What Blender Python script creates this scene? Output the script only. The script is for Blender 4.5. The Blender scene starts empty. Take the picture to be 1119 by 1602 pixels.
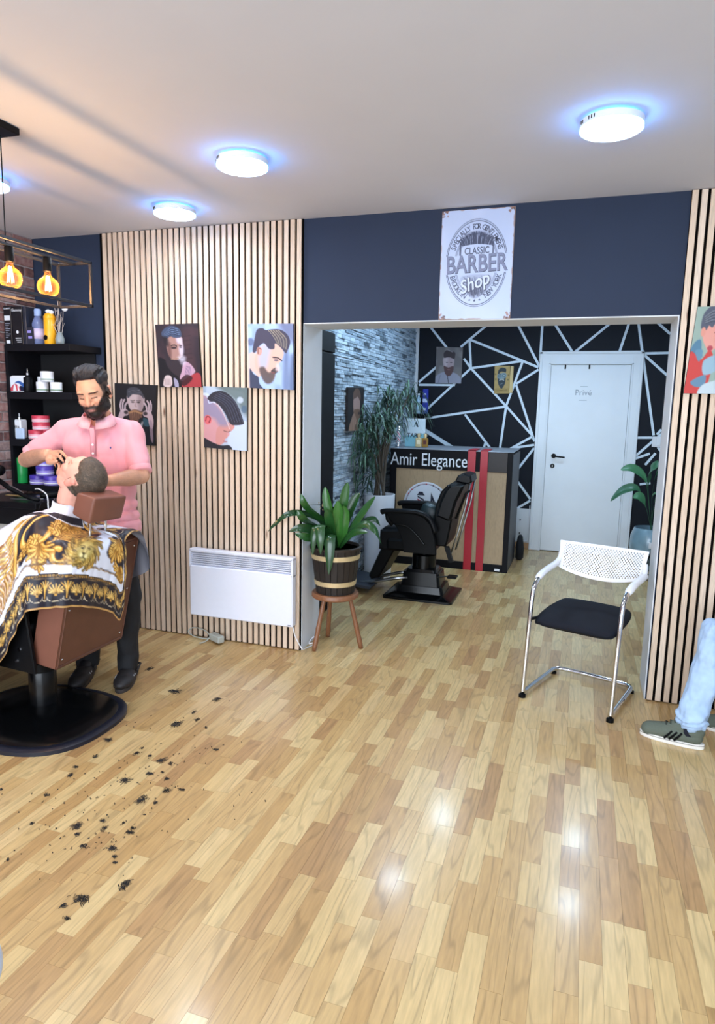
import bpy, math, random
import numpy as np
from mathutils import Vector, Matrix, Euler

D = bpy.data
SC = bpy.context.scene
COL = SC.collection
random.seed(7)
rng = np.random.default_rng(7)

# ------------------------------------------------------------------ camera
CAM_POS = (0.0, -3.8147, 1.55)
cam_d = D.cameras.new('camera')
cam = D.objects.new('camera', cam_d)
COL.objects.link(cam)
Rm = Matrix(((0.94832478, -0.06739467, 0.31006139),
             (0.31668377, 0.14009698, -0.93812804),
             (0.01978616, 0.98784148, 0.15420023)))
cam.matrix_world = Matrix.Translation(CAM_POS) @ Rm.to_4x4()
cam_d.sensor_fit = 'HORIZONTAL'
cam_d.sensor_width = 36.0
cam_d.lens = 36.0 * 1049.8 / 1119.0
cam_d.clip_start = 0.05
SC.camera = cam

# ------------------------------------------------------------------ light, exposure
SC.view_settings.view_transform = 'Standard'
SC.view_settings.look = 'None'
SC.view_settings.gamma = 1.0
SC.view_settings.use_curve_mapping = False
SC.view_settings.exposure = 0.0

world = D.worlds.new('daylight')
SC.world = world
world.use_nodes = True
bg = world.node_tree.nodes['Background']
bg.inputs[0].default_value = (0.72, 0.84, 1.0, 1)
bg.inputs[1].default_value = 4.5          # overcast daylight through the shop window

H = 2.629            # ceiling height
YB = 3.879           # rear wall
T = 0.294            # thickness of the partition
XL = -3.62           # left wall
XO0, XO1, ZO = -1.627, 0.424, 2.04   # opening
YF = -6.4            # shop front

def area(name, loc, rot, sx, sy, power, col, shape='RECTANGLE'):
    l = D.lights.new(name, 'AREA'); l.shape = shape; l.size = sx
    if shape == 'RECTANGLE': l.size_y = sy
    l.energy = power; l.color = col
    o = D.objects.new(name, l); COL.objects.link(o)
    o.location = loc; o.rotation_euler = rot
    return o
# daylight entering through the glass shop front behind the photographer
area('shop_window_daylight', (-0.9, YF + 0.06, 1.35), (math.radians(90), 0, 0), 5.0, 2.3, 205, (0.84, 0.92, 1.0))
LAMPS_FRONT = [(0.026, -0.98), (-1.505, -0.98), (-2.235, -0.40), (-2.87, -1.08), (-0.5, -3.0), (-2.4, -3.2), (1.1, -2.6), (-0.9, -5.0)]  # last four, behind the camera, are unseen and added for their light
LAMPS_REAR = [(-1.33, 1.40), (-1.10, 2.50), (0.16, 1.62), (0.20, 2.55)]
P_FRONT, P_REAR = 8.0, 13.0
EDGE, BULB = 55.0, 6.5
for i, (x, y) in enumerate(LAMPS_FRONT + LAMPS_REAR):
    f = i < len(LAMPS_FRONT)
    area('ceiling_lamp_light', (x, y, H - 0.052), (0, 0, 0), 0.20, 0.2, P_FRONT if f else P_REAR,
         (0.80, 0.90, 1.0) if f else (0.56, 0.79, 1.0), 'DISK')

# ------------------------------------------------------------------ node helpers
def srgb(c):
    if isinstance(c, str):
        c = c.lstrip('#'); c = [int(c[i:i+2], 16) / 255 for i in (0, 2, 4)]
    return tuple(v / 12.92 if v <= .04045 else ((v + .055) / 1.055) ** 2.4 for v in c)

def mat(name, col, rough=0.5, metal=0.0, noise=0.06, nscale=30.0, bump=0.0, bscale=200.0, coat=0.0, spec=0.5,
        emit=None, estr=0.0, alpha=None, trans=0.0, sheen=0.0):
    m = D.materials.new(name); m.use_nodes = True
    nt = m.node_tree; N = nt.nodes; L = nt.links
    b = N['Principled BSDF']
    c = srgb(col) + (1,)
    b.inputs['Base Color'].default_value = c
    b.inputs['Roughness'].default_value = rough
    b.inputs['Metallic'].default_value = metal
    b.inputs['Coat Weight'].default_value = coat
    b.inputs['Specular IOR Level'].default_value = spec
    b.inputs['Transmission Weight'].default_value = trans
    b.inputs['Sheen Weight'].default_value = sheen
    if emit:
        b.inputs['Emission Color'].default_value = srgb(emit) + (1,)
        b.inputs['Emission Strength'].default_value = estr
    if noise > 0:
        tc = N.new('ShaderNodeTexCoord'); nz = N.new('ShaderNodeTexNoise')
        nz.inputs['Scale'].default_value = nscale; nz.inputs['Detail'].default_value = 4
        L.new(tc.outputs['Object'], nz.inputs['Vector'])
        mr = N.new('ShaderNodeMapRange'); mr.inputs['To Min'].default_value = 1 - noise; mr.inputs['To Max'].default_value = 1 + noise
        mr.inputs['From Min'].default_value = .3; mr.inputs['From Max'].default_value = .7
        L.new(nz.outputs['Fac'], mr.inputs['Value'])
        mx = N.new('ShaderNodeVectorMath'); mx.operation = 'SCALE'
        mx.inputs[0].default_value = c[:3]; L.new(mr.outputs[0], mx.inputs['Scale'])
        L.new(mx.outputs[0], b.inputs['Base Color'])
    if bump > 0:
        tc = N.new('ShaderNodeTexCoord'); nz = N.new('ShaderNodeTexNoise')
        nz.inputs['Scale'].default_value = bscale; nz.inputs['Detail'].default_value = 3
        L.new(tc.outputs['Object'], nz.inputs['Vector'])
        bp = N.new('ShaderNodeBump'); bp.inputs['Strength'].default_value = bump; bp.inputs['Distance'].default_value = 0.002
        L.new(nz.outputs['Fac'], bp.inputs['Height']); L.new(bp.outputs[0], b.inputs['Normal'])
    return m

def mat_attr(name, rough=0.5, spec=0.3, bump=0.0, bscale=300, back=None, sss=0.0, coat=0):
    """colour read from the mesh's own 'paint' attribute (flat print, skin tones)"""
    m = D.materials.new(name); m.use_nodes = True
    nt = m.node_tree; N = nt.nodes; L = nt.links; b = N['Principled BSDF']
    a = N.new('ShaderNodeAttribute'); a.attribute_name = 'paint'
    b.inputs['Roughness'].default_value = rough; b.inputs['Specular IOR Level'].default_value = spec
    b.inputs['Coat Weight'].default_value = coat
    if sss: b.inputs['Subsurface Weight'].default_value = sss; b.inputs['Subsurface Radius'].default_value = (.01, .004, .002)
    if back:
        g = N.new('ShaderNodeNewGeometry'); mx = N.new('ShaderNodeMix'); mx.data_type = 'RGBA'
        L.new(g.outputs['Backfacing'], mx.inputs['Factor']); L.new(a.outputs['Color'], mx.inputs['A'])
        mx.inputs['B'].default_value = srgb(back) + (1,); L.new(mx.outputs['Result'], b.inputs['Base Color'])
    else:
        L.new(a.outputs['Color'], b.inputs['Base Color'])
    if bump > 0:
        tc = N.new('ShaderNodeTexCoord'); nz = N.new('ShaderNodeTexNoise'); nz.inputs['Scale'].default_value = bscale
        L.new(tc.outputs['Object'], nz.inputs['Vector'])
        bp = N.new('ShaderNodeBump'); bp.inputs['Strength'].default_value = bump; bp.inputs['Distance'].default_value = 0.002
        L.new(nz.outputs['Fac'], bp.inputs['Height']); L.new(bp.outputs[0], b.inputs['Normal'])
    return m

def mat_wood(name, cols, rough, grain=(1, 1, 1), scale=1.0, coat=0.0, ring=6.0, knots=0.0, gstr=0.25, tone=0.5):
    """wood whose board tone comes from the face attribute 'rnd'; grain runs along the axis with the small grain factor"""
    m = D.materials.new(name); m.use_nodes = True
    nt = m.node_tree; N = nt.nodes; L = nt.links; b = N['Principled BSDF']
    b.inputs['Roughness'].default_value = rough; b.inputs['Coat Weight'].default_value = coat; b.inputs['Coat Roughness'].default_value = 0.12
    a = N.new('ShaderNodeAttribute'); a.attribute_name = 'rnd'
    g = N.new('ShaderNodeNewGeometry')
    add = N.new('ShaderNodeVectorMath'); add.operation = 'MULTIPLY_ADD'
    L.new(a.outputs['Fac'], add.inputs[0]); add.inputs[1].default_value = (37.1, 91.7, 53.3); L.new(g.outputs['Position'], add.inputs[2])
    mp = N.new('ShaderNodeVectorMath'); mp.operation = 'MULTIPLY'; mp.inputs[1].default_value = [v * scale for v in grain]
    L.new(add.outputs[0], mp.inputs[0])
    n1 = N.new('ShaderNodeTexNoise'); n1.inputs['Scale'].default_value = 1.0; n1.inputs['Detail'].default_value = 1.5; n1.inputs['Roughness'].default_value = .4
    L.new(mp.outputs[0], n1.inputs['Vector'])
    # growth rings: a saw of the slow noise
    mu = N.new('ShaderNodeMath'); mu.operation = 'MULTIPLY'; mu.inputs[1].default_value = ring; L.new(n1.outputs['Fac'], mu.inputs[0])
    fr = N.new('ShaderNodeMath'); fr.operation = 'PINGPONG'; fr.inputs[1].default_value = 0.5; L.new(mu.outputs[0], fr.inputs[0])
    sm = N.new('ShaderNodeMapRange'); sm.interpolation_type = 'SMOOTHSTEP'; sm.inputs['From Min'].default_value = 0.0; sm.inputs['From Max'].default_value = 0.15
    L.new(fr.outputs[0], sm.inputs['Value'])
    # fine fibres
    mp2 = N.new('ShaderNodeVectorMath'); mp2.operation = 'MULTIPLY'; mp2.inputs[1].default_value = [v * scale * (9 if v > 1 else 4) for v in grain]
    L.new(add.outputs[0], mp2.inputs[0])
    n2 = N.new('ShaderNodeTexNoise'); n2.inputs['Scale'].default_value = 1.0; n2.inputs['Detail'].default_value = 3
    L.new(mp2.outputs[0], n2.inputs['Vector'])
    cr = N.new('ShaderNodeValToRGB'); e = cr.color_ramp.elements
    e[0].position = 0; e[0].color = srgb(cols[0]) + (1,); e[1].position = 1; e[1].color = srgb(cols[-1]) + (1,)
    for i, c in enumerate(cols[1:-1]):
        x = e.new((i + 1) / (len(cols) - 1)); x.color = srgb(c) + (1,)
    L.new(a.outputs['Fac'], cr.inputs[0])
    k = N.new('ShaderNodeMapRange'); k.inputs['To Min'].default_value = 1 - gstr; k.inputs['To Max'].default_value = 1.0; L.new(sm.outputs[0], k.inputs['Value'])
    k2 = N.new('ShaderNodeMapRange'); k2.inputs['From Min'].default_value = .3; k2.inputs['From Max'].default_value = .7
    k2.inputs['To Min'].default_value = 0.86; k2.inputs['To Max'].default_value = 1.08; L.new(n2.outputs['Fac'], k2.inputs['Value'])
    kk = N.new('ShaderNodeMath'); kk.operation = 'MULTIPLY'; L.new(k.outputs[0], kk.inputs[0]); L.new(k2.outputs[0], kk.inputs[1])
    gm = N.new('ShaderNodeGamma'); vm = N.new('ShaderNodeVectorMath'); vm.operation = 'SCALE'
    L.new(cr.outputs[0], vm.inputs[0]); L.new(kk.outputs[0], vm.inputs['Scale'])
    L.new(vm.outputs[0], gm.inputs[0]); gm.inputs[1].default_value = 1.0
    out = gm.outputs[0]
    if knots > 0:
        vo = N.new('ShaderNodeTexVoronoi'); vo.inputs['Scale'].default_value = 1.0
        mp3 = N.new('ShaderNodeVectorMath'); mp3.operation = 'MULTIPLY'; mp3.inputs[1].default_value = (9, 9, 2.2)
        L.new(add.outputs[0], mp3.inputs[0]); L.new(mp3.outputs[0], vo.inputs['Vector'])
        r = N.new('ShaderNodeMapRange'); r.inputs['From Min'].default_value = 0.03; r.inputs['From Max'].default_value = knots
        L.new(vo.outputs['Distance'], r.inputs['Value'])
        mx = N.new('ShaderNodeMix'); mx.data_type = 'RGBA'; mx.inputs['A'].default_value = srgb('#6b4a38') + (1,)
        L.new(r.outputs[0], mx.inputs['Factor']); L.new(out, mx.inputs['B']); out = mx.outputs['Result']
    L.new(out, b.inputs['Base Color'])
    return m

# ------------------------------------------------------------------ mesh helpers
class MB:
    def __init__(s): s.v = []; s.f = []; s.m = []; s.r = []; s.cur = 0; s.rnd = 0.5
    def add(s, vs, fs):
        o = len(s.v); s.v.extend([tuple(p) for p in vs])
        for f in fs: s.f.append(tuple(i + o for i in f)); s.m.append(s.cur); s.r.append(s.rnd)
        return s
    def box(s, a, b, bev=0.0, M=None):
        (x0, y0, z0), (x1, y1, z1) = a, b
        x0, x1 = min(x0, x1), max(x0, x1); y0, y1 = min(y0, y1), max(y0, y1); z0, z1 = min(z0, z1), max(z0, z1)
        if bev <= 0:
            vs = [(x0,y0,z0),(x1,y0,z0),(x1,y1,z0),(x0,y1,z0),(x0,y0,z1),(x1,y0,z1),(x1,y1,z1),(x0,y1,z1)]
            fs = [(0,3,2,1),(4,5,6,7),(0,1,5,4),(1,2,6,5),(2,3,7,6),(3,0,4,7)]
        else:
            b_ = min(bev, (x1-x0)*.49, (y1-y0)*.49, (z1-z0)*.49); vs = []; idx = {}
            c = ((x0+x1)/2, (y0+y1)/2, (z0+z1)/2); h = ((x1-x0)/2, (y1-y0)/2, (z1-z0)/2)
            for sx in (-1,1):
                for sy in (-1,1):
                    for sz in (-1,1):
                        for ax in range(3):
                            p = [c[0]+sx*(h[0]-b_), c[1]+sy*(h[1]-b_), c[2]+sz*(h[2]-b_)]
                            p[ax] += (sx,sy,sz)[ax]*b_
                            idx[(sx,sy,sz,ax)] = len(vs); vs.append(p)
            fs = []
            def q(l):
                P = [Vector(vs[i]) for i in l]; n = (P[1]-P[0]).cross(P[2]-P[1]); cc = sum(P, Vector())/len(P) - Vector(c)
                fs.append(tuple(l) if n.dot(cc) > 0 else tuple(reversed(l)))
            for ax in range(3):
                o1, o2 = [i for i in range(3) if i != ax]
                for sg in (-1,1):
                    l = []
                    for (a1,a2) in ((-1,-1),(1,-1),(1,1),(-1,1)):
                        k = [0,0,0]; k[ax]=sg; k[o1]=a1; k[o2]=a2; l.append(idx[(k[0],k[1],k[2],ax)])
                    q(l)
                for a1 in (-1,1):
                    for a2 in (-1,1):
                        l = []
                        for (sg, w) in ((-1,o1),(1,o1),(1,o2),(-1,o2)):
                            k = [0,0,0]; k[ax]=sg; k[o1]=a1; k[o2]=a2; l.append(idx[(k[0],k[1],k[2],w)])
                        q(l)
            for sx in (-1,1):
                for sy in (-1,1):
                    for sz in (-1,1): q([idx[(sx,sy,sz,i)] for i in range(3)])
        if M is not None: vs = [M @ Vector(p) for p in vs]
        return s.add(vs, fs)
    def prism(s, poly, a, b, axis='y', M=None, bev=0.0):
        """polygon (2D) extruded between a and b along axis; 2D = the two other axes in order"""
        def mk(p, t):
            return {'x': (t, p[0], p[1]), 'y': (p[0], t, p[1]), 'z': (p[0], p[1], t)}[axis]
        n = len(poly)
        if bev > 0:
            c = np.array(poly).mean(0); P = np.array(poly, float)
            # inset each vertex along its mitre
            ins = []
            ar = sum(P[i][0]*P[(i+1)%n][1]-P[(i+1)%n][0]*P[i][1] for i in range(n)); sg = 1 if ar > 0 else -1
            for i in range(n):
                e1 = P[i]-P[i-1]; e2 = P[(i+1)%n]-P[i]; e1 /= np.linalg.norm(e1)+1e-9; e2 /= np.linalg.norm(e2)+1e-9
                nn = sg*(np.array([-e1[1], e1[0]])+np.array([-e2[1], e2[0]])); nn /= np.linalg.norm(nn)+1e-9
                ins.append(P[i]+nn*bev)
            a_, b_ = (a, b) if a < b else (b, a)
            rings = [[mk(p, a_) for p in ins], [mk(p, a_+bev) for p in P], [mk(p, b_-bev) for p in P], [mk(p, b_) for p in ins]]
        else: rings = [[mk(p, a) for p in poly], [mk(p, b) for p in poly]]
        vs = [p for r in rings for p in r]
        fs = [tuple(range(n)), tuple(reversed(range((len(rings)-1)*n, len(rings)*n)))]
        for k in range(len(rings)-1):
            for i in range(n): fs.append((k*n+i, (k+1)*n+i, (k+1)*n+(i+1)%n, k*n+(i+1)%n))
        if M is not None: vs = [M @ Vector(p) for p in vs]
        return s.add(vs, fs)
    def tube(s, pts, rad, n=10, cap=True, flat=None, M=None):
        pts = [Vector(p) for p in pts]; rs = rad if hasattr(rad, '__len__') else [rad]*len(pts)
        t0 = (pts[1]-pts[0]).normalized(); ref = Vector((0,0,1)) if abs(t0.z) < .9 else Vector((1,0,0))
        u = t0.cross(ref).normalized(); vs = []
        for i, p in enumerate(pts):
            t = (pts[min(i+1,len(pts)-1)]-pts[max(i-1,0)]).normalized()
            u = (u - t*u.dot(t)).normalized(); w = t.cross(u)
            for k in range(n):
                a = 2*math.pi*k/n; fl = flat or 1
                vs.append(p + u*math.cos(a)*rs[i] + w*math.sin(a)*rs[i]*fl)
        fs = []
        for i in range(len(pts)-1):
            for k in range(n): fs.append((i*n+k, i*n+(k+1)%n, (i+1)*n+(k+1)%n, (i+1)*n+k))
        if cap: fs.append(tuple(reversed(range(n)))); fs.append(tuple(range((len(pts)-1)*n, len(pts)*n)))
        if M is not None: vs = [M @ p for p in vs]
        return s.add(vs, fs)
    def lathe(s, prof, c=(0,0,0), n=24, M=None, sx=1, sy=1):
        vs = []; fs = []
        for (r, z) in prof:
            for k in range(n):
                a = 2*math.pi*k/n; vs.append((c[0]+r*math.cos(a)*sx, c[1]+r*math.sin(a)*sy, c[2]+z))
        for i in range(len(prof)-1):
            for k in range(n): fs.append((i*n+k, i*n+(k+1)%n, (i+1)*n+(k+1)%n, (i+1)*n+k))
        if prof[0][0] > 1e-5: fs.append(tuple(reversed(range(n))))
        if prof[-1][0] > 1e-5: fs.append(tuple(range((len(prof)-1)*n, len(prof)*n)))
        if M is not None: vs = [M @ Vector(p) for p in vs]
        return s.add(vs, fs)
    def build(s, name, m, parent=None, smooth=False, auto=None, origin=None):
        me = D.meshes.new(name)
        vs = s.v
        if origin is not None: vs = [(p[0]-origin[0], p[1]-origin[1], p[2]-origin[2]) for p in vs]
        me.from_pydata(vs, [], s.f)
        for mm in (m if isinstance(m, (list, tuple)) else [m]): me.materials.append(mm)
        me.polygons.foreach_set('material_index', s.m)
        at = me.attributes.new('rnd', 'FLOAT', 'FACE'); at.data.foreach_set('value', s.r)
        if smooth: me.polygons.foreach_set('use_smooth', [True]*len(s.f))
        me.validate(); me.update()
        if auto is not None: me.set_sharp_from_angle(angle=math.radians(auto))
        o = D.objects.new(name, me); COL.objects.link(o)
        if origin is not None: o.location = origin
        if parent is not None: attach(o, parent)
        return o

def attach(o, parent):
    """parent without moving: every root here has no rotation applied until it is placed"""
    o.parent = parent
    pl = parent
    off = Vector((0,0,0)); 
    while pl is not None:
        off += pl.location; pl = pl.parent
    o.location = Vector(o.location) - off
    return o

def thing(name, loc, label, cat, group=None):
    o = D.objects.new(name, None); o.empty_display_size = .1; COL.objects.link(o); o.location = loc
    o['label'] = label; o['category'] = cat
    if group: o['group'] = group
    return o
def tag(o, label, cat, group=None):
    o['label'] = label; o['category'] = cat
    if group: o['group'] = group
    return o
def struct(o): o['kind'] = 'structure'; return o
def copy_tree(o, parent=None):
    c = o.copy(); COL.objects.link(c); c.parent = parent
    for ch in list(o.children): copy_tree(ch, c)
    return c
def text_mesh(txt, size, m, name, M, parent=None, extrude=0.0008, align='CENTER', sx=1.0, bold=0.0):
    cu = D.curves.new('t', 'FONT'); cu.body = txt; cu.size = size; cu.align_x = align; cu.align_y = 'CENTER'
    cu.extrude = extrude; cu.offset = bold; cu.resolution_u = 3
    to = D.objects.new('t', cu); COL.objects.link(to)
    bpy.context.view_layer.update()
    me = D.meshes.new_from_object(to.evaluated_get(bpy.context.evaluated_depsgraph_get()))
    D.objects.remove(to); D.curves.remove(cu)
    me.transform(M @ Matrix.Diagonal((sx, 1, 1, 1)))
    me.materials.clear(); me.materials.append(m); me.name = name
    o = D.objects.new(name, me); COL.objects.link(o)
    if parent is not None: attach(o, parent)
    return o
def join_meshes(objs, name, parent=None):
    """merge evaluated simple meshes (no modifiers) into one"""
    import bmesh
    bm = bmesh.new(); mats = []
    for o in objs:
        n0 = len(bm.faces); bm.from_mesh(o.data); bm.faces.ensure_lookup_table()
    me = D.meshes.new(name); 
    bm.to_mesh(me); bm.free(); me.materials.append(objs[0].data.materials[0])
    for o in objs: D.objects.remove(o)
    r = D.objects.new(name, me); COL.objects.link(r)
    if parent is not None: attach(r, parent)
    return r
FACE_Y = Matrix(((1,0,0,0),(0,0,-1,0),(0,1,0,0),(0,0,0,1)))   # text in XY -> XZ facing -Y

def catmull(P, n, closed=False):
    P = np.array(P, float); out = []
    N_ = len(P); seg = N_ if closed else N_-1
    for i in range(seg):
        if closed: p0, p1, p2, p3 = P[(i-1) % N_], P[i], P[(i+1) % N_], P[(i+2) % N_]
        else: p0, p1, p2, p3 = P[max(i-1,0)], P[i], P[i+1], P[min(i+2,N_-1)]
        for t in np.linspace(0, 1, n, endpoint=False):
            out.append(.5*((2*p1)+(-p0+p2)*t+(2*p0-5*p1+4*p2-p3)*t*t+(-p0+3*p1-3*p2+p3)*t**3))
    if not closed: out.append(P[-1])
    return np.array(out)

# ------------------------------------------------------------------ printed pictures (flat print on real boards)
class Canvas:
    def __init__(s, w, h, col):
        s.w, s.h = w, h; s.a = np.zeros((h, w, 3)); s.a[:] = s.c(col)
        yy, xx = np.mgrid[0:h, 0:w]; s.X = (xx+.5)/w; s.Y = (yy+.5)/h
    def c(s, col):
        if isinstance(col, str):
            col = col.lstrip('#'); return np.array([int(col[i:i+2], 16)/255 for i in (0,2,4)])
        return np.array(col)
    def mask(s, m, col, al=1.0, sl=None):
        m = (np.clip(m, 0, 1)*al)[..., None]
        if sl is None: s.a = s.a*(1-m)+s.c(col)*m
        else: s.a[sl] = s.a[sl]*(1-m)+s.c(col)*m
    def win(s, px, py, pad):
        """slice of the canvas around points (py already in width units)"""
        x0 = max(0, int((min(px)-pad)*s.w)); x1 = min(s.w, int((max(px)+pad)*s.w)+2); y0 = max(0, int((min(py)-pad)*s.w)); y1 = min(s.h, int((max(py)+pad)*s.w)+2)
        return (slice(y0, y1), slice(x0, x1)) if x1 > x0 and y1 > y0 else None
    def seg(s, X, Y, px, py, closed):
        dist = np.full(X.shape, 9.); n = len(px)
        for i in range(n if closed else n-1):
            x1, y1, x2, y2 = px[i], py[i], px[(i+1) % n], py[(i+1) % n]; dx, dy = x2-x1, y2-y1
            t = np.clip(((X-x1)*dx+(Y-y1)*dy)/(dx*dx+dy*dy+1e-12), 0, 1)
            dist = np.minimum(dist, np.hypot(X-x1-t*dx, Y-y1-t*dy))
        return dist
    def poly(s, pts, col, al=1.0, soft=0.006, smooth=True):
        P = catmull(pts, 5, True) if smooth else np.array(pts, float)
        k = s.h/s.w; px, py = P[:,0], P[:,1]*k; sl = s.win(px, py, soft*1.5)
        if sl is None: return s
        x, y = s.X[sl], s.Y[sl]*k; ins = np.zeros(x.shape, bool); n = len(P)
        for i in range(n):
            x1, y1, x2, y2 = px[i], py[i], px[(i+1)%n], py[(i+1)%n]
            ins ^= ((y1 > y) != (y2 > y)) & (x < (x2-x1)*(y-y1)/((y2-y1) if abs(y2-y1) > 1e-12 else 1e-12)+x1)
        dist = s.seg(x, y, px, py, True); s.mask(np.where(ins, dist, -dist)/soft*.5+.5, col, al, sl); return s
    def ell(s, cx, cy, rx, ry, col, al=1.0, soft=.15, ang=0):
        k = s.h/s.w; r = max(rx, ry*k)*1.6; sl = s.win([cx], [cy*k], r)
        if sl is None: return s
        x = s.X[sl]-cx; y = (s.Y[sl]-cy)*k; ca, sa = math.cos(ang), math.sin(ang); u = (x*ca+y*sa)/rx; v = (-x*sa+y*ca)/(ry*k)
        s.mask((1-np.hypot(u, v))/soft+.5, col, al, sl); return s
    def line(s, pts, wd, col, al=1.0, smooth=True, soft=.004):
        P = catmull(pts, 6) if smooth and len(pts) > 2 else np.array(pts, float)
        k = s.h/s.w; px, py = P[:,0], P[:,1]*k; sl = s.win(px, py, wd+soft)
        if sl is None: return s
        s.mask((wd-s.seg(s.X[sl], s.Y[sl]*k, px, py, False))/soft+.5, col, al, sl); return s
    def blotch(s, col, al=.3, sc=6, seed=1, thr=.5):
        r = np.random.default_rng(seed); n = r.random((sc+1, sc+1))
        gx = s.X*sc; gy = s.Y*sc; ix = np.minimum(gx.astype(int), sc-1); iy = np.minimum(gy.astype(int), sc-1); fx = gx-ix; fy = gy-iy
        fx = fx*fx*(3-2*fx); fy = fy*fy*(3-2*fy)
        v = (n[iy,ix]*(1-fx)+n[iy,ix+1]*fx)*(1-fy)+(n[iy+1,ix]*(1-fx)+n[iy+1,ix+1]*fx)*fy
        s.mask((v-thr)*4, col, al); return s
    def strands(s, pts_a, pts_b, n, wd, cols, al=.6):
        A = catmull(pts_a, 6); B = catmull(pts_b, 6)
        for i in range(n):
            t = (i+.5)/n; s.line(A*(1-t)+B*t, wd, cols[i % len(cols)], al, smooth=False)
        return s
    def grid(s, name, corners, m, parent=None, off=(0,0,0)):
        """corners: top-left, top-right, bottom-right, bottom-left in world"""
        tl, tr, br, bl = [np.array(c, float)+np.array(off) for c in corners]
        w, h = s.w, s.h; u = (np.arange(w)/(w-1))[None,:,None]; v = (np.arange(h)/(h-1))[:,None,None]
        P = (tl*(1-u)+tr*u)*(1-v)+(bl*(1-u)+br*u)*v; P = P.reshape(-1,3)
        i = np.arange((w-1)*(h-1)); a = (i//(w-1))*w+i%(w-1)
        F = np.stack([a, a+w, a+w+1, a+1], 1)
        me = D.meshes.new(name); me.from_pydata(P.tolist(), [], F.tolist())
        col = np.ones((w*h, 4)); cc = s.a.reshape(-1,3); cc = np.clip(cc,0,1)
        col[:,:3] = np.where(cc <= .04045, cc/12.92, ((cc+.055)/1.055)**2.4)
        at = me.attributes.new('paint', 'FLOAT_COLOR', 'POINT'); at.data.foreach_set('color', col.ravel())
        me.materials.append(m); me.update()
        o = D.objects.new(name, me); COL.objects.link(o)
        if parent is not None: attach(o, parent)
        return o
# ------------------------------------------------------------------ materials
M_ceiling = mat('ceiling_paint', '#cfd2db', .9, noise=.015, nscale=3)
M_navy = mat('navy_paint', '#222d42', .75, noise=.03, nscale=5, spec=.35)
M_white_wall = mat('white_paint', '#d5d8dc', .7, noise=.03, nscale=7)
M_felt = mat('black_felt', '#0a0807', 1.0, noise=.2, nscale=300, spec=.05)
M_slat = mat_wood('slat_oak', ['#cfb59c', '#dac3ab', '#e2cdb8', '#d4bba2'], .55, (45, 45, 2.2), knots=.10, ring=5, gstr=.13)
M_plank = mat_wood('laminate_beech', ['#ad875a', '#b99560', '#c5a46f', '#ceb17b', '#d6bb86', '#bb9564'], .30, (11, 1.1, 6), ring=9, gstr=.22, coat=.15)
M_black = mat('black_satin', '#0c0d10', .45, noise=.1, spec=.14)
M_blackp = mat('black_plastic', '#0a0b0d', .42, noise=.1, spec=.12)
M_black_matte = mat('black_matte_board', '#0f1014', .6, noise=.1, spec=.2)
M_leather_blk = mat('black_leather', '#0c0d10', .38, noise=.2, nscale=60, bump=.25, bscale=350, spec=.16)
M_chrome = mat('chrome', '#d9dbe0', .08, 1.0, noise=0)
M_steel = mat('brushed_steel', '#a9acb0', .3, 1.0, noise=.05)
M_brass = mat('brass_band', '#d9c59a', .42, .55, noise=.08, nscale=20)
M_white_gloss = mat('white_gloss', '#e6e8ec', .35, noise=.01)
M_white_plastic = mat('white_plastic', '#e9eaee', .4, noise=.01)
M_soil = mat('soil', '#241a14', 1, noise=.5, nscale=120, bump=1)
M_print = mat_attr('printed_canvas', .55)
M_print_gloss = mat_attr('printed_metal', .35)

# ------------------------------------------------------------------ floor
fl = struct(MB().box((XL-.1, YF-.1, -.08), (2.3, YB+.1, -.0035)).build('floor', mat('joint_base', '#6d4f30', .8)))  # plain brown base that shows in the plank joints
W_ = 0.064
def visible(x, y):
    d = Vector((x, y, 0)) - Vector(CAM_POS); c = Rm.transposed() @ d
    if c.z > -.3: return None
    px = 559.5 + 1049.8*c.x/-c.z; py = 801 - 1049.8*c.y/-c.z
    return -c.z if (-70 < px < 1190 and py < 1680) else None
planks = []
nx = int((2.2-XL)/W_)+1
r_ = random.Random(3)
for i in range(nx):
    x0 = XL + i*W_; y = -3.6 - r_.random()*.4
    while y < YB:
        ln = r_.choice((.22, .27, .32, .37, .43))
        y1 = min(y+ln, YB)
        planks.append((x0, y, x0+W_, y1, r_.random()))
        y = y1
cand = []
for p in planks:
    cx, cy = (p[0]+p[2])/2, (p[1]+p[3])/2
    if p[1] > -.0 and not (XO0-.03 < cx < XO1+.03) and p[3] < T: continue
    ds = [visible(x, y) for x in (p[0], p[2]) for y in (p[1], p[3])]
    ds = [d for d in ds if d is not None]
    cand.append((min(ds) if ds else 99+abs(cy), p))
cand.sort(key=lambda t: t[0])
g_ = 0.0003
def plank_mb(mb, p):
    mb.rnd = p[4]; z = -random.random()*.0002
    mb.box((p[0]+g_, p[1]+g_, -.0035), (p[2]-g_, p[3]-g_, z))
for d, p in cand[:300]:
    mb = MB(); plank_mb(mb, p); mb.build('plank', M_plank, fl, origin=(p[0], p[1], 0))
mb = MB()
for d, p in cand[300:]: plank_mb(mb, p)
o = mb.build('plank_field', M_plank, fl); o['kind'] = 'stuff'

# ------------------------------------------------------------------ ceiling and walls
struct(MB().box((XL-.2, YF-.1, H), (2.3, YB+.2, H+.12)).build('ceiling', M_ceiling))
wp = struct(MB().box((XL-.2, 0.0, 0), (XO0, T, H)).build('wall_middle_left', M_navy))
wpr = struct(MB().box((XO1, 0.0, 0), (2.2, T, H)).build('wall_middle_right', M_navy))
struct(MB().box((XO0, 0.0, ZO), (XO1, T, H)).build('wall_middle_top', M_navy))
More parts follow.
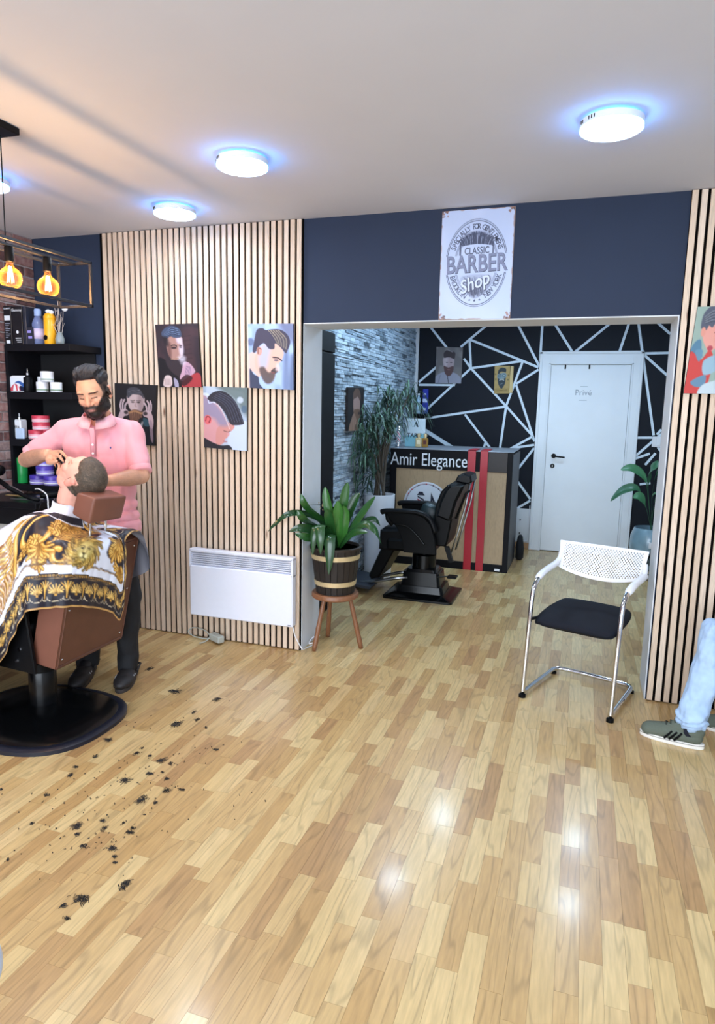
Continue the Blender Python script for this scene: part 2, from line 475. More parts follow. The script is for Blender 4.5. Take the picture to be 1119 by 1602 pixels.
# white plaster lining of the opening: jambs and soffit
lin = MB()
struct(MB().box((XO0, .001, 0), (XO0+.006, T+.004, ZO-.006)).build('trim_1', M_white_wall))
struct(MB().box((XO1-.006, .001, 0), (XO1, T+.004, ZO-.006)).build('trim_4', M_white_wall))
struct(MB().box((XO0, .001, ZO-.006), (XO1, T+.004, ZO)).build('trim_5', M_white_wall))
def slat_panel(x0, x1, first):
    wp = wpr if first else wp_
    MB().box((x0-.002, -.010, 0.0), (x1+.008, 0.0, H)).build('felt_backing', M_felt, wp)
    pitch = .0415; x = x1-.027 if not first else x0
    k = 0
    while (x > x0-.005) if not first else (x < x1-.01):
        mb = MB(); mb.rnd = random.random(); w = .0275
        mb.box((x, -.023-.0008*random.random(), .006), (x+w, -.010, H-.004), bev=.001)
        mb.build('slat', M_slat, wp, origin=(x, 0, 0))
        x += pitch*(1 if first else -1); k += 1
wp_ = wp
slat_panel(-3.056, XO0-.006, False)
slat_panel(XO1+.006, 1.30, True)
# rear part of the room
wr = struct(MB().box((-2.1, YB, 0), (1.5, YB+.12, H)).build('wall_rear', mat('midnight_paint', '#0f131d', .7, noise=.05, nscale=6, spec=.3)))
M_stone = D.materials.new('split_stone'); M_stone.use_nodes = True
def stone_nodes(m, cols, sc=14):
    nt = m.node_tree; N = nt.nodes; L = nt.links; b = N['Principled BSDF']; b.inputs['Roughness'].default_value = .85
    a = N.new('ShaderNodeAttribute'); a.attribute_name = 'rnd'
    cr = N.new('ShaderNodeValToRGB'); e = cr.color_ramp.elements
    e[0].color = srgb(cols[0])+(1,); e[1].color = srgb(cols[-1])+(1,)
    for i, c in enumerate(cols[1:-1]): e.new((i+1)/(len(cols)-1)).color = srgb(c)+(1,)
    g = N.new('ShaderNodeNewGeometry'); nz = N.new('ShaderNodeTexNoise'); nz.inputs['Scale'].default_value = sc; nz.inputs['Detail'].default_value = 6
    L.new(g.outputs['Position'], nz.inputs['Vector'])
    ad = N.new('ShaderNodeMath'); ad.operation = 'MULTIPLY_ADD'; ad.inputs[1].default_value = .9; ad.inputs[2].default_value = -.45
    L.new(nz.outputs['Fac'], ad.inputs[0]); a2 = N.new('ShaderNodeMath'); a2.operation = 'ADD'
    L.new(ad.outputs[0], a2.inputs[0]); L.new(a.outputs['Fac'], a2.inputs[1]); L.new(a2.outputs[0], cr.inputs[0])
    L.new(cr.outputs[0], b.inputs['Base Color'])
    bp = N.new('ShaderNodeBump'); bp.inputs['Strength'].default_value = .6; bp.inputs['Distance'].default_value = .004
    L.new(nz.outputs['Fac'], bp.inputs['Height']); L.new(bp.outputs[0], b.inputs['Normal'])
stone_nodes(M_stone, ['#434d56', '#7f8e9a', '#a4b2be', '#bfccd7', '#8b99a5'], 26)
XS = -1.885
wl = struct(MB().box((XS-.15, T, 0), (XS, YB, H)).build('wall_left_rear', mat('mortar_dark', '#30363c', .9)))
mb = MB(); z = 0.0; r_ = random.Random(5)
while z < H:
    h = r_.uniform(.016, .032); y = T - r_.random()*.1
    while y < YB:
        l = r_.uniform(.07, .24); y1 = min(y+l, YB)
        if y1 > .7:
            mb.rnd = min(1, max(0, r_.gauss(.5, .22))); d = r_.uniform(.006, .022)
            mb.box((XS-.002, max(y, T)+.0015, z+.001), (XS+d, y1-.0015, min(z+h, H)-.0015), bev=.0016)
        y = y1
    z += h
o = mb.build('stone_strips', M_stone, wl); o['kind'] = 'stuff'
struct(MB().box((XS+.0, YB-.03, 0), (XS+.045, YB, H), bev=.003).build('trim_2', M_white_wall))
struct(MB().box((1.3, T, 0), (1.42, YB, H)).build('wall_right_rear', M_white_wall))
# white dado and timber baseboard left of the door
struct(MB().box((-1.86, YB-.012, .075), (-.478, YB, .46), bev=.002).build('trim_3', M_white_wall))
struct(MB().box((-1.86, YB-.018, 0), (-.478, YB, .075), bev=.002).build('baseboard_rear', mat('baseboard_wood', '#b58a62', .5)))
STR = [(-1.713, 2.462, -1.506, 2.22), (-1.091, 2.465, -1.265, 2.323), (-1.265, 2.323, -1.361, 2.24), (-1.265, 2.323, -0.503, 2.018), (-1.265, 2.323, -1.236, 2.008), (-1.32, 2.114, -1.236, 2.008), (-1.236, 2.008, -1.768, 1.5), (-1.83, 1.85, -1.63, 2.022), (-1.83, 1.82, -1.409, 1.82), (-1.236, 2.008, -0.687, 2.084), (-1.236, 2.008, -0.826, 1.595), (-0.826, 1.595, -0.517, 1.272), (-0.673, 2.08, -0.826, 1.595), (-0.73, 1.84, -0.499, 1.995), (-0.73, 1.829, -0.497, 1.215), (-0.826, 1.591, -1.75, 1.435), (-1.28, 1.493, -0.966, 1.11), (-0.826, 1.591, -0.872, 1.09), (-1.071, 1.06, -1.029, 1.196), (-1.738, 1.302, -1.363, 1.087), (-0.743, 2.467, -0.495, 2.032), (-0.488, 2.471, -0.49, 2.084), (-0.356, 2.468, -0.155, 2.17), (0.214, 2.482, -0.145, 2.17), (0.384, 2.478, 0.309, 2.17), (0.47, 2.477, 0.71, 1.321), (0.538, 2.159, 0.786, 2.164), (0.637, 2.482, 0.783, 2.352), (0.551, 2.146, 0.787, 1.939), (0.532, 1.291, 0.699, 1.297), (0.547, 1.093, 0.714, 1.268), (0.779, 1.383, 0.74, 1.329), (0.54, 1.066, 0.688, 1.129), (0.652, 1.007, 0.743, 1.135), (0.614, 0.799, 0.719, 0.819), (-0.766, 1.117, -0.517, 1.272), (-0.735, 1.133, -0.498, 1.177), (-0.664, 0.895, -0.496, 1.142), (-0.672, 0.784, -0.504, 0.57), (-0.64, 0.459, -0.503, 0.555)]
M_stripe = mat('white_stripe', '#d8e4ee', .7)
for i, (x0, z0, x1, z1) in enumerate(STR):
    if z0 > 2.44: # carry on above the part the header hides
        k = (H-.01-z0)/(z0-z1); x0 += (x0-x1)*k; z0 = H-.01
    if z1 > 2.44 and z1 > z0: k = (H-.01-z1)/(z1-z0); x1 += (x1-x0)*k; z1 = H-.01
    w = .021 if i == 19 else .0125
    d = Vector((x1-x0, 0, z1-z0)).normalized(); n = Vector((-d.z, 0, d.x))*w
    a, b = Vector((x0, YB, z0)), Vector((x1, YB, z1))
    pl = [a+n, b+n, b-n, a-n]
    MB().prism([(p.x, p.z) for p in pl], YB-.0012-.0001*(i % 7), YB, 'y').build('stripe', M_stripe, wr)
for (a, b) in [((.75, 1.30), (1.3, 1.9)), ((.8, 2.16), (1.3, 2.3)), ((.76, 1.2), (1.28, .5))]:
    d = Vector((b[0]-a[0], 0, b[1]-a[1])).normalized(); n = Vector((-d.z, 0, d.x))*.0125
    a, b = Vector((a[0], YB, a[1])), Vector((b[0], YB, b[1]))
    MB().prism([(p.x, p.z) for p in (a+n, b+n, b-n, a-n)], YB-.0015, YB, 'y').build('stripe', M_stripe, wr)
# left brick wall
M_brick = D.materials.new('old_brick'); M_brick.use_nodes = True
stone_nodes(M_brick, ['#3f2f30', '#6b4a47', '#8a6763', '#9b8580', '#5d4a4d'], 30)
wb = struct(MB().box((XL-.15, YF, 0), (XL, 0, H)).build('wall_left', mat('pale_mortar', '#9a9394', .95, noise=.15, nscale=40)))
r_ = random.Random(11); bl = []
row = 0; z = H-.008
while z > 0:
    y = -.004 - (row % 2)*.085
    if row % 2: bl.append((0-.085+.006, -.004, z))
    while y > -3.2:
        bl.append((y-.17+.010, y, z)); y -= .17
    z -= .064; row += 1
bl.sort(key=lambda b: -b[1])
near = [b for b in bl if b[0] > -1.2 and b[2] > .8]; rest = [b for b in bl if b not in near]
near, rest = near[:300], near[300:]+rest
def brick(mb, b):
    mb.rnd = r_.uniform(.1, .9)
    mb.box((XL, b[0], b[2]-.054), (XL+r_.uniform(.006, .011), b[1], b[2]), bev=.003)
for b in near: mb = MB(); brick(mb, b); mb.build('brick', M_brick, wb, origin=(XL, b[0], b[2]))
mb = MB()
for b in rest: brick(mb, b)
mb.build('brick_field', M_brick, wb)['kind'] = 'stuff'
# unseen enclosure: right wall and the shop front with its window opening
struct(MB().box((2.0, YF, 0), (2.12, 0, H)).build('wall_right', M_white_wall))
wf = struct(MB().box((XL, YF-.1, 0), (2.0, YF, .25)).box((XL, YF-.1, 2.5), (2.0, YF, H)).box((XL, YF-.1, .25), (-3.45, YF, 2.5)).box((1.65, YF-.1, .25), (2.0, YF, 2.5)).build('wall_front', M_white_wall))
wi = MB()
for x in (-3.45, -1.85, -.1, 1.6): wi.box((x, YF-.08, .25), (x+.05, YF-.03, 2.5))
wi.box((-3.4, YF-.08, .25), (1.6, YF-.03, .30)).box((-3.4, YF-.08, 2.45), (1.6, YF-.03, 2.5))
struct(wi.build('window_1', M_blackp))

# ------------------------------------------------------------------ door
M_door = mat('door_white', '#e2e6ea', .45, noise=.02, nscale=4)
dr = D.objects.new('door_1', None); COL.objects.link(dr); dr.location = (0.03, YB, 0); dr['kind'] = 'structure'
f = MB()
for a, b in (((-.475, 0), (-.372, 2.168)), ((.448, 0), (.535, 2.168)), ((-.475, 2.05), (.535, 2.167))):
    f.box((a[0], YB-.028+(.001 if a[1] > 1 else 0), a[1]), (b[0], YB, b[1]), bev=.004)
f.box((-.492, YB-.036, 0), (-.462, YB, 2.18), bev=.004).box((.522, YB-.036, 0), (.552, YB, 2.18), bev=.004).box((-.492, YB-.036, 2.155), (.552, YB, 2.185), bev=.004)
f.box((-.388, YB-.034, 0), (-.368, YB, 2.06), bev=.003).box((.440, YB-.034, 0), (.460, YB, 2.06), bev=.003).box((-.388, YB-.034, 2.045), (.460, YB, 2.062), bev=.003)
f.build('door_frame', M_door, dr)
leaf = MB().box((-.366, YB-.016, .006), (.438, YB-.002, 2.043), bev=.002).build('door_leaf', M_door, dr)
hb = MB().lathe([(0, .012), (.024, .012), (.026, 0)], (0,0,0), 20, Matrix.Translation((-.283, YB-.016, 1.066)) @ Matrix.Rotation(math.radians(90), 4, 'X'))
hb.tube([(-.283, YB-.02, 1.066), (-.283, YB-.065, 1.066), (-.265, YB-.07, 1.064), (-.165, YB-.068, 1.055)], .009, 10)
hb.lathe([(0, .008), (.022, .008), (.024, 0)], (0,0,0), 20, Matrix.Translation((-.290, YB-.016, .955)) @ Matrix.Rotation(math.radians(90), 4, 'X'))
hn = hb.build('door_handle', M_black, leaf, smooth=True, auto=40); hn['label'] = 'black lever handle with round keyhole plate'
MB().box((-.293, YB-.0255, .945), (-.287, YB-.024, .965)).build('keyhole', M_steel, leaf)
for x in (-.215, .03): MB().box((x-.014, YB-.022, 2.0), (x+.002, YB-.014, 2.045), bev=.002).build('hook', M_black, leaf)
M_faint = mat('faint_lettering', '#8f979e', .6)
text_mesh('Privé', .085, M_faint, 'lettering', Matrix.Translation((-.02, YB-.0165, 1.75)) @ FACE_Y, leaf, extrude=.0004)
MB().box((-.055, YB-.0172, 1.815), (.02, YB-.0158, 1.819)).box((-.06, YB-.0172, 1.668), (.02, YB-.0158, 1.672)).build('lettering_line', M_faint, leaf)
# light switch
sw = thing('light_switch', (.745, YB, 1.25), 'white plastic double light switch on the striped wall beside the door', 'switch')
MB().box((.70, YB-.012, 1.20), (.79, YB, 1.31), bev=.003).build('plate', M_white_plastic, sw)
MB().box((.71, YB-.018, 1.215), (.74, YB-.011, 1.295), bev=.002).build('rocker', M_white_plastic, sw)
MB().box((.75, YB-.018, 1.215), (.78, YB-.011, 1.295), bev=.002).build('rocker', M_white_plastic, sw)
cb = MB().tube(catmull([(-.505, YB-.02, .50), (-.505, YB-.02, .15), (-.52, YB-.02, .10), (-.60, YB-.022, .095), (-.66, YB-.022, .10)], 5), .004, 6).build('wall_cable', M_white_plastic, smooth=True)
tag(cb, 'thin white cable running down the dado beside the door frame', 'cable')
for z in (.33, .18): tag(MB().lathe([(0,.012),(.008,.012),(.008,0)], (0,0,0), 10, Matrix.Translation((-.60, YB-.012, z)) @ Matrix.Rotation(math.radians(90),4,'X')).build('cable_clip', M_black), 'small black fixing on the white dado, ' + ('upper' if z > .2 else 'lower') + ' of the two', 'clip')

# ------------------------------------------------------------------ ceiling lights
M_diff = mat('lamp_diffuser', '#ffffff', .5, noise=0, emit='#cfe6ff', estr=5.0)
M_edge = mat('lamp_edge_glow', '#bcdcff', .5, noise=0, emit='#58a6ff', estr=EDGE)  # edge emission boosted to imitate camera bloom around the lamp
M_rim = mat('lamp_rim', '#dfe6ee', .4, noise=0)
M_halo = mat('lamp_back_glow', '#7fb8ff', .5, noise=0, emit='#3f9cff', estr=10.0)  # glowing ring added behind the lamp to throw a blue halo on the ceiling
cl_lab = {0: 'round white ceiling light at the right, nearest to the metal sign', 1: 'round white ceiling light left of centre with vents in its rim',
          2: 'small-looking round white ceiling light closest to the slatted wall', 3: 'round white ceiling light at the left edge behind the pendant cord'}
lamp0 = None
for i, (x, y) in enumerate(LAMPS_FRONT + LAMPS_REAR):
    if lamp0 is None:
        t = thing('ceiling_light', (x, y, H), cl_lab[i], 'light', 'round ceiling lights')
        MB().lathe([(.100, -.012), (.113, -.012), (.114, -.034), (.112, -.036), (.098, -.036)], (x, y, H), 48).build('rim', M_rim, t, smooth=True, auto=40)
        MB().lathe([(.107, -.0475), (.095, -.0495), (0, -.0505)], (x, y, H), 48).build('diffuser', M_diff, t, smooth=True)
        MB().lathe([(.1125, -.0355), (.1125, -.0435), (.107, -.0475)], (x, y, H), 48).build('diffuser_edge', M_edge, t, smooth=True)
        MB().lathe([(.085, 0), (.085, -.012)], (x, y, H), 32).build('halo_ring', M_halo, t, smooth=True, auto=40)
        v = MB()
        for a in (200, 206, 225, 231, 237):
            a = math.radians(a); v.box((-.002, -.0012, -.006), (.002, .0012, .006), M=Matrix.Translation((x+.1138*math.cos(a), y+.1138*math.sin(a), H-.022)) @ Matrix.Rotation(a, 4, 'Z'))
        v.build('vent_slots', M_blackp, t)['kind'] = 'stuff'
        lamp0 = t
    else:
        t = copy_tree(lamp0); t.location = (x, y, H)
        t['label'] = cl_lab.get(i) or {4: 'added unseen round white ceiling light just behind the camera, middle of the front room', 5: 'added unseen round white ceiling light behind the camera at the brick wall side', 6: 'added unseen round white ceiling light behind the camera at the right wall side',
            7: 'added unseen round white ceiling light nearest the shop window', 8: 'round white ceiling light of the rear room above the black barber chair', 9: 'round white ceiling light of the rear room above the reception desk',
            10: 'round white ceiling light of the rear room just behind the right jamb', 11: 'round white ceiling light of the rear room in front of the white door'}[i]
        if i >= 4: t['group'] = 'round ceiling lights out of view ' + ('front' if i < 8 else 'rear')
# pendant lamp
pd = thing('pendant_lamp', (-2.31, -1.5, H), 'black open box pendant lamp with round amber filament bulbs', 'lamp')
PX0, PX1, PZ0, PZ1, PY0, PY1 = -2.40, -2.205, 1.985, 2.190, -2.15, -1.13
MB().box((PX0+.04, -1.95, H-.028), (-2.225, -1.50, H), bev=.004).build('canopy', M_black, pd)
M_pframe = mat('pendant_frame_black', '#22232a', .45, noise=.05)
fr = MB(); w = .012
for x in (PX0, PX1-w):
    for z in (PZ0, PZ1-w): fr.box((x, PY0, z), (x+w, PY1, z+w), bev=.001)
for y in (PY0, PY1-w):
    for z in (PZ0, PZ1-w): fr.box((PX0, y, z), (PX1, y+w, z+w), bev=.001)
    for x in (PX0, PX1-w): fr.box((x, y, PZ0), (x+w, y+w, PZ1), bev=.001)
PXC = (PX0+PX1)/2
fr.box((PXC-.012, PY0, PZ1-.012), (PXC+.012, PY1, PZ1-.002), bev=.001)
fr.build('frame', M_pframe, pd)
for y in (-1.53, -1.92): MB().tube([(PXC, y, PZ1-.004), (PXC+.005, y, H-.026)], .0025, 6).build('cord', M_black, pd)
M_glass = mat('amber_glass', '#d08a3c', .03, noise=0)
_n = M_glass.node_tree.nodes; _lw = _n.new('ShaderNodeLayerWeight'); _lw.inputs['Blend'].default_value = .35
_mr = _n.new('ShaderNodeMapRange'); _mr.inputs['From Min'].default_value = .1; _mr.inputs['From Max'].default_value = .95; _mr.inputs['To Min'].default_value = .03; _mr.inputs['To Max'].default_value = .42
M_glass.node_tree.links.new(_lw.outputs['Facing'], _mr.inputs['Value']); M_glass.node_tree.links.new(_mr.outputs[0], _n['Principled BSDF'].inputs['Alpha'])
M_fil = mat('filament', '#ffb45a', .5, noise=0, emit='#ffb765', estr=60)
for y in (-1.515, -1.305, -1.72, -1.93):
    s_ = MB().lathe([(0, PZ1-.012), (.016, PZ1-.012), (.0185, PZ1-.016), (.0185, 2.118), (.014, 2.116), (0, 2.116)][::-1], (PXC, y, 0), 20).build('bulb_holder', M_black, pd, smooth=True, auto=40)
    prof = [(.012, 2.116), (.013, 2.106), (.0175, 2.096)]
    R_ = .046; c_ = 2.052
    for k in range(0, 17):
        a = math.radians(66 - k*(156/16)); prof.append((max(R_*math.cos(a), 0.0005), c_+R_*math.sin(a)))
    MB().lathe(prof[::-1], (PXC, y, 0), 28).build('bulb', M_glass, s_, smooth=True)
    fb = MB()
    for k in range(4):
        a = k*math.pi/2+.4; fb.tube([(PXC+.005*math.cos(a), y+.005*math.sin(a), 2.10), (PXC+.013*math.cos(a), y+.013*math.sin(a), 2.035)], .0017, 5)
    fb.build('filament', M_fil, s_)
    l = D.lights.new('bulb_light', 'POINT'); l.energy = BULB; l.color = (1.0, .55, .22); l.shadow_soft_size = .012
    lo = D.objects.new('bulb_light', l); COL.objects.link(lo); lo.location = (PXC, y, 2.06)
# ------------------------------------------------------------------ desk
M_desk_oak = mat_wood('desk_oak', ['#a88f6e', '#b49a78', '#bea584'], .5, (40, 40, 3), ring=4, gstr=.12)
M_desk_frame = mat('desk_graphite', '#111116', .55, noise=.08, spec=.15)
M_red = mat('red_band', '#b5182c', .4, noise=.04)
M_letter = mat('white_letters', '#e9eef5', .4, noise=0)
DX0, DX1, DY0, DY1, DH = -1.79, -.60, 2.61, 3.36, 1.155
dk = thing('reception_desk', ((DX0+DX1)/2, (DY0+DY1)/2, 0), 'reception desk with graphite frame, oak front and two red bands', 'desk')
fr = MB()
fr.box((DX0, DY0, 0), (DX0+.062, DY0+.04, DH), bev=.002).box((DX1-.05, DY0+.0005, 0), (DX1, DY0+.04, DH), bev=.002)
fr.box((DX0+.06, DY0+.0005, 0), (DX1-.05, DY0+.04, .075), bev=.002).box((DX0+.06, DY0+.0005, .965), (DX1-.05, DY0+.04, DH), bev=.002)
fr.build('frame', M_desk_frame, dk)
MB().box((DX0+.05, DY0+.012, .06), (DX1-.04, DY0+.035, .97)).build('front_panel', M_desk_oak, dk)
MB().box((DX1-.02, DY0+.04, 0), (DX1, DY1, DH-.02), bev=.002).build('side_panel', mat('desk_side_grey', '#2c2c33', .5), dk)
MB().box((DX0, DY0+.04, 0), (DX0+.02, DY1, DH-.02), bev=.002).build('side_panel', M_desk_frame, dk)
MB().box((DX0, DY0+.002, DH), (DX1, DY1, DH+.006), bev=.002).build('desk_top', mat('desk_top_grey', '#8a8d94', .4), dk)
for a, b in ((-1.022, -.947), (-.903, -.832)):
    MB().box((a, DY0-.006, .0), (b, DY0+.002, DH+.014), bev=.001).box((a, DY0-.006, DH+.008), (b, DY0+.30, DH+.015)).build('red_band', M_red, dk)
MB().box((-.828, DY0-.001, .968), (DX1-.05, DY0+.001, DH-.004)).build('corner_plate', mat('desk_brown_plate', '#2a2322', .5), dk)
lt = text_mesh('Amir Elegance', .178, M_letter, 'lettering', Matrix.Translation((-1.406, DY0-.001, 1.052)) @ FACE_Y, dk, extrude=.002, sx=.78)
# fit the lettering exactly between the left edge and the first red band
bb = [v.co for v in lt.data.vertices]; x0 = min(v.x for v in bb); x1 = max(v.x for v in bb); k = (-1.028+1.79)/(x1-x0)
for v in lt.data.vertices: v.co.x = (v.co.x-x0)*k-1.788
lt['label'] = 'white raised lettering of the shop name'
# round logo
LC = (-1.418, DY0+.010, .615); LR = .225
lg = MB().lathe([(0, .006), (LR, .006), (LR, 0)], (0,0,0), 64, Matrix.Translation(LC) @ Matrix.Rotation(math.radians(90), 4, 'X')).build('logo_disc', mat('logo_white', '#dfe6f2', .4, noise=0), dk)
M_lgb = mat('logo_navy', '#1b2038', .4, noise=0); M_lgr = mat('logo_red', '#b82f45', .4, noise=0)
def ring(mb, c, r0, r1, y, n=64, a0=0, a1=360, h=.0006):
    vs = []
    for k in range(n+1):
        a = math.radians(a0+(a1-a0)*k/n)
        for r in (r0, r1): vs.append((c[0]+r*math.cos(a), y, c[2]+r*math.sin(a)))
    mb.add(vs, [(2*k, 2*k+1, 2*k+3, 2*k+2) for k in range(n)])
yl = LC[1]-.0066
mb = MB(); ring(mb, LC, .198, .203, yl); mb.build('logo_ring', M_lgb, lg)
mb = MB(); ring(mb, LC, .207, .209, yl); mb.build('logo_ring', M_lgr, lg)
for k, a in enumerate((70, 90, 112, 135, 52, 150, 200, 225, 315, 340)):
    a = math.radians(a); x, z = LC[0]+.203*math.cos(a), LC[2]+.203*math.sin(a)
    MB().lathe([(0, .001), (.007, .001), (.007, 0)], (0,0,0), 12, Matrix.Translation((x, yl, z)) @ Matrix.Rotation(math.radians(90), 4, 'X')).build('logo_dot', (M_lgb, M_lgr)[k % 2], lg)
def flat(poly, y, m, name, par, ox=0, oz=0, s=1):
    return MB().prism([(ox+p[0]*s, oz+p[1]*s) for p in poly], y-.0008, y, 'y').build(name, m, par)
flat([(.03, -.02), (.035, .125), (.10, -.02), (.075, -.02), (.05, .05), (.048, -.02)], yl, M_lgb, 'logo_letter', lg, LC[0]+.015, LC[2])
flat([(-.11, .09), (-.095, .105), (-.085, .125), (-.05, .125), (-.04, .105), (-.025, .09)], yl, M_lgb, 'logo_pole_cap', lg, LC[0]+.015, LC[2])
for k in range(4):
    z = .07-.028*k
    flat([(-.10, z), (-.035, z-.035), (-.035, z-.018), (-.10, z+.014)], yl, (M_lgb, M_lgr)[k % 2], 'logo_stripe', lg, LC[0]+.015, LC[2])
MB().box((-.72, DY0-.004, .012), (-.67, DY0+.0004, .035), bev=.001).build('cable_plate', M_white_plastic, dk)
# things on the desk
t = thing('price_card', (-1.60, 2.84, DH+.012), 'light blue price card standing on the reception desk, reads TARIF', 'sign')
cv = Canvas(60, 90, '#cfe0ea')
cv.poly([(0,.62),(1,.52),(1,1),(0,1)], '#7fbfd0', .9, .02, smooth=False); cv.poly([(.02,.02),(.98,.02),(.98,.1),(.02,.1)], '#dbe8f0', 1, .02, smooth=False)
cv.poly([(.56,.1),(.66,.3),(.58,.3),(.50,.15)], '#2c3b42', 1, .01, smooth=False); cv.poly([(.50,.14),(.42,.3),(.46,.3),(.53,.19)], '#6f8a94', 1, .01, smooth=False)
MB().box((-1.705, 2.835, DH+.012), (-1.50, 2.845, DH+.295)).build('board', M_white_plastic, t)
cv.grid('print', [(-1.705, 2.8345, DH+.295), (-1.50, 2.8345, DH+.295), (-1.50, 2.8345, DH+.012), (-1.705, 2.8345, DH+.012)], M_print, t)
text_mesh('TARIF', .058, M_lgb, 'lettering', Matrix.Translation((-1.61, 2.8335, DH+.125)) @ FACE_Y, t, extrude=.0003, bold=.001)
for k, (x, c1, lab) in enumerate(((-1.555, '#caa56a', 'cream and gold perfume bottle in front of the price card'), (-1.488, '#b98a3e', 'gold perfume bottle with a dark red label, right of the cream one'))):
    z = DH+.012
    t = thing('perfume_bottle', (x, 2.80, z), lab, 'bottle', 'perfume bottles on the desk')
    MB().box((x-.03, 2.785, z), (x+.03, 2.815, z+.092), bev=.006).build('glass_body', mat('perfume_'+str(k), ('#e6cf9d', '#a9803e')[k], .2, .2), t)
    MB().lathe([(.014, z+.09), (.014, z+.105), (.018, z+.107), (.018, z+.135), (.0, z+.136)], (x, 2.80, 0), 16).build('cap', M_brass, t, smooth=True, auto=40)
    MB().box((x-.016, 2.7838, z+.03), (x+.016, 2.786, z+.07)).build('label', mat('perf_label_'+str(k), ('#f0e2c0', '#5c2424')[k], .5), t)
t = thing('barber_pole', (-1.765, 2.80, DH+.012), 'small striped barber pole standing at the left end of the desk', 'pole')
z = DH+.012
MB().lathe([(.030, z), (.030, z+.02), (.022, z+.028), (.022, z+.04)], (-1.765, 2.80, 0), 20).build('base', M_chrome, t, smooth=True, auto=40)
mb = MB()
for k in range(36):
    for j in range(14):
        a0, a1 = 2*math.pi*k/36, 2*math.pi*(k+1)/36; z0 = z+.04+.11*j/14; z1 = z+.04+.11*(j+1)/14
        mb.cur = (k//6+ j*36//(14*6*1)) % 4 if False else int(((k/36*3 + j/14*2) % 1)*4)
        r = .021; mb.add([(-1.765+r*math.cos(a0), 2.80+r*math.sin(a0), z0), (-1.765+r*math.cos(a1), 2.80+r*math.sin(a1), z0), (-1.765+r*math.cos(a1), 2.80+r*math.sin(a1), z1), (-1.765+r*math.cos(a0), 2.80+r*math.sin(a0), z1)], [(0,1,2,3)])
mb.build('striped_tube', [M_letter, M_lgb, M_letter, M_lgr], t, smooth=True)
MB().lathe([(.024, z+.15), (.024, z+.165), (.016, z+.175), (.018, z+.19), (.010, z+.203), (0, z+.205)], (-1.765, 2.80, 0), 20).build('cap', M_chrome, t, smooth=True, auto=40)
# bag behind the desk
tag(MB().lathe([(.03, 0), (.055, .02), (.06, .12), (.035, .24), (.02, .26), (0, .262)], (0,0,0), 16, sx=.75, sy=1.4).build('bag', mat('black_cloth_bag', '#101116', .9), smooth=True), 'black cloth bag on the floor at the right rear of the desk', 'bag').location = (-.545, 3.30, 0)

# ------------------------------------------------------------------ corner wall shelf in the rear room
t = thing('wall_shelf', (-1.75, YB-.11, 1.48), 'small black corner shelf above the reception desk', 'shelf')
MB().box((XS+.046, YB-.22, 1.455), (-1.655, YB-.002, 1.492), bev=.002).build('board', M_black, t)
t = thing('blue_bottle', (-1.715, YB-.13, 1.492), 'tall blue bottle box on the small black corner shelf', 'bottle')
MB().box((-1.745, YB-.15, 1.492), (-1.685, YB-.10, 1.77), bev=.004, M=None).build('box', mat('blue_carton', '#2433a0', .4), t)
MB().box((-1.742, YB-.1512, 1.62), (-1.69, YB-.1498, 1.66)).box((-1.74, YB-.1512, 1.53), (-1.70, YB-.1498, 1.56)).box((-1.735, YB-.1512, 1.70), (-1.705, YB-.1498, 1.72)).build('printed_marks', mat('pale_marks', '#c9d3f0', .5), t)['kind'] = 'stuff'
t = thing('pump_bottle', (-1.795, YB-.13, 1.492), 'pale bottle left of the blue one on the corner shelf', 'bottle')
MB().lathe([(.026, 1.492), (.026, 1.66), (.012, 1.68), (.012, 1.70)], (-1.795, YB-.13, 0), 16).build('body', mat('pale_blue_plastic', '#a8c6d6', .3), t, smooth=True, auto=40)
MB().lathe([(.014, 1.70), (.014, 1.72), (0, 1.722)], (-1.795, YB-.13, 0), 12).build('cap', M_white_plastic, t, smooth=True, auto=40)

# ------------------------------------------------------------------ tall black cabinet by the left jamb
t = thing('tall_cabinet', (-1.82, .62, 0), 'tall narrow black cabinet against the stone wall just behind the left jamb', 'cabinet')
MB().box((XS+.024, T+.008, 0), (-1.78, .93, 2.085), bev=.003).build('body', M_black_matte, t)
for a, b, z0, z1 in ((T+.02, .60, .06, 1.93), (.61, .92, .06, 1.93), (T+.02, .92, 1.94, 2.075)):
    MB().box((-1.78, a, z0), (-1.762, b, z1), bev=.003).build('door', M_black_matte, t)

# ------------------------------------------------------------------ metal sign
sg = thing('metal_sign', (-.61, -.014, 2.04), 'white rusty-edged metal sign reading CLASSIC BARBER SHOP on the dark header', 'sign')
c4 = [(-.805, -.004, 2.613), (-.418, -.004, 2.613), (-.414, -.004, 2.039), (-.805, -.004, 2.043)]
cv = Canvas(190, 282, '#b2bfdb')
cv.blotch('#bdc8e2', .5, 4, 2)
R1 = np.random.default_rng(4)
for (cx, cy) in ((0,0), (1,0), (1,1), (0,1)):
    for k in range(16):
        a = R1.random()**3*.09; b = R1.random()**3*.06
        cv.ell(abs(cx-a), abs(cy-b), .006+.016*R1.random(), .004+.010*R1.random(), ['#7d5a4c', '#94695a', '#5a4038'][k % 3], .75, .4)
for k in range(46):
    e = k % 4; q = R1.random()
    p = [(q, .003), (.997, q), (q, .997), (.003, q)][e]
    cv.ell(p[0], p[1], .05*R1.random() if e % 2 == 0 else .010, .006 if e % 2 == 0 else .04*R1.random(), '#9c7a6c', .7, .5)
CX, CY = .5, .485
INK = '#4a4f66'
for rx, w in ((.425, .0035), (.408, .005), (.300, .003), (.285, .003)):
    pts = [(CX+rx*math.cos(a), CY+rx*.935*math.sin(a)) for a in np.linspace(0, 2*math.pi, 60)]
    cv.line(pts, w, INK, 1, smooth=False)
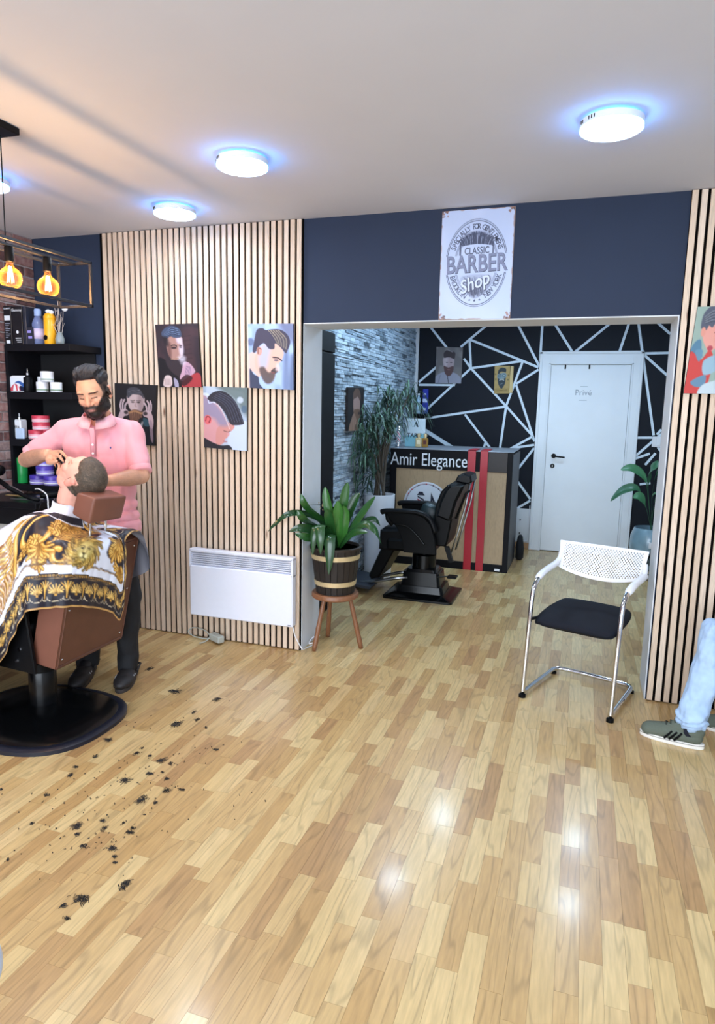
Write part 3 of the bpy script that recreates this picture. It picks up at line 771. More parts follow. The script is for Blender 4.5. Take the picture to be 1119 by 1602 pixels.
# hair and beard hatching
cv.poly([(.29,.34),(.29,.25),(.38,.205),(.52,.19),(.64,.205),(.71,.25),(.72,.34),(.66,.30),(.5,.31),(.36,.30)], '#767e98', .55, .01)
for k in range(90):
    t_ = k/90; x0 = .30+.40*t_+R1.normal()*.006; z0 = .345+R1.normal()*.02-.02*math.sin(math.pi*t_)
    ln = .08+.07*math.sin(math.pi*t_)*R1.random()+.03
    z0 = .325-.015*math.sin(math.pi*t_); ln = .045+.070*math.sin(math.pi*t_)*(.7+.3*R1.random()); cv.line([(x0, z0), (x0+(t_-.5)*.06, z0-ln*.6), (x0+(t_-.5)*.12+.01*R1.normal(), z0-ln)], .0042, '#3d4258', .85)
for sx_ in (-1, 1):
    cv.poly([(.5+sx_*.235,.31),(.5+sx_*.215,.31),(.5+sx_*.215,.41),(.5+sx_*.235,.41)], '#3b4056', .9)
cv.poly([(.32,.60),(.70,.60),(.69,.70),(.61,.77),(.5,.81),(.40,.77),(.32,.70)], '#7f87a0', .5, .01)
for k in range(80):
    t_ = R1.random(); x0 = .33+.35*t_; y0 = .60+.09*R1.random(); k_ = (t_-.5)
    cv.line([(x0, y0), (x0-k_*.08, y0+.04), (.5+k_*.28, y0+.075+.05*(1-abs(k_)*2))], .0034, '#454a60', .8)
cv.poly([(.29,.345),(.72,.335),(.72,.40),(.29,.41)], '#b6c2de', 1, .004, smooth=False)
cv.poly([(.06,.415),(.94,.405),(.95,.575),(.06,.585)], '#b2bfdb', 1, .006, smooth=False)
cv.poly([(.27,.60),(.72,.585),(.70,.66),(.30,.70)], '#a8b2cc', .35, .03)
MB().box((-.806, -.0038, 2.039), (-.413, -.0005, 2.614)).build('plate', mat('sign_steel', '#7d6a62', .5), sg)
cv.grid('print', c4, M_print_gloss, sg)
M_ink = mat('sign_ink', INK, .6, noise=.12, nscale=90); M_ink2 = mat('sign_ink_hatched', '#767d98', .6, noise=.2, nscale=300); M_signw = mat('sign_white_ink', '#c6d0e6', .5, noise=0)
def SG(u, v, y=-.0046):  # sign coords -> world matrix
    x = -.805+.389*u; zz = 2.613-.572*v
    return Matrix.Translation((x, y, zz))
text_mesh('CLASSIC', .050, M_ink, 'lettering', SG(.505, .374) @ Matrix.Rotation(math.radians(-1.5), 4, 'Y') @ FACE_Y, sg, extrude=.0002, sx=.72, bold=.0008)
o = text_mesh('BARBER', .128, M_ink2, 'lettering', SG(.5, .495) @ Matrix.Rotation(math.radians(-1.5), 4, 'Y') @ FACE_Y, sg, extrude=.0002, sx=.74, bold=.0014)
text_mesh('BARBER', .128, M_ink, 'lettering', SG(.505, .498, -.0042) @ Matrix.Rotation(math.radians(-1.5), 4, 'Y') @ FACE_Y, sg, extrude=.0002, sx=.74, bold=.0036)
sh = Matrix.Identity(4); sh[0][1] = .28
text_mesh('Shop', .098, M_ink, 'lettering', SG(.508, .668, -.0042) @ Matrix.Rotation(math.radians(-20), 4, 'Y') @ FACE_Y @ sh, sg, extrude=.0002, sx=.85, bold=.0045)
text_mesh('Shop', .098, M_signw, 'lettering', SG(.50, .665, -.0050) @ Matrix.Rotation(math.radians(-20), 4, 'Y') @ FACE_Y @ sh, sg, extrude=.0002, sx=.85, bold=.0012)
def arc_text(txt, a0, a1, size, rx, ry, flip=False):
    obs = []; n = len(txt)
    for i, c in enumerate(txt):
        if c == ' ': continue
        a = math.radians(a0+(a1-a0)*(i+.5)/n)
        u = .5+rx*math.cos(a); v = .485-ry*math.sin(a)
        tx, tz = -rx*math.sin(a)*.389, ry*math.cos(a)*.572
        if not flip: tx, tz = -tx, -tz
        ang = math.atan2(tz, tx)
        obs.append(text_mesh(c, size, M_ink, 'l', SG(u, v) @ Matrix.Rotation(-ang, 4, 'Y') @ FACE_Y, None, extrude=.0002, sx=.8, bold=.0006))
    join_meshes(obs, 'lettering', sg)
arc_text('SPECIALLY FOR GENTLEMENS', 158, 20, .040, .352, .331)
arc_text('BROOKLYN', 199, 248, .040, .352, .331, True)
arc_text('NEW YORK', 294, 341, .040, .352, .331, True)
for k, (u, r) in enumerate(((.43, .0075), (.50, .009), (.57, .0075))):
    pl = []
    for j in range(10):
        a = math.radians(90+36*j); rr = r if j % 2 == 0 else r*.42; pl.append((-.805+.389*u+rr*math.cos(a), 2.613-.572*(.822+(.006 if k == 1 else 0))+rr*math.sin(a)))
    MB().prism(pl, -.0048, -.0044, 'y').build('star', M_ink, sg)

# ------------------------------------------------------------------ pictures
SK, SK2, SKD = '#e0b49c', '#f0cfc0', '#8a5a48'
def canvas_board(label, corners, cv, edge='#1a1512', group=None, d=.018, nrm=(0,-1,0), gy=-.0235):
    tl, tr, br, bl = [Vector(c) for c in corners]; n = Vector(nrm)
    c = (tl+tr+br+bl)/4
    t = thing('wall_picture', (c.x, c.y, min(bl.z, br.z)), label, 'picture', group)
    mb = MB(); back = [p for p in (tl,tr,br,bl)]; front = [p+n*d for p in back]
    mb.add([tuple(p) for p in back+front], [(3,2,1,0),(4,5,6,7),(0,1,5,4),(1,2,6,5),(2,3,7,6),(3,0,4,7)])
    o = mb.build('stretched_canvas', mat('canvas_edge', edge, .7, noise=0), t)
    import bmesh
    bm = bmesh.new(); bm.from_mesh(o.data); bmesh.ops.recalc_face_normals(bm, faces=bm.faces); bm.to_mesh(o.data); bm.free()
    cv.a = cv.a**1.12*.93
    cv.grid('print', [p+n*(d+.0006) for p in (tl,tr,br,bl)], M_print, t)
    return t
g4 = 'barber pictures on the slatted wall'
YS = -.0245
# A: bearded man with swept hair and cigar
c = Canvas(84, 114, '#3a3038')
c.blotch('#5c4044', .5, 7, 3); c.poly([(.62,.1),(.9,.08),(.85,.62),(.65,.55)], '#5a4046', .5, .05)
for k in range(6): c.line([(.60,.2+.07*k),(.82,.19+.07*k)], .006, '#2e262c', .6)
c.poly([(.0,.55),(.25,.6),(.45,.8),(.5,1.05),(-.05,1.05)], '#242026', 1); 
c.poly([(.27,.22),(.58,.2),(.62,.3),(.62,.42),(.6,.5),(.5,.56),(.34,.55),(.25,.42)], '#b08a80')
c.poly([(.48,.22),(.6,.22),(.62,.3),(.635,.42),(.6,.5),(.54,.48),(.53,.38),(.56,.32),(.5,.30)], '#d9cfe0', .9, .03)
c.poly([(.26,.33),(.34,.3),(.34,.52),(.27,.5)], '#6d4c48', .7, .03)
c.ell(.41, .375, .065, .018, '#3a2a2e', .9, .5); c.ell(.57, .368, .03, .012, '#4a3a40', .9, .5)
c.line([(.35,.345),(.42,.33),(.48,.35)], .012, '#2c2226', .9); c.line([(.54,.345),(.60,.34)], .010, '#3a2c34', .9)
c.poly([(.17,.2),(.14,.14),(.22,.07),(.36,.03),(.5,.05),(.59,.11),(.60,.2),(.52,.22),(.42,.215),(.34,.19),(.28,.22)], '#4c566e', 1)
c.strands([(.2,.16),(.36,.06),(.52,.08)], [(.22,.2),(.4,.17),(.58,.2)], 12, .004, ['#8fa4c4', '#3a4660', '#242c40'], .7)
c.poly([(.17,.2),(.28,.22),(.28,.34),(.2,.32)], '#2c262c', .8, .03)
c.poly([(.20,.48),(.30,.58),(.45,.57),(.6,.55),(.63,.62),(.62,.74),(.54,.82),(.40,.80),(.26,.70),(.2,.6)], '#40363c')
c.poly([(.62,.60),(.75,.62),(.86,.72),(.84,.78),(.6,.9),(.5,.86),(.56,.74)], '#c9a5b8'); c.strands([(.66,.66),(.62,.8)], [(.78,.68),(.78,.8)], 5, .005, ['#5a5078'], .7)
c.ell(.58,.54,.10,.045,'#d8d0dc',.75,.8); c.ell(.60,.60,.07,.05,'#cfc8d8',.6,.8); c.line([(.33,.555),(.5,.54)], .008, '#a88c70', .9)
c.poly([(.55,.92),(.75,.82),(.96,.78),(1.02,1.02),(.6,1.02)], '#b0464c'); c.poly([(.5,.9),(.66,.8),(.8,.86),(.6,.98)], '#3a2228', .8)
c.poly([(.12,.88),(.18,.81),(.29,.82),(.32,.9),(.3,.97),(.2,1.0),(.1,.97)], '#d5c5c4'); c.strands([(.15,.86),(.14,.96)], [(.28,.86),(.28,.96)], 4, .006, ['#7c6466'], .7)
c.poly([(.36,.85),(.45,.9),(.46,1.0),(.38,1.0)], '#b8b4cc', .9)
canvas_board('dark canvas of a bearded man with swept hair holding a cigar', [(-2.631, YS, 2.045), (-2.321, YS, 2.047), (-2.300, YS, 1.657), (-2.609, YS, 1.653)], c, group=g4)
# B: man twisting his moustache
c = Canvas(84, 108, '#262428')
c.poly([(.32,.18),(.7,.2),(.7,.36),(.62,.46),(.44,.46),(.34,.36)], '#c8b4b4'); c.poly([(.56,.2),(.7,.2),(.7,.4),(.6,.46)], '#8f7c80', .6, .04)
c.poly([(.30,.17),(.32,.09),(.45,.055),(.6,.08),(.68,.16),(.71,.24),(.62,.18),(.45,.17),(.33,.24)], '#4c4c54'); c.strands([(.34,.12),(.6,.1)], [(.34,.17),(.66,.18)], 6, .004, ['#9a9aa4', '#222228'], .7)
for x in (.44, .58): c.ell(x, .30, .045, .010, '#2a2628', .9, .5); c.line([(x-.05,.275),(x+.05,.27)], .008, '#3a3234', .9)
c.line([(.51,.3),(.5,.36),(.53,.37)], .008, '#9a8080', .8)
c.poly([(.36,.46),(.5,.42),(.66,.46),(.66,.6),(.6,.76),(.5,.8),(.42,.7),(.36,.56)], '#7c5c4e'); c.strands([(.42,.46),(.46,.72)], [(.62,.46),(.58,.74)], 8, .005, ['#a98468', '#4a342e'], .7)
c.line([(.22,.46),(.36,.475),(.5,.445),(.64,.475),(.80,.44)], .018, '#b08a66', .95)
c.poly([(.60,.58),(.78,.6),(.95,.78),(1.0,1.05),(.55,1.05)], '#22262e'); c.poly([(.70,.55),(.84,.58),(.9,.66),(.74,.68)], '#3f6878', .8)
c.poly([(.55,.78),(.66,.62),(.70,.64),(.60,.84)], '#c8c8cc', .8, .02)
for s_ in (0, 1):
    f_ = (lambda x: 1.03-x) if s_ else (lambda x: x)
    c.poly([(f_(.08),.58),(f_(.14),.46),(f_(.26),.42),(f_(.34),.46),(f_(.32),.52),(f_(.22),.55),(f_(.18),.66),(f_(.1),.72)], '#c3adb2')
    for q in ([(.16,.46),(.14,.36),(.17,.27)], [(.20,.45),(.20,.33),(.24,.27)], [(.25,.44),(.26,.36),(.31,.31)]): c.line([(f_(a), b) for a, b in q], .020, '#cbb6bb', .95)
    c.ell(f_(.28), .475, .05, .03, '#2a2628', .8, .5)
c.poly([(.85,.6),(.92,.62),(.96,.92),(.9,.9)], '#a894a0', .8)
canvas_board('dark canvas of a man twisting the ends of his moustache, beside the barber', [(-2.956, YS, 1.677), (-2.633, YS, 1.665), (-2.659, YS, 1.273), (-2.965, YS, 1.282)], c, group=g4)
# C: shaved head with line
c = Canvas(84, 114, '#bcc9dc')
c.blotch('#8ea2b4', .5, 6, 9); c.poly([(.3,-.02),(1.02,-.02),(1.02,.45),(.7,.2)], '#5c6a64', .7, .06); c.ell(.84,.2,.07,.05,'#c8d4e4',.9,.4); c.ell(.93,.34,.06,.06,'#5a7088',.8,.5); c.ell(.05,.16,.1,.05,'#e2eaf4',.8,.5)
c.poly([(.62,.62),(1.02,.55),(1.02,1.02),(.6,1.02)], '#ccd8ee')
c.poly([(-.02,.2),(.12,.2),(.3,.25),(.5,.5),(.6,.72),(.58,.78),(.5,.84),(.46,.9),(.3,.95),(-.02,.92)], '#d8a4a8')
c.poly([(.45,.58),(.62,.56),(.72,.62),(.64,.70),(.56,.72),(.55,.80),(.48,.84),(.46,.9),(.3,.94),(.3,.7)], '#d39a94')
c.poly([(-.02,.2),(.14,.2),(.32,.3),(.48,.46),(.58,.6),(.38,.62),(.26,.52),(.1,.5),(-.02,.6)], '#9a92ac', .9, .05)
c.poly([(.10,.2),(.20,.11),(.36,.07),(.52,.09),(.68,.18),(.8,.32),(.92,.54),(.9,.58),(.74,.6),(.62,.58),(.5,.42),(.34,.28),(.2,.25)], '#3b3a44')
c.strands([(.2,.18),(.5,.3),(.66,.56)], [(.4,.08),(.74,.22),(.93,.54)], 14, .0045, ['#6c7088', '#1e1e28', '#4c5066'], .7)
c.line([(.2,.25),(.34,.3),(.46,.42),(.56,.58),(.6,.66)], .007, '#e9d3d0', 1); c.line([(.12,.23),(.14,.27),(.24,.25),(.28,.27)], .012, '#cfd6ea', .95)
c.ell(.10,.54,.085,.075,'#e0787c',1,.25); c.line([(.05,.56),(.08,.49),(.16,.51),(.13,.58)], .012, '#8a3c44', .9)
c.line([(.47,.70),(.56,.715),(.62,.70)], .007, '#54403f', .9); c.ell(.50,.87,.05,.012,'#b06a6c',.8,.5)
c.poly([(-.02,.84),(.2,.9),(.4,.94),(.6,.93),(.62,1.02),(-.02,1.02)], '#34343c')
canvas_board('pale canvas of a boy with a shaved line in side-cropped hair, lowest near the heater', [(-2.288, YS, 1.662), (-1.979, YS, 1.655), (-1.985, YS, 1.266), (-2.288, YS, 1.277)], c, edge='#2b2a30', group=g4)
# D: quiff profile
c = Canvas(90, 120, '#b7cdf0')
c.blotch('#93a8cf', .6, 6, 21); c.poly([(.7,-.02),(1.02,-.02),(1.02,.3),(.8,.15)], '#7a80a0', .8, .06); c.poly([(.8,.4),(.88,.4),(.9,1.0),(.76,1.0)], '#7888ac', .8, .04); c.poly([(.94,.5),(1.02,.55),(1.02,1.02),(.9,1.0)], '#6a7898', .8, .04); c.ell(.06,.28,.07,.06,'#6a7494',.8,.5)
c.poly([(-.02,.5),(.15,.45),(.3,.7),(.24,.82),(.1,.74),(-.02,.7)], '#e6c4b8')
c.poly([(.15,.5),(.3,.34),(.6,.3),(.78,.42),(.74,.55),(.68,.6),(.68,.66),(.60,.72),(.56,.84),(.4,.8),(.24,.76),(.16,.68)], '#e3bdae')
c.poly([(.3,.33),(.5,.34),(.46,.5),(.4,.66),(.26,.66),(.24,.5)], '#bcc2dc', .85, .05)
c.poly([(.10,.42),(.14,.26),(.20,.10),(.32,.07),(.40,.10),(.5,.09),(.7,.09),(.86,.16),(.93,.28),(.86,.42),(.82,.44),(.72,.36),(.6,.30),(.58,.38),(.46,.38),(.36,.30),(.26,.34),(.16,.44)], '#504c60')
c.strands([(.44,.1),(.56,.2),(.64,.3)], [(.7,.1),(.88,.24),(.86,.4)], 14, .006, ['#b6aa94', '#4a4452', '#8c8478'], .85)
c.poly([(.24,.7),(.34,.66),(.44,.74),(.56,.72),(.60,.76),(.54,.88),(.42,.92),(.32,.86)], '#6e5f5e', .95, .02)
c.poly([(.5,.72),(.62,.66),(.66,.72),(.58,.76)], '#54484c', .9); c.ell(.55,.745,.045,.012,'#8f5c5e',.9,.5)
c.ell(.25,.42,.06,.065,'#dba79c',1,.25); c.line([(.22,.46),(.23,.38),(.29,.39)], .01, '#7c5048', .9)
c.line([(.55,.51),(.66,.52),(.74,.56)], .014, '#4a3c44', .9); c.ell(.62,.555,.05,.014,'#58506a',.9,.5); c.poly([(.64,.6),(.7,.66),(.68,.72),(.6,.7)], '#e9d4d4', .8, .02)
c.poly([(.02,.70),(.12,.78),(.22,.82),(.24,.92),(.32,1.02),(.02,1.02)], '#4a5068'); c.poly([(-.02,.48),(.02,.48),(.02,1.02),(-.02,1.02)], '#e9dce6', .9, smooth=False)
canvas_board('light blue canvas of a man with a tall quiff in profile, nearest the opening', [(-1.972, YS, 2.037), (-1.672, YS, 2.033), (-1.668, YS, 1.645), (-1.965, YS, 1.655)], c, edge='#3b3c55', group=g4)
# E: boy in red jacket
class WideCanvas(Canvas):      # the boy fills only the left half of the print
    K_ = .50
    def poly(s, pts, *a, **k): return Canvas.poly(s, [(x*s.K_, y) for x, y in pts], *a, **k)
    def line(s, pts, *a, **k): return Canvas.line(s, [(x*s.K_, y) for x, y in pts], *a, **k)
    def ell(s, cx, cy, rx, ry, *a, **k): return Canvas.ell(s, cx*s.K_, cy, rx*s.K_*1.3, ry, *a, **k)
c = WideCanvas(110, 120, '#9fb3a8')
c.poly([(1.0,.55),(1.5,.50),(2.05,.6),(2.05,1.05),(.9,1.05)], '#c9d6dc'); c.poly([(1.1,.48),(1.4,.40),(2.05,.46),(2.05,.62),(1.3,.62)], '#d8a890')
c.poly([(.6,-.02),(1.02,-.02),(1.02,.3),(.7,.2)], '#8a9c98', .6, .06)
c.poly([(.26,.2),(.5,.12),(.8,.2),(.86,.34),(.82,.42),(.74,.46),(.6,.5),(.52,.54),(.40,.46),(.28,.36)], '#e6a698')
c.poly([(.18,.22),(.20,.1),(.32,.02),(.52,-.02),(.72,.0),(.84,.08),(.84,.2),(.7,.2),(.6,.18),(.5,.24),(.4,.22),(.34,.27),(.22,.26)], '#5f6473'); c.strands([(.24,.12),(.5,.04),(.76,.08)], [(.3,.2),(.5,.18),(.7,.18)], 8, .006, ['#9ba0a4', '#40424e'], .6)
c.ell(.27,.29,.05,.055,'#e2a08e',1,.3); c.line([(.6,.30),(.7,.31)], .009, '#4a3034', .9); c.ell(.52,.475,.06,.03,'#b84c5c',.95,.4); c.ell(.7,.42,.05,.03,'#e8b4a6',1,.4)
c.poly([(.0,.5),(.1,.4),(.24,.38),(.3,.5),(.34,.58),(.1,.6)], '#5f88a0'); c.poly([(-.02,.54),(.2,.56),(.34,.6),(.5,.5),(.62,.54),(.66,.66),(.6,.9),(.5,1.02),(-.02,1.02)], '#cf4d48')
c.poly([(.14,.5),(.34,.5),(.30,.62),(.22,.60)], '#6f97ac', .95); c.poly([(.4,.62),(.72,.56),(.78,.72),(.46,.78)], '#9fbccb'); c.poly([(.14,.86),(.5,.78),(.52,.9),(.3,.92)], '#6b96b0', .95)
c.poly([(.46,.9),(.8,.84),(1.02,.8),(1.02,1.02),(.4,1.02)], '#c9d6dc'); c.poly([(.7,.5),(1.02,.48),(1.02,.66),(.78,.7)], '#5a6a88', .9); c.poly([(.8,.6),(1.02,.56),(1.02,.8),(.8,.8)], '#d8a890', 1)
canvas_board('canvas of a small boy in a red and denim jacket, on the right slatted strip', [(.497, YS, 2.072), (.82, YS, 2.072), (.805, YS, 1.650), (.470, YS, 1.652)], c, edge='#2a3038', nrm=(0,-1,0))
# F, G rear wall
c = Canvas(60, 80, '#7d7878')
c.blotch('#9c9692', .6, 5, 31); c.poly([(.0,.84),(.2,.72),(.4,.68),(.62,.68),(.9,.78),(1.02,1.02),(0,1.02)], '#a6a6b4'); c.line([(.45,.75),(.52,1.0)], .015, '#4c4c58', .8); c.line([(.2,.78),(.12,1.0)], .01, '#6c6c7c', .6)
c.poly([(.3,.3),(.66,.3),(.68,.5),(.6,.64),(.4,.64),(.3,.5)], '#b9a6aa'); c.poly([(.3,.3),(.45,.3),(.42,.52),(.32,.5)], '#d2c4ca', .8, .04)
c.poly([(.32,.52),(.48,.56),(.66,.52),(.68,.62),(.6,.76),(.5,.8),(.38,.74),(.33,.62)], '#6a4e4e'); c.ell(.5,.62,.06,.012,'#b08080',.8,.5)
c.poly([(.3,.28),(.3,.16),(.42,.08),(.52,.12),(.7,.14),(.72,.24),(.68,.32),(.5,.28),(.34,.3)], '#4a3f44'); c.line([(.4,.08),(.5,.1),(.62,.14)], .012, '#b4a8a8', .7)
for x in (.42, .58): c.ell(x,.42,.05,.012,'#3c3238',.9,.5)
canvas_board('grey canvas of a bearded man in a jacket, on the striped rear wall', [(-1.633, YB-.003, 2.243), (-1.332, YB-.003, 2.233), (-1.337, YB-.003, 1.837), (-1.633, YB-.003, 1.843)], c, edge='#55504f')
c = Canvas(54, 76, '#c3a86e')
c.poly([(.05,.82),(.95,.80),(.95,.93),(.05,.95)], '#a89058', .6, .03); c.blotch('#d4bc84', .5, 5, 8)
c.poly([(.22,.3),(.26,.16),(.42,.08),(.62,.08),(.76,.13),(.72,.24),(.6,.22),(.4,.22),(.28,.32)], '#39444c'); c.poly([(.24,.3),(.72,.26),(.72,.44),(.24,.46)], '#8fa6ac')
c.poly([(.24,.44),(.4,.5),(.56,.5),(.72,.42),(.70,.62),(.56,.78),(.46,.82),(.34,.74),(.24,.6)], '#3c4a52'); c.ell(.36,.36,.09,.055,'#33414a',.9,.3); c.ell(.62,.35,.09,.055,'#33414a',.9,.3); c.ell(.36,.36,.06,.035,'#b8ccd2',.9,.3); c.ell(.62,.35,.06,.035,'#b8ccd2',.9,.3); c.line([(.34,.52),(.48,.49),(.62,.52)], .02, '#cdd8da', .95)
c.line([(.42,.66),(.56,.62)], .01, '#c8d4d8', .7); c.line([(.2,.89),(.8,.87)], .014, '#8a7444', .8)
for x, y in ((.08,.3),(.1,.48),(.9,.34),(.88,.5)): c.ell(x,y,.05,.03,'#6c6444',.7,.5)
t = canvas_board('small gold tin plate with a drawn bearded head in glasses', [(-.972, YB-.003, 2.032), (-.806, YB-.003, 2.034), (-.795, YB-.003, 1.735), (-.965, YB-.003, 1.731)], c, edge='#8a7040', d=.006)
MB().box((-.800, YB-.016, 1.74), (-.765, YB-.004, 2.03), bev=.002).build('side_strip', mat('gold_tin', '#c8ad72', .4), t)
# H stone wall picture
c = Canvas(64, 74, '#2a2426')
c.poly([(.35,.25),(.7,.25),(.74,.5),(.66,.72),(.5,.76),(.36,.6)], '#a88c84'); c.poly([(.30,.25),(.34,.1),(.5,.03),(.68,.06),(.78,.2),(.74,.32),(.6,.22),(.42,.26)], '#6a5248')
c.poly([(.36,.55),(.5,.5),(.72,.52),(.74,.68),(.62,.85),(.48,.84)], '#7a5f50'); c.poly([(.1,1.02),(.24,.7),(.4,.6),(.6,.8),(.85,.86),(.9,1.02)], '#9a7c6c'); c.strands([(.3,.7),(.3,1.0)], [(.6,.8),(.6,1.0)], 6, .008, ['#4a3630', '#c0a090'], .6); c.ell(.68,.6,.06,.03,'#3a2a28',.9,.5)
canvas_board('dark canvas of a bearded man hung on the stone wall', [(XS+.023, 1.456, 1.710), (XS+.023, 1.877, 1.722), (XS+.023, 1.880, 1.352), (XS+.023, 1.460, 1.352)], c, edge='#2a2426', nrm=(1,0,0))

# ------------------------------------------------------------------ heater
ht = thing('panel_heater', (-2.01, -.06, .165), 'white wall-mounted panel heater with louvres along its top', 'heater')
HX0, HX1, HZ0, HZ1 = -2.379, -1.643, .175, .622
M_heat = mat('heater_white', '#dfe2ee', .4, noise=.01)
hb = MB(); hb.box((HX0, -.098, HZ0), (HX1, -.045, .512), bev=.006).box((HX0, -.098, .602), (HX1, -.045, HZ1), bev=.004)
hb.box((HX0, -.098, .50), (HX0+.012, -.045, .61)).box((HX1-.012, -.098, .50), (HX1, -.045, .61)).build('body', M_heat, ht)
MB().box((HX0+.01, -.055, .50), (HX1-.01, -.05, .61)).build('grille_back', M_blackp, ht)
for k in range(7):
    z = .520+k*.0127
    MB().box((0, -.012, -.0015), (HX1-HX0-.02, .012, .0015), M=Matrix.Translation((HX0+.01, -.084, z)) @ Matrix.Rotation(math.radians(-38), 4, 'X')).build('louvre', M_heat, ht)
for x in (HX0+.12, HX1-.12): MB().box((x-.02, -.047, .22), (x+.02, -.023, .56)).build('wall_bracket', M_steel, ht)
MB().box((-1.675, -.0992, .186), (-1.655, -.0978, .190)).build('badge', M_ink, ht)
cb = MB().tube(catmull([(-1.655, -.065, .178), (-1.645, -.06, .12), (-1.62, -.05, .06), (-1.600, -.035, .02), (-1.60, .02, .008), (-1.58, .09, .010), (-1.56, .13, .035), (-1.575, .16, .05), (-1.60, .12, .04), (-1.59, .05, .03), (-1.55, .06, .045), (-1.545, .12, .07)], 8), .0035, 6).build('heater_cable', M_white_plastic, smooth=True)
tag(cb, 'white cable dropping from the heater and coiling by the left jamb', 'cable')
t = thing('power_adapter', (-2.22, -.10, 0), 'grey junction box with its loose cable on the floor below the heater', 'adapter')
M_adp = mat('adapter_grey', '#a9aba2', .5)
MB().box((-.058, -.025, 0), (.058, .025, .045), bev=.006, M=Matrix.Translation((-2.19, -.085, .012)) @ Matrix.Rotation(math.radians(-28), 4, 'Z')).build('body', M_adp, t)
MB().tube(catmull([(-2.24, -.07, .03), (-2.30, -.05, .06), (-2.38, -.05, .07), (-2.42, -.06, .045), (-2.38, -.07, .02), (-2.30, -.08, .015), (-2.25, -.075, .02)], 8), .004, 6).build('cable', M_adp, t, smooth=True)
MB().tube(catmull([(-2.24, -.09, .03), (-2.26, -.11, .01), (-2.28, -.15, .006)], 6), .004, 6).build('cable', M_adp, t, smooth=True)

# ------------------------------------------------------------------ plant stool, barrel pot, plant
M_stool = mat_wood('stool_wood', ['#75492c', '#835638', '#683f26'], .4, (40, 40, 4), ring=3, gstr=.2)
SX, SY = -1.450, .145
st = thing('plant_stool', (SX, SY, 0), 'brown three-legged wooden plant stool with bamboo-like legs', 'stool')
SH = .372
MB().lathe([(.001, SH-.035), (.145, SH-.035), (.152, SH-.028), (.152, SH-.008), (.146, SH), (.001, SH)], (SX, SY, 0), 40).build('seat', M_stool, st, smooth=True, auto=40)
for (tx, ty) in ((-1.540, .01), (-1.556, .300), (-1.272, .165)):
    top = Vector((SX+(tx-SX)*.55, SY+(ty-SY)*.45, SH-.03)); bot = Vector((tx, ty, 0)); pts = []; rr = []
    for k in range(13):
        q = k/12; pts.append(top.lerp(bot, q)); rr.append(.0135+.003*q+(.0018 if k in (3, 7, 10) else 0))
    rr[-1] = .014
    MB().tube(pts, rr, 12).build('leg', M_stool, st, smooth=True)
pt = thing('barrel_pot', (SX, SY, SH), 'dark wooden barrel pot with two brass bands on the plant stool', 'pot')
M_barrel = mat_wood('barrel_dark', ['#1b1410', '#291f18', '#140f0c'], .6, (60, 60, 5), ring=3, gstr=.4)
PB, PT = SH, SH+.300
def rad(z): return .124+(z-PB)/(PT-PB)*.038
n = 22
for k in range(n):
    mb = MB(); mb.rnd = random.random()
    a0, a1 = 2*math.pi*k/n+.012, 2*math.pi*(k+1)/n-.012
    P = []
    for z in (PB, PT):
        for r in (rad(z), rad(z)-.012):
            for a in (a0, a1): P.append((SX+r*math.cos(a), SY+r*math.sin(a), z))
    mb.add(P, [(0,1,5,4), (2,6,7,3), (0,4,6,2), (1,3,7,5), (4,5,7,6), (0,2,3,1)])
    mb.build('stave', M_barrel, pt)
mb = MB(); mb.lathe([(.10, PB+.004), (rad(PB)-.010, PB+.004), (rad(PT-.04)-.011, PT-.04), (.001, PT-.035)], (SX, SY, 0), 32); mb.build('soil', M_soil, pt, smooth=True)
for z in (PB+.055, PB+.225):
    MB().lathe([(rad(z)-.004, z), (rad(z)+.003, z), (rad(z+.03)+.003, z+.03), (rad(z+.03)-.004, z+.03)], (SX, SY, 0), 48).build('brass_band', M_brass, pt, smooth=True, auto=40)
MB().lathe([(rad(PT)-.016, PT-.012), (rad(PT)+.006, PT-.012), (rad(PT)+.008, PT+.002), (rad(PT)-.010, PT+.004), (rad(PT)-.016, PT-.012)], (SX, SY, 0), 40).build('rim', M_barrel, pt, smooth=True, auto=40)
def leaf_mat(name, c1, c2, rough=.35):
    m = D.materials.new(name); m.use_nodes = True; nt = m.node_tree; N = nt.nodes; L = nt.links; b = N['Principled BSDF']
    a = N.new('ShaderNodeAttribute'); a.attribute_name = 'rnd'; cr = N.new('ShaderNodeValToRGB'); e = cr.color_ramp.elements
    e[0].color = srgb(c1)+(1,); e[1].color = srgb(c2)+(1,); L.new(a.outputs['Fac'], cr.inputs[0])
    nz = N.new('ShaderNodeTexNoise'); nz.inputs['Scale'].default_value = 25
    mx = N.new('ShaderNodeVectorMath'); mx.operation = 'SCALE'; mr = N.new('ShaderNodeMapRange'); mr.inputs['To Min'].default_value = .75; mr.inputs['To Max'].default_value = 1.2
    L.new(nz.outputs['Fac'], mr.inputs['Value']); L.new(cr.outputs[0], mx.inputs[0]); L.new(mr.outputs[0], mx.inputs['Scale']); L.new(mx.outputs[0], b.inputs['Base Color'])
    b.inputs['Roughness'].default_value = rough
    return m
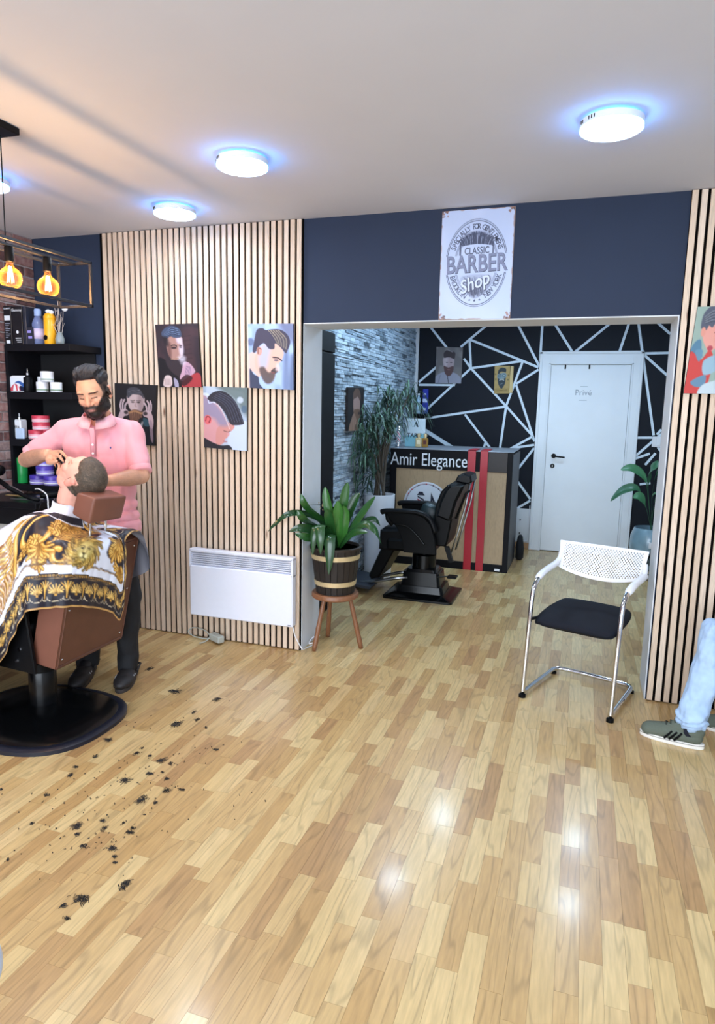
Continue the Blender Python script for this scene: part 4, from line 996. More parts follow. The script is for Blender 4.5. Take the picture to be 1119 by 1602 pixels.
def leaf(mb, pts, wid, up=Vector((0,0,1)), fold=.25, n=14, shape='strap', side=None):
    C = catmull(pts, max(2, n//(len(pts)-1))); m_ = len(C); vs = []
    for i, p in enumerate(C):
        t = Vector(C[min(i+1, m_-1)]-C[max(i-1, 0)]).normalized()
        s_ = Vector(side) if side is not None else t.cross(up)
        s_ = (s_ - t*s_.dot(t))
        s_ = s_.normalized() if s_.length > 1e-3 else Vector((1,0,0))
        nn = s_.cross(t); q = i/(m_-1)
        if shape == 'strap': w = wid*(min(1, .35+q*2.2))*(max(0.02, 1-max(0, (q-.55)/.45)**2.0))
        elif shape == 'lily': w = wid*(0.06 if q < .45 else max(.03, math.sin(math.pi*min(1, (q-.43)/.57))**.75))
        else: w = wid*max(.05, math.sin(math.pi*min(1, q*.9+.08))**.7)
        p = Vector(p)
        vs += [p-s_*w+nn*w*fold, p-s_*w*.5+nn*w*fold*.35, p, p+s_*w*.5+nn*w*fold*.35, p+s_*w+nn*w*fold]
    fs = []
    for i in range(m_-1):
        for k in range(4): fs.append((i*5+k, i*5+k+1, (i+1)*5+k+1, (i+1)*5+k))
    mb.add([tuple(v) for v in vs], fs)
M_leafA = leaf_mat('strap_leaf_green', '#12301c', '#33682a', .22)
pl = thing('potted_plant', (SX, SY, PT-.03), 'strap-leaved dark green plant arching out of the barrel pot', 'plant')
zb = PT-.035
def W(px, py, y):   # helper used only to read positions off a vertical plane at depth y
    d = Rm @ Vector(((px-559.5)/1049.8, -(py-801)/1049.8, -1)); k = (y-CAM_POS[1])/d.y
    return Vector(CAM_POS)+d*k
LV = [ # tip path: list of (dx, dy, z) from the pot centre
 ([(0,0,zb),(-.03,-.02,zb+.16),(-.06,-.03,zb+.30),(-.07,-.03,zb+.37)], .030, .8),
 ([(0,0,zb),(.02,.0,zb+.18),(.045,.0,zb+.33),(.06,.0,zb+.40)], .032, .6),
 ([(0,0,zb),(.01,-.03,zb+.15),(.02,-.05,zb+.24),(.02,-.06,zb+.30)], .036, 1.0),
 ([(0,0,zb),(-.06,.0,zb+.15),(-.13,.0,zb+.27),(-.16,.0,zb+.34)], .030, .5),
 ([(0,0,zb),(.08,.0,zb+.13),(.16,.0,zb+.25),(.23,.0,zb+.33)], .034, .45),
 ([(0,0,zb),(-.09,-.02,zb+.12),(-.14,-.03,zb+.2),(-.18,-.03,zb+.25)], .036, .4),
 ([(0,0,zb),(-.10,-.04,zb+.18),(-.20,-.05,zb+.235),(-.28,-.06,zb+.18),(-.325,-.06,zb+.13)], .020, .15),
 ([(0,0,zb),(.09,-.02,zb+.12),(.18,-.03,zb+.175),(.25,-.04,zb+.14),(.285,-.04,zb+.07)], .026, .3),
 ([(0,0,zb),(.07,-.05,zb+.09),(.14,-.08,zb+.135),(.22,-.10,zb+.14)], .026, .35),
 ([(0,0,zb),(-.08,-.05,zb+.10),(-.15,-.08,zb+.15),(-.22,-.10,zb+.13)], .030, .2),
 ([(0,0,zb),(-.04,-.09,zb+.13),(-.07,-.14,zb+.16),(-.085,-.17,zb+.10),(-.09,-.175,zb+.0)], .032, .25),
 ([(0,0,zb),(.0,-.10,zb+.11),(.01,-.16,zb+.10),(.015,-.18,zb+.0),(.015,-.185,zb-.10)], .036, .2),
 ([(0,0,zb),(-.03,-.10,zb+.14),(-.05,-.16,zb+.17),(-.04,-.19,zb+.10),(-.035,-.19,zb+.01)], .034, .3),
 ([(0,0,zb),(-.09,-.06,zb+.07),(-.14,-.08,zb+.10),(-.19,-.09,zb+.12)], .028, .5),
 ([(0,0,zb),(.03,.05,zb+.16),(.07,.09,zb+.28),(.10,.11,zb+.33)], .032, .35),
 ([(0,0,zb),(-.04,.06,zb+.14),(-.09,.10,zb+.24),(-.12,.12,zb+.28)], .032, .3),
 ([(0,0,zb),(.04,-.02,zb+.14),(.05,-.03,zb+.23),(.05,-.04,zb+.27)], .040, .95),
 ([(0,0,zb),(.12,.05,zb+.15),(.2,.08,zb+.19),(.24,.09,zb+.15)], .024, .2),
 ([(0,0,zb),(-.02,-.05,zb+.13),(-.03,-.08,zb+.22),(-.04,-.09,zb+.25)], .032, .4),
]
for i, (pts, w, rn) in enumerate(LV):
    mb = MB(); mb.rnd = rn
    side = (1, .2, 0) if i in (0,1,2,3,10,11,12,16,18,5,14,15) else ((-.25, .45, .8) if pts[-1][0] > 0 else (.25, .45, .8))
    Q = []
    for j, p in enumerate(pts):
        x, y, z = SX+p[0]*1.08+.008, SY+p[1], zb+(p[2]-zb)*1.12
        if p[0] < -.10: y = min(y, SY-.10-(-p[0])*.55)
        Q.append((x, y, z))
    leaf(mb, Q, w*.92, n=24, side=side)
    mb.build('leaf', M_leafA, pl, smooth=True)
mb = MB(); r_ = random.Random(2)
fl_ = MB()
mb.tube(catmull([(SX, SY, zb), (SX-.06, SY, zb+.2), (SX-.075, SY, zb+.31)], 6), .003, 6)
for k in range(26): mb.lathe([(0, -.006), (.005, 0), (0, .006)], (SX-.075+r_.gauss(0,.016), SY+r_.gauss(0,.012), zb+.31+r_.gauss(0,.022)), 6)
o = mb.build('flower_spike', mat('dry_flower', '#b8a078', .8), pl, smooth=True); o['label'] = 'cream and brown flower spike'

# ------------------------------------------------------------------ white planter with dracaena
wx, wy = -1.715, 2.0
t = thing('white_planter', (wx, wy, 0), 'tall round white planter in the rear room beside the desk', 'pot')
MB().lathe([(.118, 0), (.122, .02), (.142, .765), (.142, .775), (.130, .776), (.128, .72)], (wx, wy, 0), 48).build('body', mat('planter_white', '#dfe5ee', .3, noise=.01), t, smooth=True, auto=35)
MB().lathe([(.001, .735), (.126, .730)][::-1], (wx, wy, 0), 32).build('soil', M_soil, t)
dr_ = thing('dracaena', (wx, wy, .73), 'tall thin-leaved dracaena spilling over the desk from the white planter', 'plant')
r_ = random.Random(9); tips = []
M_bark = mat('dracaena_bark', '#4a4238', .8)
for k, (ex, ey, ez) in enumerate(((-.02, .05, 1.22), (.08, .28, 1.60), (.0, -.12, 1.38), (.04, .12, 1.45), (-.04, .35, 1.66), (.15, .40, 1.68), (.02, -.25, 1.15), (-.05, -.30, 1.30), (-.06, -.10, 1.50), (.0, -.2, 1.00))):
    p = catmull([(wx+.05*math.cos(k*2.4), wy+.05*math.sin(k*2.4), .73), (wx+ex*.25, wy+ey*.3, .73+(ez-.73)*.5), (wx+ex, wy+ey, ez)], 6)
    MB().tube(p, [.012]*7+[.008]*(len(p)-7), 8).build('cane', M_bark, dr_, smooth=True); tips.append(Vector(p[-1]))
M_leafB = leaf_mat('dracaena_leaf', '#1f342c', '#5a7a64', .45)
leaves = []
for ti, c0 in enumerate(tips):
    for k in range(64):
        a = r_.random()*2*math.pi; el = r_.uniform(-.1, 1.2); L_ = r_.uniform(.20, .36)
        d = Vector((math.cos(a)*math.cos(el), math.sin(a)*math.cos(el), math.sin(el)))
        s0 = c0 + Vector((0, 0, -r_.random()*.22))
        mid = s0 + d*L_*.5; end = s0 + d*L_*.8 + Vector((0, 0, -L_*r_.uniform(.25, .7)))
        if end.x < XS+.04: end.x = XS+.04+.02*r_.random()
        if mid.x < XS+.04: mid.x = XS+.045
        if end.x > -1.70 and end.z < 1.22: continue
        mb = MB(); mb.rnd = r_.random(); leaf(mb, [s0, mid, end], .0065, fold=.1, n=6); leaves.append(mb)
for mb in leaves[:290]: mb.build('leaf', M_leafB, dr_, smooth=True)
big = MB()
for mb in leaves[290:]:
    big.rnd = mb.rnd; big.add(mb.v, mb.f)
big.build('leaf_mass', M_leafB, dr_, smooth=True)['kind'] = 'stuff'

# ------------------------------------------------------------------ blue pot with peace lily, wire stand
bx, by = .715, 3.34
t = thing('blue_pot', (bx, by, 0), 'glazed pale blue rounded pot right of the white door', 'pot')
MB().lathe([(.10, 0), (.13, .02), (.175, .12), (.195, .24), (.190, .34), (.165, .41), (.158, .425), (.150, .425), (.155, .38), (.001, .375)], (bx, by, 0), 40).build('body', mat('blue_glaze', '#7d9aa8', .25, noise=.15, nscale=9, coat=.5), t, smooth=True, auto=60)
MB().lathe([(.001, .385), (.150, .378)][::-1], (bx, by, 0), 24).build('soil', M_soil, t)
MB().box((bx-.03, by-.2, .25), (bx+.02, by-.186, .31), bev=.002).build('label', M_white_plastic, t)
t = thing('peace_lily', (bx, by, .385), 'broad-leaved green peace lily growing out of the blue pot', 'plant')
M_leafC = leaf_mat('lily_leaf', '#1d4a33', '#4c8a5a', .35)
zb = .385
def LL(pts): return [(bx+p[0], by+p[1], zb+p[2]) for p in pts]
LY = [([(0,0,0),(-.07,0,.25),(-.16,0,.42),(-.28,0,.40),(-.40,0,.28)], .050), ([(0,0,0),(-.05,0,.3),(-.10,0,.52),(-.22,0,.62),(-.33,0,.60)], .045),
 ([(0,0,0),(-.02,0,.35),(.0,0,.60),(.08,0,.78),(.20,0,.82)], .085), ([(0,0,0),(.0,-.03,.3),(.04,-.06,.48),(.10,-.1,.56),(.2,-.12,.62)], .06),
 ([(0,0,0),(-.02,-.06,.22),(-.03,-.10,.38),(.02,-.15,.42),(.08,-.2,.38)], .07), ([(0,0,0),(.05,0,.25),(.14,0,.42),(.24,0,.46),(.32,0,.38)], .06),
 ([(0,0,0),(.06,.05,.3),(.14,.1,.5),(.24,.12,.6),(.34,.12,.58)], .06), ([(0,0,0),(-.04,.08,.3),(-.06,.12,.5),(-.04,.14,.62),(.02,.15,.7)], .06),
 ([(0,0,0),(-.05,-.06,.18),(-.1,-.1,.30),(-.15,-.12,.36),(-.2,-.12,.34)], .045), ([(0,0,0),(.03,-.08,.15),(.07,-.12,.25),(.12,-.15,.30),(.18,-.16,.28)], .05)]
for i, (p, w) in enumerate(LY):
    mb = MB(); mb.rnd = random.random(); leaf(mb, LL(p), w, n=20, shape='lily', side=(.35, .9, .1) if i in (2, 4) else (.25, .5, .8), fold=.3); mb.build('leaf', M_leafC, t, smooth=True)
for (x, z) in ((.03, .30), (.10, .36)):
    mb = MB(); leaf(mb, LL([(x*.5,-.1,0),(x,-.15,z*.8),(x,-.16,z),(x+.01,-.17,z+.07)]), .022, n=12, shape='lily', side=(1,0,0), fold=.5); mb.build('white_flower', M_white_plastic, t, smooth=True)['label'] = 'white spathe'
t = thing('wire_basket', (.83, 2.95, 0), 'black wire side table half hidden by the right jamb', 'table')
mb = MB()
for k in range(28):
    a = 2*math.pi*k/28; mb.tube([(.83+.10*math.cos(a), 2.95+.10*math.sin(a), .38), (.83+.19*math.cos(a), 2.95+.19*math.sin(a), .10), (.83+.20*math.cos(a), 2.95+.20*math.sin(a), .0)], .0028, 5)
mb.build('wire_side', M_black, t)['kind'] = 'stuff'
for r, z in ((.10, .38), (.19, .10), (.20, .005)):
    pts = [(.83+r*math.cos(a), 2.95+r*math.sin(a), z) for a in np.linspace(0, 2*math.pi, 41)]; MB().tube(pts, .004, 6, cap=False).build('ring', M_black, t, smooth=True)
MB().lathe([(.001, .384), (.105, .384), (.105, .392), (.001, .392)], (.83, 2.95, 0), 32).build('top', M_black, t)
# ------------------------------------------------------------------ visitor chairs
M_seatblk = mat('seat_fabric', '#1a1c24', .85, noise=.08, nscale=200, bump=.3, bscale=900, spec=.2)
def catp(pts, n=6): return [Vector(p) for p in catmull(pts, n)]
def visitor_chair(label):
    """local axes: x to the viewer's right, y towards the backrest, front at -y"""
    t = thing('visitor_chair', (0, 0, 0), label, 'chair')
    tr_ = .0125
    for s in (-1, 1):
        pts = [(s*.235, -.235, .03), (s*.235, -.228, .10), (s*.235, -.20, .38), (s*.235, -.18, .54), (s*.235, -.155, .605), (s*.236, -.10, .640), (s*.238, -.04, .652)]
        MB().tube(catp(pts), tr_, 14).build('front_leg', M_chrome, t, smooth=True)
        arm = [(s*.238, -.10, .644), (s*.239, -.03, .660), (s*.241, .06, .668), (s*.243, .15, .672), (s*.243, .19, .676)]
        P_ = catp(arm); MB().tube(P_, [.017]*2+[.021]*(len(P_)-2), 14, flat=.8).build('armrest', M_white_plastic, t, smooth=True)['label'] = 'white plastic armrest'
        MB().lathe([(.019, 0), (.019, .016), (.014, .02)], (s*.235, -.235, 0), 16).build('foot_cap', M_blackp, t, smooth=True, auto=40)
        MB().lathe([(.017, 0), (.017, .012), (.012, .016)], (s*.222, .205, 0), 16).build('foot_cap', M_blackp, t, smooth=True, auto=40)
        MB().tube([(s*.215, -.09, .425), (s*.236, -.185, .43)], .009, 8).build('seat_bracket', M_black, t)
    pts = []
    s = -1
    base = [(-.235, -.235, .045), (-.235, -.215, .028), (-.233, -.15, .027), (-.226, .10, .027), (-.222, .19, .028), (-.20, .225, .029), (-.15, .232, .030), (0, .232, .032), (.15, .232, .030), (.20, .225, .029), (.222, .19, .028), (.226, .10, .027), (.233, -.15, .027), (.235, -.215, .028), (.235, -.235, .045)]
    MB().tube(catp(base, 4), tr_, 14).build('base_tube', M_chrome, t, smooth=True)
    # seat cushion
    nx_, ny_ = 20, 16; top = []; bot = []
    for j in range(ny_+1):
        for i in range(nx_+1):
            u = -1+2*i/nx_; v = -1+2*j/ny_
            hw = .222-.03*max(0, v)**2-.012*max(0, -v)**4
            k = (1-abs(u)**7*.0); x = u*hw*(1-.05*abs(v)**8); y = v*.215*(1-.07*abs(u)**6)
            e = min(1, ((1-abs(u)**10)*(1-abs(v)**10))**.5)
            z0 = .432+.035*((v+1)/2)
            top.append((x, y, z0+.018*e+.006*(1-u*u)-(.016*max(0, -v)**3))); bot.append((x*.97, y*.97, z0-.030*e-.0-(.010*max(0, -v)**3)))
    mb = MB(); n = (nx_+1)*(ny_+1); fs = []
    for j in range(ny_):
        for i in range(nx_):
            a = j*(nx_+1)+i; fs.append((a, a+1, a+nx_+2, a+nx_+1)); fs.append((n+a, n+a+nx_+1, n+a+nx_+2, n+a+1))
    for i in range(nx_): a = i; fs.append((a, n+a, n+a+1, a+1)); a = ny_*(nx_+1)+i; fs.append((a, a+1, n+a+1, n+a))
    for j in range(ny_): a = j*(nx_+1); fs.append((a, a+nx_+1, n+a+nx_+1, n+a)); a += nx_; fs.append((a, n+a, n+a+nx_+1, a+nx_+1))
    mb.add(top+bot, fs).build('seat', M_seatblk, t, smooth=True)
    # perforated backrest: a real lattice with diamond holes
    def BP(u, v, d=0):   # u across -1..1, v up 0..1
        hw = .232+.014*v
        zb = .655-.052*(1-u*u)**.9; zt = .800+.004*u*u
        z = zb+(zt-zb)*v
        y = .205+.030*(1-u*u)+(.045*(v-.2))
        return Vector((u*hw, y+d, z))
    mb = MB(); NX, NY = 54, 16; th = .007
    idx = {}
    def V_(u, v, d):
        k = (round(u, 5), round(v, 5), d)
        if k not in idx: idx[k] = len(mb.v); mb.v.append(tuple(BP(u, v, th if d else 0)))
        return idx[k]
    def F_(l):
        mb.f.append(tuple(l)); mb.m.append(0); mb.r.append(.5)
    u0, v0 = .90, .10
    for i in range(NX):
        for j in range(NY):
            ua, ub = -u0+2*u0*i/NX, -u0+2*u0*(i+1)/NX; va, vb = v0+(.92-v0)*j/NY, v0+(.92-v0)*(j+1)/NY
            uc, vc = (ua+ub)/2, (va+vb)/2; hole = (i+j) % 2 == 0
            for d in (0, 1):
                c4 = [(ua, va), (ub, va), (ub, vb), (ua, vb)]
                if not hole: q = [V_(a, b, d) for a, b in c4]; F_(q if d else q[::-1])
                else:
                    ru, rv = (ub-ua)*.47, (vb-va)*.47
                    h = [(uc+ru*math.cos(k*math.pi/4+math.pi/8*0), vc+rv*math.sin(k*math.pi/4)) for k in range(8)]
                    hv = [V_(a, b, d) for a, b in h]; cv_ = [V_(a, b, d) for a, b in c4]
                    for k, (c_, l) in enumerate(((1, (6, 7, 0)), (2, (0, 1, 2)), (3, (2, 3, 4)), (0, (4, 5, 6)))):
                        for m_ in range(2):
                            f = [cv_[c_], hv[l[m_+1]], hv[l[m_]]]; F_(f[::-1] if d == 0 and False else (f if d == 0 else f[::-1]))
                    for (ca, cb, hm) in ((0, 1, 6), (1, 2, 0), (2, 3, 2), (3, 0, 4)):
                        f = [cv_[ca], hv[hm], cv_[cb]]; F_(f if d == 0 else f[::-1])
                    if d == 1:
                        h0 = [V_(a, b, 0) for a, b in h]
                        for k in range(8): F_([h0[k], h0[(k+1) % 8], hv[(k+1) % 8], hv[k]])
    # frame border around the lattice
    def strip(ring_in, ring_out):
        for d in (0, 1):
            for k in range(len(ring_in)):
                a, b = ring_in[k], ring_in[(k+1) % len(ring_in)]; c_, e = ring_out[k], ring_out[(k+1) % len(ring_in)]
                f = [V_(*a, d), V_(*b, d), V_(*e, d), V_(*c_, d)]; F_(f if d else f[::-1])
        for k in range(len(ring_in)):
            c_, e = ring_out[k], ring_out[(k+1) % len(ring_in)]
            F_([V_(*c_, 0), V_(*e, 0), V_(*e, 1), V_(*c_, 1)])
    ri = [(-u0+2*u0*i/NX, v0) for i in range(NX)]+[(u0, v0+(.92-v0)*j/NY) for j in range(NY)]+[(u0-2*u0*i/NX, .92) for i in range(NX)]+[(-u0, .92-(.92-v0)*j/NY) for j in range(NY)]
    ro = []
    for (u, v) in ri:
        ru = u/u0; rv = (v-v0)/(.92-v0)
        ro.append((round(ru, 5), round(rv, 5)))
    strip(ri, ro)
    o = mb.build('backrest', M_white_plastic, t, smooth=True, auto=30)
    o['label'] = 'white perforated plastic backrest'
    for s in (-1, 1): MB().tube(catp([(s*.243, .185, .676), (s*.236, .222, .70), (s*.232, .232, .735)]), .016, 10).build('back_socket', M_white_plastic, t, smooth=True)
    return t
vc = visitor_chair('white-backed cantilever visitor chair with black seat, facing the room by the right jamb')
def rot_to(t, w): t.rotation_euler = (0, 0, math.atan2(w[1], w[0]))
vc.location = (.08, -.07, 0); rot_to(vc, (.95, -.31))
v2 = copy_tree(vc); v2.location = (1.20, -.40, 0); v2.rotation_euler = (0, 0, math.radians(-90+8)); v2['label'] = 'white-backed visitor chair under the seated person in light jeans'
PSX, PSY = -1.121, -3.066
pf = thing('round_stool', (PSX, PSY, 0), 'pale blue-grey round stool in the near left corner, only its rim in view', 'stool')
M_pf = mat('stool_pale_blue', '#b9c6d6', .35, noise=.01)
MB().lathe([(.001, .455), (.165, .455), (.178, .465), (.182, .480), (.178, .495), (.165, .502), (.001, .505)], (PSX, PSY, 0), 48).build('seat', M_pf, pf, smooth=True, auto=50)
for k in range(4):
    a = math.pi/4+k*math.pi/2; MB().tube([(PSX+.10*math.cos(a), PSY+.10*math.sin(a), .46), (PSX+.16*math.cos(a), PSY+.16*math.sin(a), 0)], .012, 10).build('leg', M_chrome, pf, smooth=True)
for v in (vc, v2): v['group'] = 'white visitor chairs'

# ------------------------------------------------------------------ black barber chair in the rear room
bc = thing('barber_chair', (-1.19, 1.60, 0), 'black reclining barber chair on a square base in front of the desk', 'chair')
cx, cy = -1.19, 1.60
mb = MB()
def frus(mb, z0, h0, w0, z1, h1, w1, cx=cx, cy=cy, r=.03):
    def ringr(z, hx, hy):
        P = []
        for (sx, sy, a0) in ((1,1,0),(-1,1,90),(-1,-1,180),(1,-1,270)):
            for k in range(5): a = math.radians(a0+90*k/4); P.append((cx+sx*(hx-r)+r*math.cos(a), cy+sy*(hy-r)+r*math.sin(a), z))
        return P
    A, B = ringr(z0, h0, w0), ringr(z1, h1, w1); n = len(A)
    mb.add(A+B, [tuple(reversed(range(n))), tuple(range(n, 2*n))]+[(k, (k+1) % n, n+(k+1) % n, n+k) for k in range(n)])
M_gl = mat('black_gloss', '#08090b', .22, noise=.1, spec=.25)
frus(mb, 0, .290, .255, .018, .290, .255); frus(mb, .018, .280, .245, .045, .21, .18)
mb.build('base_plate', M_gl, bc, smooth=True, auto=35)
mb = MB(); frus(mb, .045, .20, .16, .10, .185, .15); frus(mb, .10, .165, .135, .21, .15, .125); frus(mb, .21, .13, .12, .235, .12, .11)
mb.build('pedestal', M_gl, bc, smooth=True, auto=35)
MB().lathe([(.10, .235), (.10, .345), (.085, .35), (.06, .352), (.06, .40)], (cx, cy, 0), 28).build('column_cover', M_gl, bc, smooth=True, auto=35)
mb = MB()
y0, y1 = 1.36, 1.84
mb.box((-1.46, y0, .40), (-1.06, y1, .50), bev=.02); mb.build('seat_frame', M_blackp, bc)
sc_ = MB().box((-1.53, y0+.03, .45), (-1.06, y1-.03, .58), bev=.035); sc_.build('seat', M_leather_blk, bc, smooth=True, auto=50)
side = [(-1.30, .405), (-1.035, .405), (-1.045, .52), (-1.085, .64), (-1.14, .70), (-1.22, .725), (-1.46, .725), (-1.42, .66), (-1.36, .60), (-1.32, .52)]
for ya, yb in ((1.315, 1.355), (1.845, 1.885)):
    o = MB().prism(side, ya, yb, 'y', bev=.006).build('side_panel', M_blackp, bc)
    yo = ya-.003 if ya < 1.5 else yb+.003
    MB().tube(catp([(-1.38, yo, .63), (-1.28, yo, .62), (-1.20, yo, .56), (-1.13, yo, .48)]), .008, 8).build('side_rib', M_gl, bc, smooth=True)
for yc in (1.335, 1.865):
    P_ = catp([(-1.50, yc, .715), (-1.46, yc, .727), (-1.30, yc, .735), (-1.20, yc, .732), (-1.12, yc, .705), (-1.075, yc, .650), (-1.05, yc, .58)], 5)
    MB().tube(P_, [.022]+[.028]*(len(P_)-2)+[.020], 14, flat=.8).build('armrest', M_leather_blk, bc, smooth=True)
    MB().tube([(-1.45, yc, .715), (-1.44, yc, .66), (-1.40, yc, .62)], .02, 10).build('armrest_support', M_blackp, bc, smooth=True)
# block under the front of the seat, leg rest and footplate
MB().prism([(-1.53, .40), (-1.31, .40), (-1.31, .55), (-1.36, .575), (-1.52, .56)], y0+.02, y1-.02, 'y', bev=.015).build('leg_cushion', M_leather_blk, bc)
MB().prism([(-1.39, .42), (-1.51, .42), (-1.62, .16), (-1.60, .13), (-1.53, .15)], y0+.05, y1-.05, 'y', bev=.015).build('leg_rest', M_blackp, bc)
MB().prism([(-1.86, .070), (-1.60, .045), (-1.58, .075), (-1.85, .10)], y0+.02, y1-.04, 'y', bev=.006).build('footplate', mat('footplate_rubber', '#252b36', .5), bc)
for yy in (y0+.12, y1-.14): MB().tube([(-1.74, yy, .07), (-1.56, yy, .10), (-1.42, yy, .14), (-1.30, yy, .16)], .014, 10).build('footplate_arm', M_steel, bc, smooth=True)
# backrest
MB().prism([(-1.085, .50), (-1.075, .78), (-1.035, .90), (-.985, .955), (-.90, .965), (-.875, .93), (-.925, .76), (-.965, .50), (-.98, .46), (-1.07, .46)], y0+.05, y1-.05, 'y', bev=.012).build('lower_back', M_blackp, bc)
MB().prism([(-1.055, .71), (-1.03, .83), (-.99, .925), (-.955, .965), (-.90, .98), (-.845, .965), (-.855, .93), (-.90, .83), (-.935, .69), (-.96, .675)], y0+.0, y1-.0, 'y', bev=.02).build('backrest', M_leather_blk, bc, smooth=False)
MB().prism([(-.935, .985), (-.915, 1.03), (-.865, 1.048), (-.81, 1.035), (-.80, .985), (-.825, .965), (-.90, .972)], y0+.10, y1-.10, 'y', bev=.014).build('headrest', M_leather_blk, bc)
for yy in (y0+.12, y1-.12):
    MB().tube([(-.815, yy, .98), (-.84, yy, .80), (-.90, yy, .55), (-.95, yy, .38)], .008, 8).build('back_bar', M_steel, bc, smooth=True)
MB().tube([(-.90, y0+.02, .70), (-.83, y0+.02, .90), (-.80, y0+.02, .93)], .010, 8).build('recline_bar', M_blackp, bc, smooth=True)
MB().prism([(-.99, .46), (-.955, .46), (-.915, .34), (-.945, .33)], y0+.05, y0+.09, 'y').build('hinge_plate', M_blackp, bc)
MB().tube(catp([(-1.09, y0+.15, .17), (-1.0, y0+.1, .20), (-.93, y0+.08, .215)]), .006, 8).build('pump_lever', M_steel, bc, smooth=True)
MB().box((-.955, y0+.03, .205), (-.88, y0+.12, .222), bev=.005).build('pedal', M_blackp, bc)
tag(MB().box((-.11, -.055, -.085), (.11, .055, .085), bev=.03).build('cushion', mat('green_black_leather', '#1b2c30', .4, noise=.2, nscale=20, bump=.3, bscale=60), smooth=True, auto=60), 'small dark green cushion leaning on the seat of the black barber chair', 'cushion')
D.objects['cushion'].location = (-1.165, 1.62, .66); D.objects['cushion'].rotation_euler = (0, math.radians(-72), 0)

# ------------------------------------------------------------------ brown barber chair with the client
M_brown = mat('brown_vinyl', '#5f3a2c', .45, noise=.10, nscale=12, bump=.2, bscale=400)
M_brown_lit = mat('brown_vinyl_lit', '#75493a', .45, noise=.06, nscale=12, bump=.2, bscale=400)  # paler copy of the same vinyl, its lit face put into the colour
bb = thing('barber_chair', (-2.46, -1.33, 0), 'brown-backed black barber chair on a round black base, client seated in it', 'chair')
bb['group'] = bc['group'] = 'barber chairs'
M_basenavy = mat('base_rim_navy', '#131826', .4, noise=.1)
def sup(cx, cy, z, a, b, n=2.7, N_=56):
    P = []
    for k in range(N_):
        t = 2*math.pi*k/N_; c, s = math.cos(t), math.sin(t)
        P.append((cx+a*math.copysign(abs(c)**(2/n), c), cy+b*math.copysign(abs(s)**(2/n), s), z))
    return P
def loft(mb, rings, cap=(True, True)):
    n = len(rings[0]); vs = [p for r in rings for p in r]; fs = []
    for i in range(len(rings)-1):
        for k in range(n): fs.append((i*n+k, i*n+(k+1) % n, (i+1)*n+(k+1) % n, (i+1)*n+k))
    if cap[0]: fs.append(tuple(reversed(range(n))))
    if cap[1]: fs.append(tuple(range((len(rings)-1)*n, len(rings)*n)))
    mb.add(vs, fs); return mb
BX, BY, BA, BBb = -2.45, -1.345, .40, .34
loft(MB(), [sup(BX, BY, 0, BA, BBb), sup(BX, BY, .018, BA, BBb), sup(BX, BY, .026, BA-.012, BBb-.012), sup(BX, BY, .026, BA-.03, BBb-.03)]).build('base_rim', M_basenavy, bb, smooth=True, auto=35)
loft(MB(), [sup(BX, BY, .024, BA-.035, BBb-.035), sup(BX, BY, .040, BA-.06, BBb-.06), sup(BX, BY, .046, BA-.16, BBb-.13), sup(BX, BY, .055, .17, .15), sup(BX, BY, .062, .13, .12), sup(BX, BY, .062, .08, .08)]).build('base_plate', M_gl, bb, smooth=True, auto=35)
PXc, PYc = -2.475, -1.285
MB().lathe([(.065, .06), (.065, .24), (.062, .245), (.062, .34)], (PXc, PYc, 0), 32).build('column', M_gl, bb, smooth=True, auto=35)
MB().lathe([(.075, .235), (.075, .30), (.0, .30)], (PXc, PYc, 0), 24).build('column_collar', M_blackp, bb, smooth=True, auto=35)
YA, YBk = -1.405, -.915
MB().box((-2.95, YA-.02, .29), (-2.40, YBk+.02, .40), bev=.02).build('seat_frame', M_blackp, bb)
for ya, yb in ((YA-.045, YA-.02), (YBk+.02, YBk+.045)):
    MB().prism([(-2.36, .28), (-2.95, .31), (-3.02, .42), (-2.98, .62), (-2.90, .68), (-2.45, .70), (-2.40, .60)], ya, yb, 'y', bev=.006).build('side_panel', M_black, bb)
    MB().prism([(-2.46, .70), (-2.96, .68), (-3.0, .715), (-2.96, .735), (-2.47, .75)], ya-.02, yb+.02, 'y', bev=.012).build('armrest', M_leather_blk, bb)
for (x, z) in ((-2.44, .395), (-2.46, .335)):
    MB().lathe([(0, .006), (.008, .006), (.010, 0)], (0,0,0), 12, Matrix.Translation((x, YA-.045, z)) @ Matrix.Rotation(math.radians(90), 4, 'X')).build('bolt', M_chrome, bb)
MB().box((-2.98, YA+.01, .40), (-2.42, YBk-.01, .52), bev=.03).build('seat', M_leather_blk, bb, smooth=True, auto=50)
MB().prism([(-3.02, .42), (-2.97, .40), (-3.20, .10), (-3.25, .12)], YA+.05, YBk-.05, 'y', bev=.01).build('leg_rest', M_blackp, bb)
MB().box((-3.50, YA+.08, .075), (-3.16, YBk-.08, .10), bev=.006).build('footplate', M_steel, bb)
# backrest block: leather back face, side painted paler as the lit face
bk = [(-2.280, .295), (-2.150, .862), (-2.175, .885), (-2.255, .895), (-2.290, .87), (-2.415, .335), (-2.40, .31)]
o = MB().prism(bk, YA, YBk, 'y', bev=.008).build('backrest', M_brown, bb)
MB().prism([(p[0]*.985+(-2.28)*.015, p[1]*.97+.018) for p in bk], YA-.0025, YA+.002, 'y').build('lit_side', M_brown_lit, bb)
dirb = Vector((.13, 0, .567)).normalized(); nb_ = Vector((dirb.z, 0, -dirb.x))
def onback(y, q, off=0.0): p = Vector((-2.280, y, .295))+dirb*q+nb_*off; return p
for y in (YA+.012, YBk-.012): MB().tube([onback(y, .012, .001), onback(y, .57, .001)], .0032, 6).build('piping', M_brown, bb)
for q in (.014, .568): MB().tube([onback(YA+.012, q, .001), onback(YBk-.012, q, .001)], .0032, 6).build('piping', M_brown, bb)
